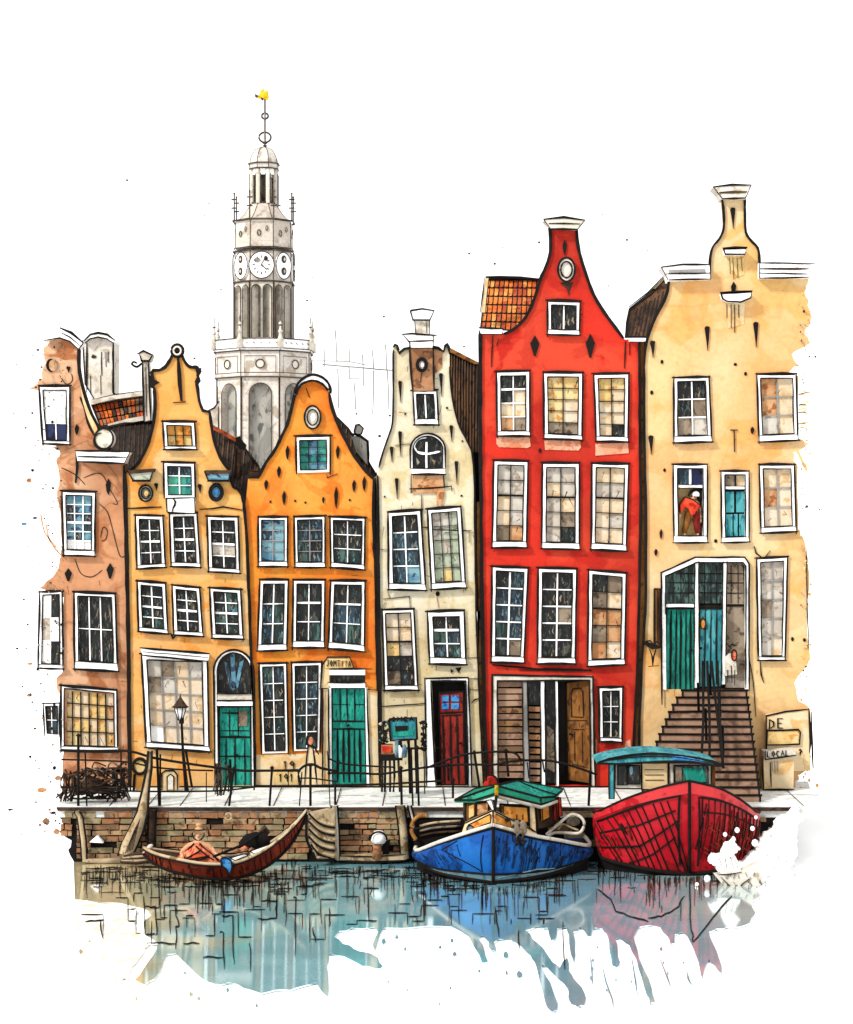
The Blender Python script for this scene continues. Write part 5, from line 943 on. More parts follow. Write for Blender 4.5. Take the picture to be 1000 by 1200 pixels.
t = MB(); octo(t, 32.5, 32, 293, 262, STONE, 1.6); ring8(t, 35, 261, 2.8)
for k in range(8): fline(t, k, 32.3, [(x * sc_, 277 + y) for x, y in circ(-3, 0, 2, 3.5, 8) + [(-1, 0)]], 1.6, TINK, .04); fline(t, k, 32.3, [(x * sc_, 272 + y) for x, y in circ(6, 0, 1.4, 3, 8) + [(7.4, 0)]], 1.2, TINK, .04)
t.build('drum', tower)
t = MB(); pr = [(32, 261), (27, 258), (22, 252), (17.5, 245), (14, 239)]
for (a, b), (c, d) in zip(pr, pr[1:]): octo(t, a, c, b, d, STONE, 1.2)
t.build('flared_roof', tower)
for k in (0, 1, 2, 3, 4, 5, 6, 7):
    a = R(22.5 + 45 * k); RR = 33.5 * sc_ / .924; b = Vector((tcx + RR * math.cos(a), TY + RR * math.sin(a), 0)); t = MB()
    t.tube([b + Vector((0, 0, zt(262))), b + Vector((0, 0, zt(229)))], .035, TINK, 5)
    for pz in (246, 236): t.tube([b + Vector((-.14, 0, zt(pz))), b + Vector((.14, 0, zt(pz)))], .035, TINK, 5)
    t.lathe(b + Vector((0, 0, zt(229))), [(0, -.06), (.06, 0), (0, .06)], TINK, 8)
    if k in (3, 4): pass
    t.build('finial', tower)
t = MB(); octo(t, 7, 7, 240, 198, TINK, 0)
for k in range(8):
    a = R(22.5 + 45 * k); RR = 13.8 * sc_ / .924; b = Vector((tcx + RR * math.cos(a), TY + RR * math.sin(a), 0)); t.tube([b + Vector((0, 0, zt(240))), b + Vector((0, 0, zt(199)))], .11, OFFW, 8); 
    for s in (-1, 1): t.tube([b + Vector((s * .12, -.05, zt(240))), b + Vector((s * .12, -.05, zt(205)))], .018, TINK, 4)
octo(t, 14.2, 14.2, 206, 198, WHITE, 1); ring8(t, 15, 239, 2.4)
t.build('lantern', tower)
t = MB(); octo(t, 16, 16.5, 199, 193, STONE, 1.2); ring8(t, 16.5, 199, 2.2); ring8(t, 17.5, 193, 2.2)
pr = [(16, 193), (15.2, 187), (13, 181), (9.5, 176), (5, 173.5), (1.5, 172.5)]
for (a, b), (c, d) in zip(pr, pr[1:]): octo(t, a, c, b, d, STONE, 1.2)
t.build('dome', tower)
t = MB(); c0 = Vector((tcx + .05, TY, 0))
t.tube([c0 + Vector((0, 0, zt(174))), c0 + Vector((0, 0, zt(116)))], .045, INKB, 6)
for pz, rr in ((161, 7), (136, 3.8)):
    cc = c0 + Vector((0, 0, zt(pz))); t.tube([cc + Vector((rr * sc_ * math.cos(a), 0, rr * sc_ * .85 * math.sin(a))) for a in [i * math.pi / 10 for i in range(21)]], .05, TINK, 6)
    t.tube([cc + Vector((0, rr * sc_ * math.cos(a), rr * sc_ * .85 * math.sin(a))) for a in [i * math.pi / 10 for i in range(21)]], .03, GREYL, 5)
for pz in (168, 171): t.lathe(c0 + Vector((0, 0, zt(pz))), [(0, -.07), (.14, 0), (0, .07)], INKB, 8)
t.build('spire_rod', tower)
t = MB(); t.poly([(299, 112), (304, 111.5), (305, 107), (309, 103), (310, 107), (314, 106), (315, 113), (314, 117), (310, 116), (307, 115), (303, 115)], TY - .1, .2, GOLD); t.poly([(299, 110), (303, 112), (302, 114), (299, 113)], TY - .12, .24, INKB); t.poly([(306, 114), (309, 115), (308, 117), (306, 116)], TY - .12, .24, INKB); t.build('weathervane', tower)

# ================================================================== OUTDOOR STAIRS (part of the straw house)
t = MB(); n = 15; zs = P(0, 808, -.12).z; z0 = 1.52
for i in range(n):
    f = i / (n - 1)                              # 0 top .. 1 bottom
    top = zs - (zs - z0) * i / n; yf = -.35 - i * .2
    pyl = 600 + (HC - top) * F / (D0 + yf)
    xl = 800 - 47 * min(1, f * 1.15) ** .8; xr = 875 + 16 * f
    a = P(xl, pyl, yf).x; b = P(xr, pyl, yf).x; h = (zs - z0) / n
    t.box((a, yf, z0), (b, -.13 if i == 0 else yf + .2, top), WOODS if True else BRICK[1])
    t.tube([(a - .05, yf - .02, top), ((a + b) / 2, yf - .02, top + random.uniform(-.02, .02)), (b + .05, yf - .02, top)], .035, INK, 5)
    t.tube([(a, yf - .01, top - h), (a, yf - .01, top)], .03, INK, 5)
    t.tube([(b, yf - .01, top - h), (b, yf - .01, top)], .03, INK, 5)
stairs = t.build('stairs', root6)
t = MB()
for xs, xe in ((824, 822), (829, 832), (841, 848), (834, 848)):
    p0 = P(xs, 775, -.5); p1 = P(xe, 900, -3.2)
    t.tube([p0, (p0 + p1) / 2 + Vector((random.uniform(-.05, .05), 0, -.1)), p1], .04, INK, 5)
for xs, a, b in ((824, 776, 806), (832, 790, 815), (818, 800, 835), (843, 805, 840), (847, 850, 900), (827, 830, 868)): t.tube([P(xs, a, -.6 - (a - 776) * .02), P(xs + 1, b, -.6 - (a - 776) * .02)], .04, INK, 5)
t.build('handrail', stairs)

t = MB(); t.poly([(767, 690), (774, 690), (774, 757), (767, 755)], -.3, .18, WOODB); t.ink([(767, 690), (774, 690), (774, 757), (767, 755)], -.3, 2.2, closed=True); t.ink([(771, 692), (771, 754)], -.3, 1.8)
o = t.build('wall_board', None, 'narrow brown vertical board fixed on the straw wall left of the teal doors', 'board'); rebase(o)
t = MB(); t.poly([(757, 752), (775, 758), (774, 760), (764, 761), (758, 757)], -.75, .6, INK); t.ink([(761, 760), (764, 768), (765, 781)], -.5, 1.6, t=.05); t.ink([(769, 760), (766, 770), (765, 781)], -.5, 1.6, t=.05); t.ink([(760, 781), (772, 780)], -.5, 1.6, t=.06); t.ink(catmull([(757, 752), (762, 751), (766, 755), (770, 752), (775, 758)], 3), -.75, 1.8)
o = t.build('wall_bracket', None, 'black iron bracket lamp below the brown board on the straw wall', 'wall lamp'); rebase(o)
t = MB(); t.poly([(898, 838), (920, 834), (947, 832), (950, 903), (898, 905)], -.4, .27, CREAM); t.ink([(898, 905), (898, 839), (920, 834), (948, 831)], -.4, 2); t.ink([(948, 830), (950, 868), (949, 882)], -.4, 2.4)
t.poly([(899, 856), (937, 856), (937, 872), (899, 872)], -.45, .05, PANE['y']); t.ink([(899, 856), (936, 855), (938, 858), (937, 872), (899, 873)], -.45, 2, closed=True); write(t, 'DE', 901, 843, 11, -.4, 2, 10, slope=-1)
o = t.build('notice_board', None, 'cream notice board with letters and an orange panel, right of the stairs', 'sign'); rebase(o)
t = MB(); t.poly([(895, 889), (931, 884), (930, 924), (896, 926)], -.9, .75, CREAM); t.poly([(896, 881), (932, 878), (933, 886), (896, 891)], -1., .9, OFFW); t.ink([(897, 890), (933, 885)], -1.0, 2.6); t.ink([(897, 880), (897, 890)], -1.0, 2.4); t.ink([(903, 893), (904, 922)], -.9, 1.4); t.ink([(893, 886), (895, 925)], -.9, 2.4); t.ink([(895, 925), (931, 925)], -.9, 2)
for x in (905, 908, 911): t.ink([(x, 892), (x + 1, random.uniform(896, 906))], -.9, 1.8, GREYL)
write(t, 'LOCAL', 899, 880.5, 6.5, -1.0, 1.4, 5.4, slope=-.4); write(t, '?', 936, 878, 7, -.4, 1.8)
o = t.build('cabinet', None, 'low cream street cabinet with lettering on its lid, by the foot of the stairs', 'cabinet'); rebase(o)
t = MB(); t.poly([(848 + 2, 770), (855, 766), (862, 766), (864, 790), (850, 792)], -.25, .12, OFFW); t.poly(circ(860.5, 768, 3, 6, 12), -.3, .06, CORAL); t.ink(circ(860.5, 768, 3.2, 6.5, 12), -.3, 1.4, closed=True, sub=False); t.ink([(852, 754), (855, 758), (858, 755), (863, 757)], -.25, 2); t.ink([(853, 785), (853, 800)], -.25, 2); t.ink([(861, 785), (861, 803)], -.25, 1.6); t.ink([(857, 780), (858, 800)], -.25, 2)
o = t.build('hall_chair', None, 'small pale chair with a coral round back in the straw house doorway', 'chair'); rebase(o)

# ================================================================== PEOPLE
def skin_mesh(name, joints, edges, mat, parent=None, sub=1, root=0):
    me = bpy.data.meshes.new(name); me.from_pydata([j[:3] for j in joints], edges, []); o = bpy.data.objects.new(name, me); COL.objects.link(o)
    sk = o.modifiers.new('skin', 'SKIN'); 
    for i, j in enumerate(joints): me.skin_vertices[0].data[i].radius = (j[3], j[3] * (j[4] if len(j) > 4 else 1)); me.skin_vertices[0].data[i].use_root = (i == root)
    if sub: sb = o.modifiers.new('sub', 'SUBSURF'); sb.levels = sub; sb.render_levels = sub
    dg = bpy.context.evaluated_depsgraph_get(); m2 = bpy.data.meshes.new_from_object(o.evaluated_get(dg)); bpy.data.objects.remove(o)
    m2.name = name; m2.materials.clear(); m2.materials.append(mat)
    for p in m2.polygons: p.use_smooth = True; p.material_index = 0
    r = bpy.data.objects.new(name, m2); COL.objects.link(r)
    if parent: r.parent = parent
    return r
def hand_chain(J, E, wrist, d, palm=.09):
    """palm, five separate fingers of different lengths"""
    d = Vector(d).normalized(); s = d.cross(Vector((0, 0, 1)));  s = s.normalized() if s.length > .1 else Vector((1, 0, 0)); w0 = Vector(J[wrist][:3])
    pc = w0 + d * palm * .7; J.append((*pc, .032)); pi = len(J) - 1; E.append((wrist, pi))
    dn = Vector((0, 0, -1))
    for k, (off, L) in enumerate(((-.03, .07), (-.01, .085), (.01, .08), (.03, .06))):
        a = pc + d * .04 + s * off; b = a + d * L * .55 + dn * .015; c = b + d * L * .35 + dn * .035
        i = len(J); J.extend([(*a, .009), (*b, .009), (*c, .008)]); E.extend([(pi, i), (i, i + 1), (i + 1, i + 2)])
    a = w0 + d * .03 + s * -.045; b = a + d * .04 + s * -.02; i = len(J); J.extend([(*a, .011), (*b, .009)]); E.extend([(pi, i), (i, i + 1)])
def faceparts(root, c, r, yaw, eye=True):
    """nose, eyes, mouth and ears on a head at c (facing -Y turned by yaw)"""
    f = MB(); fw = Vector((math.sin(yaw), -math.cos(yaw), 0)); sd = Vector((math.cos(yaw), math.sin(yaw), 0)); c = Vector(c)
    for s in (-1, 1): f.lathe(c + fw * r * .86 + sd * s * r * .36 + Vector((0, 0, .0)), [(0, -.012), (.016, 0), (0, .012)], INK, 8)
    f.tube([c + fw * r * .8 - sd * r * .3 + Vector((0, 0, -r * .55)), c + fw * r * .92 + Vector((0, 0, -r * .58)), c + fw * r * .8 + sd * r * .3 + Vector((0, 0, -r * .55))], .01, INKB, 5)
    f.tube([c + fw * r * .9 + Vector((0, 0, r * .05)), c + fw * r * 1.12 + Vector((0, 0, -r * .25)), c + fw * r * .95 + Vector((0, 0, -r * .3))], [.012, .02, .012], SKIN, 6)
    for s in (-1, 1): f.lathe(c + sd * s * r * .95, [(0, -.035), (.02, 0), (0, .03)], SKIN, 8)
    return f.build('face_features', root)

# seated rower under a coral cloak
bx, by = P(233, 1000, -6.75).x, -6.75; zb = .32
rower = thing('person', Vector((bx, by, zb)), 'seated person in a coral-red cloak and peach hat, hunched in the wooden rowing boat', 'person')
J = [(0, 0, .12, .13), (0, 0, .3, .14, .8), (0, -.02, .45, .12, .9), (0, -.03, .54, .05), (0, -.04, .68, .1, 1.15),
     (-.2, 0, .44, .06), (-.34, -.06, .3, .045), (-.3, -.22, .28, .034), (.2, 0, .44, .06), (.36, -.08, .26, .045), (.48, -.26, .2, .034),
     (-.1, -.02, .1, .08), (-.18, -.2, .3, .06), (-.18, -.16, .08, .045), (-.18, -.26, .05, .035), (.1, -.02, .1, .08), (.18, -.2, .3, .06), (.18, -.16, .08, .045), (.18, -.26, .05, .035)]
E = [(0, 1), (1, 2), (2, 3), (3, 4), (2, 5), (5, 6), (6, 7), (2, 8), (8, 9), (9, 10), (0, 11), (11, 12), (12, 13), (13, 14), (0, 15), (15, 16), (16, 17), (17, 18)]
hand_chain(J, E, 7, (0, -1, -.2)); hand_chain(J, E, 10, (.6, -.6, 0))
S_ = 1.32; J = [(j[0] * S_, j[1] * (S_ if j[2] > .3 else 1.1), j[2] * S_, j[3] * S_) + tuple(j[4:]) for j in J]
skin_mesh('body', J, E, SKIN, rower)
faceparts(rower, (bx, by - .06, zb + .68 * S_), .125, .2)
def cloak(mb, c, prof, m, fold=.12, seg=28):
    vs = []
    for rx, ry, z in prof:
        for k in range(seg):
            a = 2 * math.pi * k / seg; q = 1 + fold * math.sin(a * 7 + z * 3) * (.3 + .7 * min(1, rx * 2)); vs.append(c + Vector((rx * q * math.cos(a), ry * q * math.sin(a), z)))
    mb.add(vs, [[i * seg + k, i * seg + (k + 1) % seg, (i + 1) * seg + (k + 1) % seg, (i + 1) * seg + k] for i in range(len(prof) - 1) for k in range(seg)] + [[(len(prof) - 1) * seg + k for k in range(seg)]], m, True)
t = MB(); c = Vector((bx, by, zb)); cloak(t, c, [(.74, .42, .08), (.6, .4, .2), (.44, .32, .38), (.3, .24, .52), (.17, .15, .63), (.06, .06, .7)], CORAL)
for a in ((-.54, .24, -.1, .66), (-.42, .22, .08, .5), (-.25, .2, .3, .34), (.04, .66, .54, .22), (-.05, .6, .42, .24), (-.4, .26, .3, .36)):
    p0 = c + Vector((a[0], -.1, a[1])); p1 = c + Vector((a[2], -.1, a[3]))
    pts = []
    for i in range(7):
        q = p0.lerp(p1, i / 6); zz = q.z - zb; rx = max(.12, .72 - .85 * zz); ry = rx * .68; u = max(-.98, min(.98, (q.x - bx) / rx)); pts.append(Vector((q.x, by - ry * math.sqrt(1 - u * u) * 1.16 - .05, q.z)))
    t.tube(pts, .022, INK, 5)
t.build('cloak', rower)
t = MB(); t.tube([Vector((bx + .155 * math.cos(a), by - .1, zb + .9 + .17 * math.sin(a))) for a in [math.pi * (.95 + i * .11) for i in range(11)]], .018, INK, 5); t.lathe(Vector((bx + .01, by - .03, zb + 1.0)), [(.135, -.02), (.11, .02), (.06, .06), (.055, .08), (.085, .12), (.08, .15), (.0, .17)], PANE['o'], 14); t.lathe(Vector((bx + .01, by - .03, zb + .985)), [(.14, 0), (.145, .015), (.14, .03)], INK, 14); t.build('hat', rower)

# figure standing in the straw house window
fx = P(810, 628, .05).x; fz = P(0, 627, .05).z
fig = thing('person', Vector((fx, .05, fz)), 'person in a red cape and white cap bending forward in the straw house window', 'person')
J = [(.08, .02, .62, .11), (.06, .0, .8, .11), (-.02, -.02, .98, .12), (.06, -.04, 1.08, .05), (.14, -.06, 1.16, .085, 1.1), (-.2, -.04, .98, .055), (-.3, -.06, .78, .042), (-.34, -.1, .62, .032), (.2, 0, .94, .055), (.28, .02, .74, .042), (.26, -.04, .58, .032),
     (-.04, .02, .58, .085), (-.12, .0, .32, .07), (-.18, .03, .04, .05), (-.2, -.08, .02, .035), (.16, .02, .58, .085), (.18, .02, .32, .07), (.2, .05, .04, .05), (.2, -.06, .02, .035)]
E = [(0, 1), (1, 2), (2, 3), (3, 4), (2, 5), (5, 6), (6, 7), (2, 8), (8, 9), (9, 10), (0, 11), (11, 12), (12, 13), (13, 14), (0, 15), (15, 16), (16, 17), (17, 18)]
hand_chain(J, E, 7, (-.2, -.2, -1)); hand_chain(J, E, 10, (0, -.3, -1))
skin_mesh('body', J, E, SKIN, fig); faceparts(fig, (fx + .14, .05 - .06, fz + 1.16), .1, -.5)
t = MB(); c = Vector((fx, .05, fz)); t.prism3([c + Vector(v) for v in ((-.34, -.2, .62), (-.36, -.2, .9), (-.2, -.2, 1.12), (.04, -.2, 1.04), (.26, -.2, .86), (.1, -.2, .62), (-.02, -.2, .58), (-.1, -.2, .78), (-.2, -.2, .82))], (0, .3, 0), REDC)
t.tube([c + Vector(v) for v in ((-.34, -.21, .62), (-.36, -.21, .9), (-.2, -.21, 1.12), (.04, -.21, 1.04), (.26, -.21, .86), (.1, -.21, .62))], .02, INK, 5); t.build('cape', fig)
t = MB(); t.tube([c + Vector(v) for v in ((-.06, -.02, .66), (-.13, -.02, .34), (-.2, 0, .06))], [.12, .1, .07], WOODB, 8); t.tube([c + Vector(v) for v in ((.14, -.02, .66), (.17, -.02, .34), (.2, .02, .06))], [.14, .11, .08], MAROON, 8); t.build('trousers', fig)
t = MB(); t.lathe(c + Vector((.14, -.06, 1.19)), [(.1, -.06), (.115, 0), (.1, .06), (.05, .11), (0, .12)], WHITE, 12); t.tube([c + Vector(v) for v in ((-.1, -.1, 1.14), (-.02, -.1, 1.28), (.14, -.1, 1.34), (.26, -.08, 1.24), (.27, -.08, 1.05))], [.03, .05, .05, .06, .05], INK, 6); t.build('cap', fig)

# ================================================================== QUAY FURNITURE
RY = -3.9
def tp(pts, y=RY): return [P(a, b, y) for a, b in pts]
rail = thing('railing', P(280, 945, RY), 'long wavering black iron railing along the left and middle of the quay edge', 'railing')
t = MB(); t.tube(tp(catmull([(72, 879), (110, 880), (150, 880), (180, 888), (215, 894), (250, 899), (283, 903), (320, 903), (352, 903)], 3)), .038, INK, 6)
t.tube(tp(catmull([(72, 890), (110, 891), (150, 893), (180, 899), (215, 902), (250, 903)], 3)), .026, INK, 6)
t.tube(tp(catmull([(384, 888), (395, 893), (410, 896), (440, 898), (462, 899)], 3)), .026, INK, 5); t.tube(tp(catmull([(384, 906), (420, 906), (447, 907), (480, 902), (500, 899)], 3)), .034, INK, 6)
t.tube(tp(catmull([(500, 900), (520, 892), (545, 884), (575, 881), (602, 882), (610, 890)], 3)), .034, INK, 6); t.tube(tp(catmull([(500, 899), (540, 896), (580, 896), (600, 892), (640, 891), (672, 898), (700, 908)], 3)), .034, INK, 6)
t.tube(tp(catmull([(300, 921), (350, 921), (400, 920), (447, 919), (500, 916), (520, 915)], 3)), .032, INK, 6); t.tube(tp(catmull([(72, 922), (150, 927), (250, 927), (300, 922)], 3)), .026, INK, 6)
t.tube(tp(catmull([(352, 920), (350, 905), (358, 897), (368, 896), (376, 900), (396, 904)], 3)), .04, INK, 6); t.tube(tp(catmull([(352, 912), (366, 912), (395, 916)], 3)), .022, INK, 5)
t.build('rail', rail)
for x, a, b, r_, dx in ((92, 862, 948, .05, 0), (100, 880, 948, .03, 2), (142, 880, 925, .03, 0), (153, 878, 927, .035, 0), (184, 878, 948, .05, 3), (188, 884, 948, .035, 0), (218, 880, 922, .045, 7), (242, 905, 940, .02, 0), (274, 901, 950, .045, -6), (298, 903, 926, .03, 0), (319, 900, 945, .045, -3), (338, 903, 921, .02, 0), (364, 897, 945, .05, 0), (354, 905, 945, .026, -3), (384, 880, 945, .02, 3), (393, 920, 945, .045, 0), (470, 900, 944, .05, 1), (482, 876, 944, .036, 2), (489, 876, 944, .045, 2), (531, 914, 935, .045, 0), (525, 896, 915, .05, 1), (556, 882, 922, .05, 6), (593, 880, 910, .05, 3), (570, 890, 915, .03, 0), (618, 893, 912, .025, 2), (636, 890, 905, .03, 2), (692, 905, 944, .05, -2)):
    t = MB(); t.tube(tp([(x, a), (x + dx * .5, (a + b) / 2), (x + dx, b)]), r_ * .8, INK, 6)
    if r_ >= .045: t.lathe(P(x, a, RY), [(0, -.06), (r_ * 1.6, 0), (0, .07)], INK, 8)
    t.build('post', rail)
lamp = thing('street_lamp', P(219, 926, -2.6), 'black street lamp with a pale glass lantern before the large shop window', 'street lamp')
ly = -2.6
t = MB(); t.tube(tp([(213, 845), (214.5, 880), (219, 927)], ly), [.035, .04, .065], INK, 8); t.tube(tp([(213, 841), (213, 848)], ly), .07, INK, 8); t.build('pole', lamp)
c = P(211.5, 836, ly); t = MB(); s = PX(1, ly)
t.lathe(c + Vector((0, 0, -7 * s)), [(2.5 * s, 0), (7 * s, 15 * s)], WHITE, 6); t.build('lantern_glass', lamp)
t = MB(); t.lathe(c + Vector((0, 0, 8 * s)), [(9.5 * s, -1 * s), (8 * s, 1 * s), (3 * s, 8 * s), (1.2 * s, 11 * s), (0, 16 * s)], INKB, 6); t.lathe(c + Vector((0, 0, 8 * s)), [(9.6 * s, -1.2 * s), (9.6 * s, .4 * s)], INK, 6)
for k in range(6):
    a = math.pi * 2 * k / 6; t.tube([c + Vector((7.2 * s * math.cos(a), 7.2 * s * math.sin(a), 7.5 * s)), c + Vector((2.6 * s * math.cos(a), 2.6 * s * math.sin(a), -8 * s))], .014, INK, 4)
t.build('lantern_cap', lamp)

# tangled nets and bicycles by the railing on the left
rn = random.Random(12)
net = MB()
for k in range(70):
    x = rn.uniform(76, 132); y = rn.uniform(898, 938); yy = rn.uniform(-3.6, -2.9)
    pts = [(x, y), (x + rn.uniform(4, 14), y + rn.uniform(-4, 8)), (x + rn.uniform(14, 26), y + rn.uniform(-8, 4)), (x + rn.uniform(26, 34), y + rn.uniform(-4, 8))]
    pts = [(max(73, min(150, a)), min(936, b)) for a, b in pts]; net.tube(tp(catmull(pts, 3), yy), rn.uniform(.015, .035), rn.choice((INK, INK, INKB, INKB, FENDER)), 5)
for k in range(16):
    x = rn.uniform(74, 90); net.tube(tp(catmull([(x, rn.uniform(900, 908)), (x + rn.uniform(-4, 6), 920), (x + rn.uniform(-12, 8), rn.uniform(930, 940))], 3), -3.5), .025, rn.choice((INK, INKB)), 5)
for px_, py_, rx, ry in ((104, 918, 20, 9), (96, 925, 14, 8), (118, 924, 15, 7)): net.lathe(P(px_, py_, -3.3), [(0, -ry * .022), (rx * .02, -ry * .012), (rx * .022, 0), (rx * .016, ry * .016), (0, ry * .02)], INKB, 12, sx=1, sy=.5)
o = net.build('fishing_net', None, 'tangled dark heap of nets and rope behind the railing at the far left', 'fishing net'); rebase(o)
def sticks(name, x0, x1, ya, yb, n, y, label, cat, m=(INK, INKB, FENDER), fan=10, r=.028):
    t = MB()
    for k in range(n):
        x = rn.uniform(x0, x1); t.tube(tp([(x, rn.uniform(ya, ya + 10)), (x + rn.uniform(-2, 4), (ya + yb) / 2), (x + rn.uniform(-fan, fan), rn.uniform(yb - 8, yb))], y), rn.uniform(r * .6, r * 1.3), rn.choice(m), 5)
    o = t.build(name, None, label, cat); rebase(o); return o
sticks('rope_bundle', 128, 148, 898, 942, 16, -3.2, 'bundle of slanting dark poles and rope beside the net heap', 'rope bundle')
sticks('hanging_rope', 252, 270, 888, 934, 12, -3.4, 'dark ropes hanging on the railing left of the arched teal door', 'rope', fan=4)
t = MB(); t.tube(tp(circ(164, 898, 8, 9, 18) + [(172, 898)], -3.0), .05, INK, 6); t.poly(circ(164, 898, 7, 8, 16), -2.98, .1, PANE['y']); t.poly([(158, 908), (170, 908), (171, 926), (159, 926)], -2.98, .4, PANE['a']); t.tube(tp([(158, 907), (157, 927)], -3), .04, INK, 5); t.tube(tp([(171, 907), (172, 927)], -3), .04, INK, 5)
o = t.build('parking_meter', None, 'round-headed orange post behind the railing at the foot of the amber house', 'bollard'); rebase(o)
t = MB(); o_ = [(190, 926), (190, 906), (194, 903), (204, 903), (208, 908), (208, 926)]; t.poly(o_, -1.2, .5, CREAM); t.ink(o_, -1.2, 1.8); t.ink([(196, 926), (196, 910), (200, 907), (204, 910), (204, 926)], -1.2, 1.4); t.poly([(197, 925), (197, 911), (200, 908), (203, 911), (203, 925)], -1.22, .03, OFFW)
o = t.build('cellar_hatch', None, 'small round-topped cream cellar hatch under the large shop window', 'hatch'); rebase(o)
t = MB(); t.poly([(357, 920), (360, 884), (362, 872), (366, 870), (368, 884), (371, 920)], -1.4, .3, CREAM); t.ink([(357, 920), (360, 884), (362, 872)], -1.4, 1.8); t.ink([(366, 870), (369, 890), (372, 920)], -1.4, 2.2); t.poly(circ(364, 869, 2.6, 4, 10), -1.45, .35, PEACH); t.ink([(360, 862), (359, 872), (369, 876), (374, 884)], -1.45, 3)
o = t.build('cloth_bundle', None, 'tall cream wrapped bundle leaning between the tall orange-house window and door', 'bundle'); rebase(o)
# kiosk cluster before the buff house
ky = -2.2
kiosk = thing('sign_stand', P(473, 930, ky), 'teal notice box on thin black legs before the narrow buff house', 'sign stand')
t = MB(); t.poly([(457, 844), (487, 842), (488, 865), (459, 867)], ky, .35, TEAL2); t.poly([(460, 855), (485, 855), (485, 862), (461, 863)], ky - .02, .03, TEAL); t.ink([(456, 843), (488, 841), (489, 866), (458, 868)], ky - .02, 3, closed=True); t.poly([(463, 851), (478, 850.5), (478, 856), (464, 857)], ky - .04, .03, INK); t.build('notice_box', kiosk)
t = MB(); write(t, 'OMCA', 459, 840, 5, ky, 2.4, 7); t.build('topping', kiosk)
for x, b in ((479, 930), (487, 930)):
    t = MB(); t.tube(tp([(x, 866), (x + 1, 900), (x + 2, b)], ky), .045, INK, 6); t.build('leg', kiosk)
pl = thing('planter_stand', P(453, 930, ky - .1), 'orange planter box on a dark slatted stand, left of the teal notice box', 'planter')
t = MB(); t.poly([(447, 873), (460, 873), (461, 884), (447, 884)], ky - .1, .3, BRICK[2]); t.poly([(447, 874), (459, 875), (459, 882), (449, 882)], ky - .12, .03, REDC); t.build('planter_box', pl)
t = MB(); t.poly([(444, 884), (472, 886), (472, 891), (444, 892)], ky - .2, .5, INK); t.build('shelf', pl)
for x in (447, 452, 457, 462, 467): 
    t = MB(); t.tube(tp([(x, 890), (x + rn.uniform(-1, 1), 910), (x + rn.uniform(-2, 3), 928)], ky - .1), .035, rn.choice((INK, INKB)), 5); t.build('leg', pl)
t = MB()
for k in range(26):
    x, y = rn.uniform(446, 456), rn.uniform(846, 872); t.lathe(P(x, y, ky - .05 + rn.uniform(0, .2)), [(0, -.05), (rn.uniform(.04, .08), 0), (0, .05)], rn.choice((PANE['h'], PANE['e'], INK, PANE['t'])), 6)
t.tube(tp(circ(449, 863, 3.6, 4, 12) + [(452.6, 863)], ky - .15), .04, INK, 5); t.tube(tp([(449, 846), (450, 874)], ky), .03, INKB, 5)
t.build('plant', pl)
t = MB()
for pts in ([(492, 848), (497, 846), (500, 851), (494, 854)], [(493, 860), (499, 862), (494, 868), (500, 870)], [(493, 876), (498, 879), (499, 874), (494, 872)]): t.tube(tp(catmull(pts, 4), ky), .05, INK, 6)
t.tube(tp([(496, 848), (497, 880)], ky), .025, INKB, 5); t.tube(tp([(476, 877), (497, 877)], ky), .035, INKB, 5); t.tube(tp([(497, 880), (498, 930)], ky + .3), .02, INKB, 5)
o = t.build('iron_bracket', None, 'curled black iron scroll bracket right of the teal notice box', 'bracket'); rebase(o)
t = MB()
for x in (466, 469, 474): t.lathe(P(x, 880, ky - .3), [(0, -.2), (.07, -.18), (.09, 0), (.05, .16), (0, .2)], rn.choice((HULLS, PANE['w'])), 8)
t.tube(tp([(469, 868), (470, 878), (469, 890)], ky - .3), .06, INK, 6); t.poly([(463, 868), (468, 868), (468, 874), (463, 874)], ky - .3, .1, HULLS)
o = t.build('pots', None, 'cluster of pale blue and white pots below the teal notice box', 'pots'); rebase(o)
# round orange thing behind the blue boat roof
t = MB(); c = P(575, 918, -3.4); t.lathe(c, [(0, -.3), (.18, -.3), (.2, 0), (.16, .14), (.08, .2), (0, .22)], M_H5, 14); t.tube([c + Vector((.2 * math.cos(a), -.02, .02 + .21 * math.sin(a))) for a in [i * math.pi / 8 for i in range(9)]], .03, INK, 5)
o = t.build('bollard', None, 'round-topped orange-red bollard behind the green boat roof', 'bollard'); rebase(o)

# timber and posts on the quay face
t = MB(); pole = [(147, 1003), (152, 990), (160, 972), (167, 952), (171, 925), (175, 900), (176, 880)]
t.tube([P(a, b, -4.5 + .5 * i / 6) for i, (a, b) in enumerate(pole)], [.2, .22, .2, .15, .09, .06, .045], WOOD, 10)
for s in (-1, 1): t.tube([P(a + s * w_, b, -4.56 + .5 * i / 6) for i, ((a, b), w_) in enumerate(zip(pole, (8.5, 9.5, 8.5, 6.5, 4, 3, 2)))], .035, INK, 5)
for k in range(5): t.tube([P(147 + k * 2, 1000 - k, -4.72), P(158 + k * 1.5, 972 - k * 3, -4.72)], .012, INKB, 4)
o = t.build('mooring_pole', None, 'long tapering pale wooden mooring pole leaning against the left of the quay', 'mooring pole'); rebase(o)
t = MB()
for k in range(5): t.tube([P(146 - k, 1004 + k * 1.5, -4.8), P(160, 1001 + k * 2.4, -5), P(178, 1000 + k * 2.4, -5.1)], [.05, .07, .03], WOOD if k % 2 else INKB, 6)
o = t.build('driftwood', None, 'ragged grey-brown driftwood lying at the foot of the mooring pole', 'driftwood'); rebase(o)
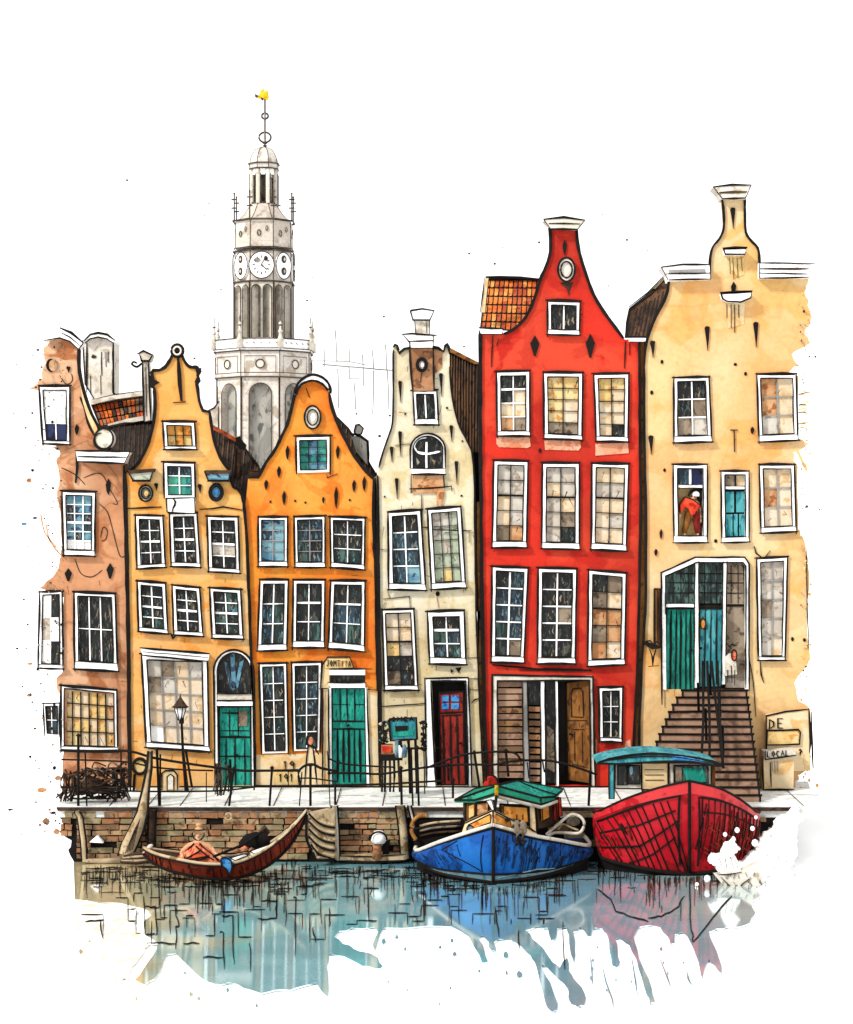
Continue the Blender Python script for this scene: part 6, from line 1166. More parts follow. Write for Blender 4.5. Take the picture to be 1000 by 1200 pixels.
def postl(name, pts, r, m, label, cat, y=-4.25):
    t = MB(); t.tube(tp(pts, y), r, m, 8)
    for s in (-1, 1): t.tube([P(a + s * r / PX(1, y) * 1.0, b, y - .03) for a, b in pts], .028, INK, 5)
    o = t.build(name, None, label, cat); rebase(o); return o
postl('ladder_rail', [(90, 951), (94, 957), (98, 985), (99, 1008), (118, 1009), (142, 1008)], .075, WOOD, 'bent cream L-shaped pipe on the quay face at the far left', 'pipe')
postl('mooring_post', [(179, 949), (178, 975), (178, 1000)], .1, INKB, 'short dark mooring post under the left pavement edge', 'post')
postl('mooring_post', [(392, 944), (394, 975), (395, 1008)], .085, OFFW, 'cream upright post beside the curved plank fender', 'post')
postl('mooring_post', [(469, 944), (473, 975), (475, 1006)], .12, WOOD, 'tan upright post left of the blue boat', 'post')
postl('mooring_post', [(480, 944), (484, 960), (486, 985)], .05, OFFW, 'thin pale post against the blue boat', 'post', -4.5)
for x, y in ((178, 957), (268, 957)):
    t = MB(); t.tube([P(x + 4 * math.cos(a), y + 4 * math.sin(a), -4.25) for a in [i * math.pi / 6 for i in range(13)]], .035, WOOD, 6); t.lathe(P(x, y - 5, -4.2), [(0, -.05), (.06, 0), (0, .05)], INK, 8)
    o = t.build('mooring_ring', None, 'small iron mooring ring on the quay wall %s' % ('by the dark post' if x < 200 else 'above the rowing boat'), 'mooring ring'); rebase(o)
fen = thing('plank_fender', P(378, 1008, -4.6), 'curved fender of bent planks on the quay wall at the rowing boat stern', 'fender')
L_ = catmull([(360, 955), (359, 970), (360, 985), (367, 998), (380, 1007)], 3); RR_ = [(395, 1007), (394, 975), (392, 948)]
t = MB(); t.poly(L_ + RR_, -4.6, .55, WOOD); t.ink(L_ + [(395, 1008)], -4.6, 3, sub=False); t.build('frame', fen)
for k in range(7):
    y_ = 948 + k * 9; t = MB(); pts = catmull([(362 + (k > 3) * (k - 3) * 3, y_ + 2), (372, y_ + 12), (382, y_ + 17), (393, y_ + 19)], 3)
    pts = [(a, min(b, 1005)) for a, b in pts]; t.tube(tp(pts, -4.62), .05, WOOD, 6); t.tube([p + Vector((0, -.03, -.07)) for p in tp(pts, -4.62)], .028, INK, 5); t.build('plank', fen)
t = MB(); c = P(445, 983, -4.5); s = PX(1, -4.5)
t.lathe(c + Vector((-1 * s, 0, 0)), [(0, -4 * s), (7 * s, -5 * s), (9.5 * s, -1 * s), (8.5 * s, 5 * s), (5 * s, 9 * s), (0, 10 * s)], WHITE, 18); t.tube([c + Vector((9.6 * s * math.cos(a) - s, -.2, 9 * s * math.sin(a) + s * .5)) for a in [i * math.pi / 10 for i in range(11)]], .03, INK, 5)
hd = t; 
bol = thing('bollard', P(443, 1007, -4.5), 'white mushroom-capped bollard with an orange base at the foot of the quay', 'bollard')
hd.build('cap', bol); t = MB(); t.lathe(c + Vector((-3 * s, .05, 0)), [(5.5 * s, -24 * s), (5 * s, -4 * s)], BRICK[2], 12); t.poly([(449, 986), (456, 986), (456, 1006), (448, 1006)], -4.3, .2, INK); t.build('base', bol)
t = MB(); t.poly([(399, 1003), (476, 1001), (476, 1008), (440, 1010), (398, 1008)], -4.35, .38, WOOD); t.ink([(398, 1009), (440, 1010.5), (476, 1008)], -4.35, 2.4); t.ink([(399, 1003), (440, 1004), (476, 1001)], -4.35, 1.6)
o = t.build('stone_kerb', None, 'low tan timber sill at the waterline under the white bollard', 'kerb'); rebase(o)
t = MB(); t.poly([(105, 987), (114, 979), (121, 988)], -4.3, .2, WHITE); o = t.build('paper_scrap', None, 'small white scrap caught on the left quay bricks', 'scrap'); rebase(o)

# loose sketch lines between tower and buff house, added as thin floating tubes
def sketch_line(mb, pts, w_, y=1.0, m=None): mb.tube([P(a, b, y) for a, b in pts], w_, m or GREYL, 5)
wr = MB()
sketch_line(wr, catmull([(366, 423), (385, 423), (410, 424), (430, 428)], 4), .014); sketch_line(wr, catmull([(378, 427), (400, 429), (425, 431), (445, 433), (462, 434), (468, 434)], 4), .02)
for a, b, c_, d in ((380, 410, 380, 430), (393, 387, 395, 424), (409, 408, 410, 424), (409, 430, 410, 444), (425, 416, 426, 452), (436, 409, 438, 432), (438, 434, 437, 485), (452, 404, 453, 433), (454, 434, 456, 480), (396, 432, 397, 478), (415, 448, 417, 480), (410, 444, 421, 444)): sketch_line(wr, [(a, b), ((a + c_) / 2 + .4, (b + d) / 2), (c_, d)], .014)
o = wr.build('sketch_lines', None, 'faint grey sketch strokes in the sky beside the narrow buff house', 'wires')

# ================================================================== BOATS
def hull_grid(left, nv, bulge=.12, side=-1):
    """left: list of (sheer px,py,y, bottom px,py,y); returns grid[i][j]"""
    g_ = []
    for (ax, ay, ad, bx_, by_, bd) in left:
        A = P(ax, ay, ad); B = P(bx_, by_, bd); row = []
        for j in range(nv + 1):
            v = j / nv; p = A.lerp(B, v); p = p + Vector((side * bulge * math.sin(math.pi * v) * (1 if ax != left[0][0] else 0), -bulge * .5 * math.sin(math.pi * v) * (1 if ax != left[0][0] else 0), 0)); row.append(p)
        g_.append(row)
    return g_
def dens(st, n=4): return catmull(st, n)
def gp(g_, u, v):
    u = max(0, min(.9999, u)) * (len(g_) - 1); v = max(0, min(.9999, v)) * (len(g_[0]) - 1); i, j = int(u), int(v); fu, fv = u - i, v - j
    return (g_[i][j] * (1 - fu) + g_[i + 1][j] * fu) * (1 - fv) + (g_[i][j + 1] * (1 - fu) + g_[i + 1][j + 1] * fu) * fv
def hull_part(mb, g_, m, v0=0, v1=1, out=0.0, nu=20, nv=6):
    vs = [gp(g_, i / nu, v0 + (v1 - v0) * j / nv) + Vector((0, -out, 0)) for i in range(nu + 1) for j in range(nv + 1)]
    mb.add(vs, [[i * (nv + 1) + j, (i + 1) * (nv + 1) + j, (i + 1) * (nv + 1) + j + 1, i * (nv + 1) + j + 1] for i in range(nu) for j in range(nv)], m, True)
def hline(mb, g_, pts, r, m=INK, out=.02, n=10):
    for a, b in zip(pts, pts[1:]): pass
    full = []
    for a, b in zip(pts, pts[1:]):
        for k in range(n): full.append((a[0] + (b[0] - a[0]) * k / n, a[1] + (b[1] - a[1]) * k / n))
    full.append(pts[-1]); mb.tube([gp(g_, u, v) + Vector((0, -out, 0)) for u, v in full], r, m, 5)
def lower(g_, zb=-.12, inw=.75):      # underside going into the water, coloured black for the shadow below the hull
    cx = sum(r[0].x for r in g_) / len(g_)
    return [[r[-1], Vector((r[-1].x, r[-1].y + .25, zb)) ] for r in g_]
# ---- blue boat
blue = thing('motor_boat', Vector((P(583, 1036, -7.2).x, -5.8, 0)), 'blue-hulled cabin boat with a green roof, seen bow-on in the middle', 'boat')
SL = dens([(578, 968, -7.5, 578, 1034, -7.3), (548, 977, -7.0, 546, 1029, -7.0), (515, 988, -6.2, 512, 1022, -6.4), (488, 998, -5.2, 489, 1008, -5.4), (492, 985, -4.3, 494, 998, -4.3)])
SR = dens([(578, 968, -7.5, 578, 1034, -7.3), (618, 979, -7.0, 620, 1029, -7.0), (655, 986, -6.2, 655, 1021, -6.4), (690, 992, -5.2, 689, 1006, -5.4), (686, 982, -4.3, 684, 996, -4.3)])
gl, gr = hull_grid(SL, 8, .1, -1), hull_grid(SR, 8, .1, 1)
t = MB()
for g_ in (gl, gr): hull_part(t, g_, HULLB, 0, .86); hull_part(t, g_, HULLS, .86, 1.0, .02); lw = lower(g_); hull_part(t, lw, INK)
t.add([gl[-1][0], gr[-1][0], gr[-1][-1], gl[-1][-1]], [[0, 1, 2, 3]], HULLB)
for g_, s in ((gl, -1), (gr, 1)):
    hline(t, g_, [(0, .86), (.95, .86)], .03); hline(t, g_, [(0, 1), (.9, 1)], .05); hline(t, g_, [(0, .04), (.8, .05)], .022)
hline(t, gl, [(0, 0), (0, 1)], .05)
hline(t, gl, [(.1, .12), (.1, .82), (.32, .5), (.45, .25), (.33, .1)], .014); 
HULLBD = wc('navy_shade_stroke', (10, 52, 104), (16, 70, 130), (8, 34, 70), scale=2)  # strokes that paint shading onto the blue hull, densest on its right side
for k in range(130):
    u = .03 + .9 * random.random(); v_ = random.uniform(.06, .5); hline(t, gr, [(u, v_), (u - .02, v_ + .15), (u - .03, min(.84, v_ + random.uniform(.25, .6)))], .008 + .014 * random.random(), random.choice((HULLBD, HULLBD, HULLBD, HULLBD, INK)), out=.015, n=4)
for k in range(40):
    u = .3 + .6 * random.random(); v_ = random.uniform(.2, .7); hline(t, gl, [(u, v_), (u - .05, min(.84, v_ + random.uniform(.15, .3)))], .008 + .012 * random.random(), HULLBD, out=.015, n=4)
hline(t, gr, [(.02, .94), (.3, .8), (.6, .9)], .02, HULLS)
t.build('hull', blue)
t = MB()
for g_ in (gl, gr): t.tube([r[0] + Vector((0, -.02, .03)) for r in g_], .06, OFFW, 6); t.tube([r[0] + Vector((0, -.07, -.02)) for r in g_], .02, INK, 5)
t.build('gunwale', blue)
t = MB(); n_ = len(gl); vs = [r[0] + Vector((0, 0, -.04)) for r in gl] + [r[0] + Vector((0, 0, -.04)) for r in gr]
t.add(vs, [[i, i + 1, n_ + i + 1, n_ + i] for i in range(n_ - 1)], INKB); t.build('deck', blue)
def quad3(mb, pts, m, t_=.06, ink=.022):
    v = [P(*p) for p in pts]; nn = (v[1] - v[0]).cross(v[-1] - v[0]).normalized()
    if nn.y > 0: nn = -nn
    mb.prism3([p for p in v], tuple(-nn * t_), m)
    if ink: mb.tube([p + nn * .01 for p in v + [v[0]]], ink, INK, 5, False)
t = MB()
quad3(t, [(578, 950, -7.0), (578, 968, -7.3), (540, 979, -6.7), (545, 965, -6.3)], CREAM); quad3(t, [(578, 950, -7.0), (578, 968, -7.3), (634, 984, -6.3), (628, 975, -6.0)], CREAM)
quad3(t, [(575, 954, -7.1), (575, 964, -7.2), (547, 975, -6.75), (549, 967, -6.5)], PANE['a'], .04, .016); quad3(t, [(581, 954, -7.1), (581, 965, -7.25), (600, 971, -6.85), (598, 962, -6.8)], PANE['a'], .04, .012)
quad3(t, [(578, 950, -6.95), (545, 965, -6.3), (600, 958, -5.2), (628, 975, -6.0)], CREAM, .04, 0)
t.poly(circ(551, 971, 4, 4, 12), -6.85, .08, GREYL); t.ink(circ(551, 971, 4, 4, 12), -6.85, 1.2, closed=True, sub=False); t.poly(circ(595, 961, 3, 2.2, 10), -7.0, .1, INK)
t.build('foredeck_coaming', blue)
t = MB()
quad3(t, [(586, 942, -6.3), (622, 944, -6.0), (624, 966, -6.0), (586, 962, -6.3)], WOODB); quad3(t, [(590, 944, -6.38), (618, 946, -6.15), (619, 964, -6.15), (590, 957, -6.38)], PANE['a'], .04, .018)
quad3(t, [(620, 944, -6.15), (627, 944, -6.1), (629, 975, -6.1), (621, 970, -6.15)], CREAM); quad3(t, [(628, 944, -6.0), (654, 934, -4.8), (656, 966, -4.8), (630, 972, -6.0)], INKB, .06); quad3(t, [(635, 943, -5.9), (643, 941, -5.5), (644, 958, -5.5), (636, 962, -5.9)], PANE['a'], .03, .015)
quad3(t, [(648, 938, -5.2), (651, 937, -5.1), (653, 960, -5.1), (649, 962, -5.2)], MAROON, .05, .012); quad3(t, [(654, 935, -4.9), (657, 934, -4.8), (659, 956, -4.8), (655, 957, -4.9)], REDC, .05, .012)
quad3(t, [(546, 941, -6.0), (580, 938, -6.3), (580, 952, -6.3), (546, 962, -6.0)], WOODB); quad3(t, [(549, 944, -6.1), (556, 942, -6.2), (556, 956, -6.2), (549, 959, -6.1)], PANE['y'], .03, .012); quad3(t, [(559, 942, -6.2), (572, 940, -6.3), (572, 951, -6.3), (559, 956, -6.2)], PANE['o'], .03, .012)
quad3(t, [(570, 938, -6.4), (576, 937, -6.45), (580, 950, -6.45), (577, 950, -6.4)], WHITE, .04, .012); quad3(t, [(546, 941, -6.0), (546, 962, -6.0), (545, 955, -4.8), (545, 936, -4.8)], INKB, .05)
t.build('cabin', blue)
t = MB(); TG = TEALG = wc('green_canopy', (24, 140, 108), (40, 164, 130), (14, 108, 84), scale=1.4, edge=.2)
A_, B_, C_, D_ = (533, 938, -6.0), (582, 921, -6.5), (606, 915, -4.6), (556, 925, -4.7); E_, F_ = (660, 925, -4.7), (650, 934, -5.6)
F0 = (582, 930, -6.6); G_ = (634, 943, -6.1)
for q, mm in (([A_, B_, C_, D_], TG), ([B_, C_, E_, F_, (634, 935, -6.1)], TEAL), ([A_, B_, F0, (556, 938, -6.3)], TG), ([B_, (634, 935, -6.1), G_, F0], TG), ([(634, 935, -6.1), F_, (652, 938, -5.6), G_], TG)):
    v = [P(*p) for p in q]; t.prism3(v, (0, .02, -.06), mm); t.tube([p + Vector((0, -.01, .01)) for p in v + [v[0]]], .028, INK, 5, False)
t.tube([P(606, 915, -4.6), P(635, 926, -5.4), P(655, 932, -5.6)], .02, INK, 5); t.tube([P(584, 934, -6.62), P(634, 946, -6.12), P(653, 939, -5.6)], .045, OFFW, 5)
t.build('roof', blue)
t = MB(); t.tube([P(582, 920, -6.62), P(582, 932, -6.66)], .05, GOLD, 6); t.tube([P(582, 932, -6.66), P(580, 950, -6.9)], .04, INK, 6); t.build('mast', blue)
for x in (606, 613):
    t = MB(); t.tube([P(x, 963, -6.9), P(x, 966, -7.15), P(x, 975, -7.25), P(x, 986, -7.2), P(x, 989, -7.15)], [.05, .1, .11, .1, .05], FENDER, 10); t.tube([P(x, 955, -6.6), P(x, 964, -6.95)], .02, INK, 5); t.tube([P(x - 4.6, 966, -7.25), P(x - 4.8, 985, -7.28), P(x, 991, -7.25), P(x + 4.6, 985, -7.28)], .02, INK, 5); t.build('fender', blue)
t = MB(); t.tube([P(a, b, -5.4) for a, b in catmull([(640, 978), (652, 968), (668, 955), (680, 957), (685, 966), (679, 976), (664, 976), (650, 976), (642, 980)], 4)], .045, OFFW, 6); t.tube([P(a, b, -5.4) for a, b in catmull([(654, 972), (660, 966), (670, 970), (678, 973)], 4)], .03, WOOD, 6); t.tube([P(a, b, -5.3) for a, b in catmull([(662, 952), (676, 954), (684, 960)], 4)], .03, WOODB, 6)
t.poly(circ(672, 963, 8, 5, 14), -5.2, .1, FENDER); t.build('side_rail', blue)
t = MB(); t.tube([P(a, b, -5.0) for a, b in catmull([(500, 956), (490, 957), (483, 966), (483, 976), (488, 984)], 4)], .055, OCHRE, 7)
for yy in (964, 970, 976): t.tube([P(a, b, -4.9) for a, b in catmull([(492, yy + 4), (510, yy), (540, yy - 2)], 3)], .035, random.choice((WOOD, INKB, FENDER)), 6)
t.poly([(484, 972), (540, 965), (545, 985), (486, 995)], -4.85, .3, INK)
t.build('stern_rail', blue)

# ---- red boat
red = thing('fishing_boat', Vector((P(800, 1024, -6.2).x, -5.2, 0)), 'big red planked boat with a blue-teal wheelhouse roof, bow-on at the right', 'boat')
SL = dens([(808, 915, -7.0, 808, 1024, -6.1), (772, 923, -6.8, 774, 1021, -6.1), (733, 936, -6.2, 738, 1014, -5.8), (698, 952, -5.2, 704, 1004, -5.2), (696, 948, -4.15, 702, 985, -4.15)])
SR = dens([(808, 915, -7.0, 808, 1024, -6.1), (842, 923, -6.8, 838, 1021, -6.0), (868, 937, -6.2, 864, 1014, -5.6), (889, 953, -5.2, 882, 1003, -5.1), (890, 948, -4.15, 884, 985, -4.15)])
gl, gr = hull_grid(SL, 8, .06, -1), hull_grid(SR, 8, .05, 1)
t = MB()
for g_, s in ((gl, -1), (gr, 1)):
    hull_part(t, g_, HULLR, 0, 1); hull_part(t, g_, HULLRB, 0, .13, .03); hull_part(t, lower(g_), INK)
    hline(t, g_, [(0, 0), (.98, 0)], .035); hline(t, g_, [(0.0, 1), (.9, 1)], .06)
t.add([gl[-1][0], gr[-1][0], gr[-1][-1], gl[-1][-1]], [[0, 1, 2, 3]], HULLR)
hline(t, gl, [(0, 0), (0, 1)], .045)
hline(t, gl, [(.09, .9), (.09, .14), (.3, .15), (.72, .2)], .035); hline(t, gr, [(.09, .92), (.09, .16), (.4, .14), (.72, .14)], .03)
hline(t, gl, [(.7, .45), (.4, .42), (.12, .3)], .024); hline(t, gl, [(.72, .75), (.4, .7), (.1, .42)], .024); hline(t, gl, [(.5, .96), (.3, .8), (.12, .6)], .022)
for k in range(11):
    u = .1 + k * .06 + random.uniform(-.02, .02); hline(t, gl, [(u + .08, .18), (u, .5), (max(.02, u - .1), .97)], .012 + .01 * random.random())
for k in range(15):
    u = .12 + k * .05; hline(t, gr, [(u, .16), (u - .01, .45), (max(.02, u - .06), .7 + .2 * random.random())], .01 + .012 * random.random())
for v_ in (.32,): hline(t, gr, [(.12, v_), (.4, v_ - .03), (.75, v_)], .02)
for k in range(150):  # dark hatching from here paints shade onto the red hull, mostly its right
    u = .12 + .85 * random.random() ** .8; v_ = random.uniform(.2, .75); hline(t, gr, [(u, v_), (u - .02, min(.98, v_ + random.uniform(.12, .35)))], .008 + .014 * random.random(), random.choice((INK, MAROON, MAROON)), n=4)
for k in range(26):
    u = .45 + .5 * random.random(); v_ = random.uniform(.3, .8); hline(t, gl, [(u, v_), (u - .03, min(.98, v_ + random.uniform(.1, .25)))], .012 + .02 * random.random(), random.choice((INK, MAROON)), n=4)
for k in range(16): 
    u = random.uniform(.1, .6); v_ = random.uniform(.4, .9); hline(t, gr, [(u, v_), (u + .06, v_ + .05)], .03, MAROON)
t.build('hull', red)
t = MB(); n_ = len(gl); vs = [r[0] + Vector((0, 0, -.05)) for r in gl] + [r[0] + Vector((0, 0, -.05)) for r in gr]; t.add(vs, [[i, i + 1, n_ + i + 1, n_ + i] for i in range(n_ - 1)], WOODS); t.build('deck', red)
t = MB(); wy = -6.0
def fr_(a, b, c_, d, m, y=wy, ink=1.6): t.poly([(a, b), (c_, b), (c_, d), (a, d)], y, .08, m); t.ink([(a, b), (c_, b), (c_, d), (a, d)], y, ink, closed=True)
fr_(714, 892, 720, 936, TEAL2, -6.1); fr_(721, 895, 752, 924, OFFW, wy); fr_(724, 897, 735, 920, PANE['k'], wy - .03); fr_(736, 897, 750, 919, PANE['k'], wy - .03); t.poly(circ(740, 903, 2, 5, 10), wy - .06, .05, PANE['s'])
fr_(752, 894, 783, 925, CREAM); 
for yy in (902, 908, 914): t.ink([(756, yy), (778, yy)], wy, 1.4)
fr_(784, 894, 834, 925, OFFW); fr_(790, 897, 830, 922, PANE['e'], wy - .03); t.poly([(800, 900), (824, 901), (828, 916), (806, 919)], wy - .06, .05, TEAL); t.poly([(792, 899), (799, 899), (799, 918), (792, 918)], wy - .06, .05, PANE['m'])
t.box(tuple(P(723, 925, -5.5)), tuple(Vector((P(833, 893, -4.6).x, -4.6, P(0, 893, -4.6).z))), WOODB)
t.build('wheelhouse', red)
t = MB(); top = catmull([(700, 894), (716, 889), (738, 885), (765, 883), (795, 885), (820, 889), (838, 893), (846, 898)], 4); bot = [(846, 898), (836, 897), (815, 893), (790, 892), (760, 893), (730, 895), (700, 895)]
t.poly(top + bot[1:], -6.2, 1.7, TEAL2); t.poly([(704, 893)] + catmull([(716, 891.5), (740, 888.5), (765, 887), (800, 888.5), (838, 894)], 3) + [(836, 896.5), (815, 892.5), (790, 891.5), (760, 892.5), (730, 894.5)], -6.24, .04, HULLS if False else TEAL2)
t.ink(top, -6.2, 2.6, sub=False, t=.05); t.ink(bot, -6.2, 2.4, t=.06); t.poly([(784, 886), (800, 886.5), (822, 890.5), (832, 894.5), (812, 891.5), (790, 890.5)], -6.27, .03, BLUEC); t.ink(catmull([(704, 893), (716, 890.5), (740, 887.5), (770, 886.5), (800, 888), (842, 896)], 3), -6.25, 1.2, sub=False)
t.build('wheelhouse_roof', red)

# ---- rowing boat
row = thing('rowing_boat', Vector((P(262, 1028, -6.7).x, -6.7, 0)), 'slim mahogany rowing boat with high curled ends at the left', 'boat')
ST = [(168, 994, 999, 0), (182, 1001, 1012, .3), (205, 1007, 1021, .5), (240, 1013, 1028, .62), (275, 1012, 1028, .62), (305, 1000, 1018, .5), (328, 984, 1002, .34), (345, 968, 982, .2), (356, 955, 962, .05), (360, 950, 953, .0)]
ST = catmull(ST, 4); by_ = -6.7; near, far, keel, ni, fi = [], [], [], [], []
for x, sy_, kb, w_ in ST:
    w_ = max(.02, w_); s3 = P(x, sy_, by_ - w_); k3 = P(x, kb, by_ - w_ * .6); k3.y = by_
    near.append(Vector((s3.x, by_ - w_, s3.z))); far.append(Vector((s3.x, by_ + w_, s3.z))); keel.append(Vector((s3.x, by_ - w_ * .55, k3.z - .02))); ni.append(Vector((s3.x, by_ + w_ * .55, k3.z - .02)))
t = MB(); n_ = len(ST)
def strip(mb, a, b, m): mb.add(a + b, [[i, i + 1, len(a) + i + 1, len(a) + i] for i in range(len(a) - 1)], m, True)
up = [k + Vector((0, 0, .1)) for k in keel]; up2 = [k + Vector((0, 0, .1)) for k in ni]
strip(t, near, keel, HULLW); strip(t, keel, ni, INK); strip(t, ni, far, HULLW); strip(t, [p + Vector((0, .04, 0)) for p in near], up, INKB); strip(t, up, up2, WOODS); strip(t, up2, [p + Vector((0, -.04, 0)) for p in far], INKB)
for k in range(28):
    i = random.randint(3, n_ - 8); a = near[i].lerp(keel[i], .25); b = near[i].lerp(keel[i], .9); t.tube([a + Vector((0, -.02, 0)), b + Vector((.03, -.03, 0))], .012, INK, 4)
t.tube([p + Vector((0, -.02, -.01)) for p in keel], .04, INK, 5)
t.build('hull', row)
t = MB(); t.tube([p + Vector((0, 0, .02)) for p in near], .045, WOOD, 6); t.tube([p + Vector((0, 0, .02)) for p in far], .04, WOOD, 6); t.tube([p + Vector((0, -.05, -.03)) for p in near], .022, INK, 5); t.tube([p + Vector((0, 0, .07)) for p in far], .02, INK, 5); t.build('gunwale', row)
for u in (.3, .5, .68):
    i = int(u * n_); a = near[i]; t = MB(); hwd = abs(far[i].y - near[i].y) * .16; t.box((a.x - .12, near[i].y + hwd, a.z - .1), (a.x + .12, far[i].y - hwd, a.z - .05), WOOD); t.tube([(a.x - .12, near[i].y + hwd, a.z - .05), (a.x + .12, near[i].y + hwd, a.z - .05)], .02, INK, 4); t.build('thwart', row)
t = MB(); t.tube([P(168, 1000, -6.7), P(176, 992, -6.7), P(179, 990, -6.7)], [.03, .07, .03], OFFW, 6); t.build('stem_cap', row)
t = MB(); t.tube([P(250, 1004, -7.25), P(285, 990, -6.9), P(312, 972, -6.0)], .035, INK, 6); t.lathe(P(310, 975, -6.0), [(0, -.2), (.16, 0), (0, .2)], INKB, 8, sy=.3)
o = t.build('oar', None, 'dark oar lying across the rowing boat', 'oar'); rebase(o)
t = MB(); t.poly(catmull([(259, 1006), (265, 1005), (271, 1009), (272, 1017), (269, 1024), (265, 1018), (260, 1014)], 3), -7.5, .16, BLUEC); t.ink(catmull([(259, 1006), (265, 1005), (271, 1009), (272, 1017), (269, 1024), (265, 1018), (260, 1014), (259, 1006)], 3), -7.5, 1.8, sub=False)
o = t.build('blue_cloth', None, 'bright blue cloth hanging over the side of the rowing boat', 'cloth'); rebase(o)
for (pts, lb) in (([(270, 1006), (286, 1001), (291, 1003), (276, 1009)], 'white folded cloth lying in the rowing boat beside the blue cloth'), ([(293, 998), (316, 990), (322, 992), (298, 1001)], 'white folded cloth nearer the high end of the rowing boat')):
    t = MB(); v = [P(a, b, -6.9 + (1010 - b) * .012) for a, b in pts]; t.prism3(v, (0, .02, -.09), WHITE); t.tube([p + Vector((0, 0, .01)) for p in v + [v[0]]], .016, INK, 4); o = t.build('white_cloth', None, lb, 'cloth'); rebase(o)
t = MB(); c = P(300, 985, -6.2); t.lathe(c, [(0, -.22), (.4, -.18), (.42, 0), (.28, .16), (0, .24)], INK, 12, sy=.6); o = t.build('cargo_bundle', None, 'black covered bundle in the far end of the rowing boat', 'bundle'); rebase(o)
t = MB()
for x, y in ((287, 994), (278, 997), (284, 1002), (295, 996)): t.lathe(P(x, y, -6.6), [(0, -.06), (.12, 0), (0, .07)], random.choice((BRICK[2], CORAL)), 8)
o = t.build('fruit_heap', None, 'small heap of orange bundles beside the black bundle in the rowing boat', 'bundles'); rebase(o)

# ---- torn white splash at the red boat
t = MB(); rs = random.Random(4)
sy0 = -7.3
t.poly(ragged(catmull([(832, 1008), (836, 1002), (843, 1003), (850, 1001), (860, 1002), (866, 1012), (868, 1021), (852, 1024), (842, 1022), (838, 1014), (832, 1012)], 2), 1, 1), sy0, .4, WHITE)
t.poly(ragged([(838, 1026), (870, 1022), (890, 1012), (893, 1030), (885, 1046), (868, 1056), (860, 1050), (850, 1040)], 2, 2, rs), sy0 - .25, .4, OFFW)
t.poly(ragged([(846, 1000), (850, 990), (856, 988), (862, 982), (864, 990), (868, 994), (862, 1000), (856, 1004)], 2, 2, rs), sy0 - .1, .3, WHITE)
t.poly(ragged([(866, 1012), (880, 1004), (892, 990), (905, 975), (918, 960), (935, 945), (942, 960), (935, 985), (930, 1010), (925, 1030), (905, 1045), (886, 1050)], 4, 3, rs), -6.0, .5, WHITE)
for a in ([(840, 1024), (852, 1025), (869, 1022)], [(845, 1028), (853, 1036), (862, 1044), (858, 1050), (852, 1042)], [(862, 1046), (870, 1036), (878, 1030)], [(850, 1006), (852, 1018)], [(856, 1004), (860, 1018)], [(862, 1008), (865, 1018)], [(843, 1006), (846, 1014)]): t.ink(a, sy0 - .26, 1.5)
for k in range(60):
    x, y = rs.uniform(846, 900), rs.uniform(1022, 1060); t.ink([(x, y), (x + rs.uniform(-3, 3), y + rs.uniform(2, 7))], sy0 - .26, rs.uniform(.4, 1), INKB, sub=False)
for k in range(60):
    x = rs.uniform(880, 935); y = rs.uniform(950, 1040)
    t.ink([(x, y), (x + rs.uniform(-4, 4), y + rs.uniform(-2, 4))], -6.02, rs.uniform(.4, .9), rs.choice((GREYL, INKB, GREYL)), sub=False)
for x, y, r in ((864, 973, 3), (850, 978, 2.5), (885, 988, 4), (882, 971, 2.6), (886, 958, 2), (829, 1030, 4), (817, 1037, 2.6), (817, 1045, 2), (817, 1052, 2)): t.lathe(P(x, y, -7.6), [(0, -r * .024), (r * .016, -r * .016), (r * .022, 0), (r * .016, r * .018), (0, r * .026)], WHITE, 12)
o = t.build('water_splash', kind='stuff', label='white torn splash and spray breaking against the red boat')

# ---- paint splatter at both ragged ends and sky specks, added as floating flecks
t = MB(); rs = random.Random(9)
for x, y, rx, ry, m in ((49, 926, 5.5, 3, PANE['o']), (68, 912, 3.5, 3, BRICK[2]), (54, 963, 4, 4, BRICK[1]), (66, 975, 3.5, 3, PANE['o']), (35, 778, 3, 1.5, PANE['o']), (34, 815, 3, 2, PANE['o']), (12, 949, 3, 1, INK), (62, 953, 3, 1.5, INK), (18, 1006, 3, 3, PANE['c']), (53, 1031, 5, 3, PANE['c']), (65, 1000, 8, 4, PANE['c']), (34, 563, 2.6, 2.6, PANE['o']), (28, 614, 3, 2, PANE['s']), (41, 607, 2.5, 1.5, INK), (38, 551, 1.6, 1.6, INK), (62, 572, 1.4, 1.2, INK), (34, 1056, 2, 1, PANE['e']), (934, 912, 3, 3.5, PANE['c']), (20, 760, 1.4, 1.2, INK), (26, 805, 1.2, 1, INK), (44, 785, 1.6, 1.2, INK)):
    t.poly(ragged(circ(x, y, rx, ry, 9) , .8, 1, rs), -.1, .1, m)
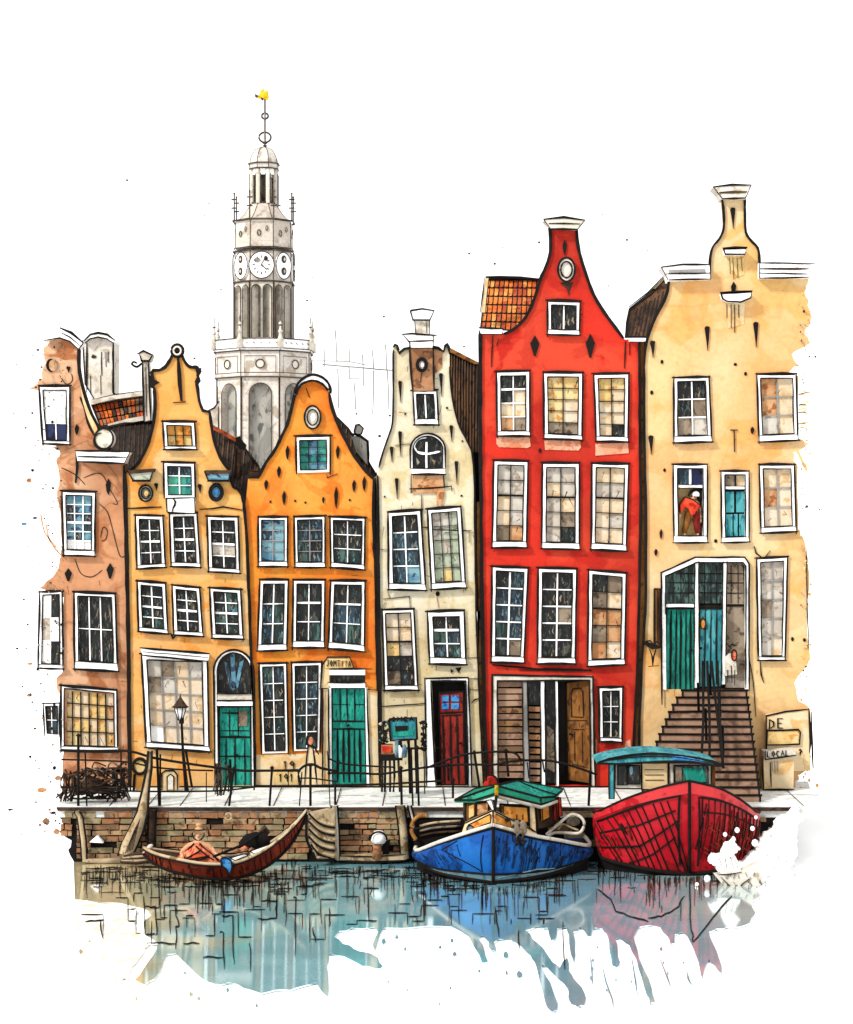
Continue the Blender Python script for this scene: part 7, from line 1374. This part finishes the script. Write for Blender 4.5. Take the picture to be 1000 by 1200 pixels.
for k in range(260):
    x = 74 - abs(rs.gauss(0, 22)); y = rs.uniform(400, 1040); r = abs(rs.gauss(.5, .5)) + .35; t.poly(circ(x, y, r, r * rs.uniform(.5, 1.3), 6), -.1, .04, rs.choice((INK, GREYL, INKB, PANE['o'], GREYL)))
for k in range(170):
    x = 938 + abs(rs.gauss(0, 8)); y = rs.uniform(330, 930); r = abs(rs.gauss(.5, .4)) + .3; t.poly(circ(x, y, r, r * rs.uniform(.6, 1.6), 6), -.2, .04, rs.choice((GREYL, INKB, PANE['y'], PANE['a'], PANE['y'])))
for x, y, l in ((66, 620, 40), (60, 610, 30)): t.ink(catmull([(x - 12, y - 8), (x - 8, y + 12), (x, y + 24), (x + 7, y + 32)], 4), -.1, 1.6, PANE['o'], sub=False)
t.ink(catmull([(926, 520), (934, 528), (940, 540), (946, 552)], 4), -.1, 3, PANE['y'], sub=False)
for k in range(14): y = rs.uniform(455, 505); t.ink([(936, y), (941, y + rs.uniform(-2, 2)), (rs.uniform(944, 951), y + rs.uniform(-3, 3))], -.1, rs.uniform(.6, 3), PANE['y'], sub=False)
for x, y, r_ in ((149, 211, 1.4), (245, 238, 1.1), (240, 252, 1), (632, 284, 1.6), (550, 297, 1.4), (589, 290, .8), (735, 281, 1.5), (759, 293, 1), (580, 309, 1.6), (360, 352, 1.3), (259, 339, 1.2), (366, 325, .8), (450, 371, 1.4), (442, 381, .9), (457, 487, 1.5), (445, 511, 2), (418, 485, 1.4), (544, 406, 1.3), (228, 420, 1.4), (713, 335, 1.2), (706, 251, 1.1)): t.poly(circ(x, y, r_, r_ * .8, 7), -.1, .04, GREYL if r_ < 1.3 else INKB)
t.ink([(471, 265), (471.5, 290), (471, 311)], -.1, 1, PANE['c'], sub=False)
for a in ([(110, 370), (116, 366)], [(119, 375), (125, 374), (126, 366)], [(137, 326), (144, 322)], [(171, 322), (172, 332)], [(127, 352), (127, 380)], [(139, 366), (141, 378)], [(221, 310), (222, 325)]): t.ink(a, -.1, .7, GREYL, sub=False)
t.build('paint_flecks', kind='stuff', label='small orange, grey and black flecks scattered beside the broken house edges')
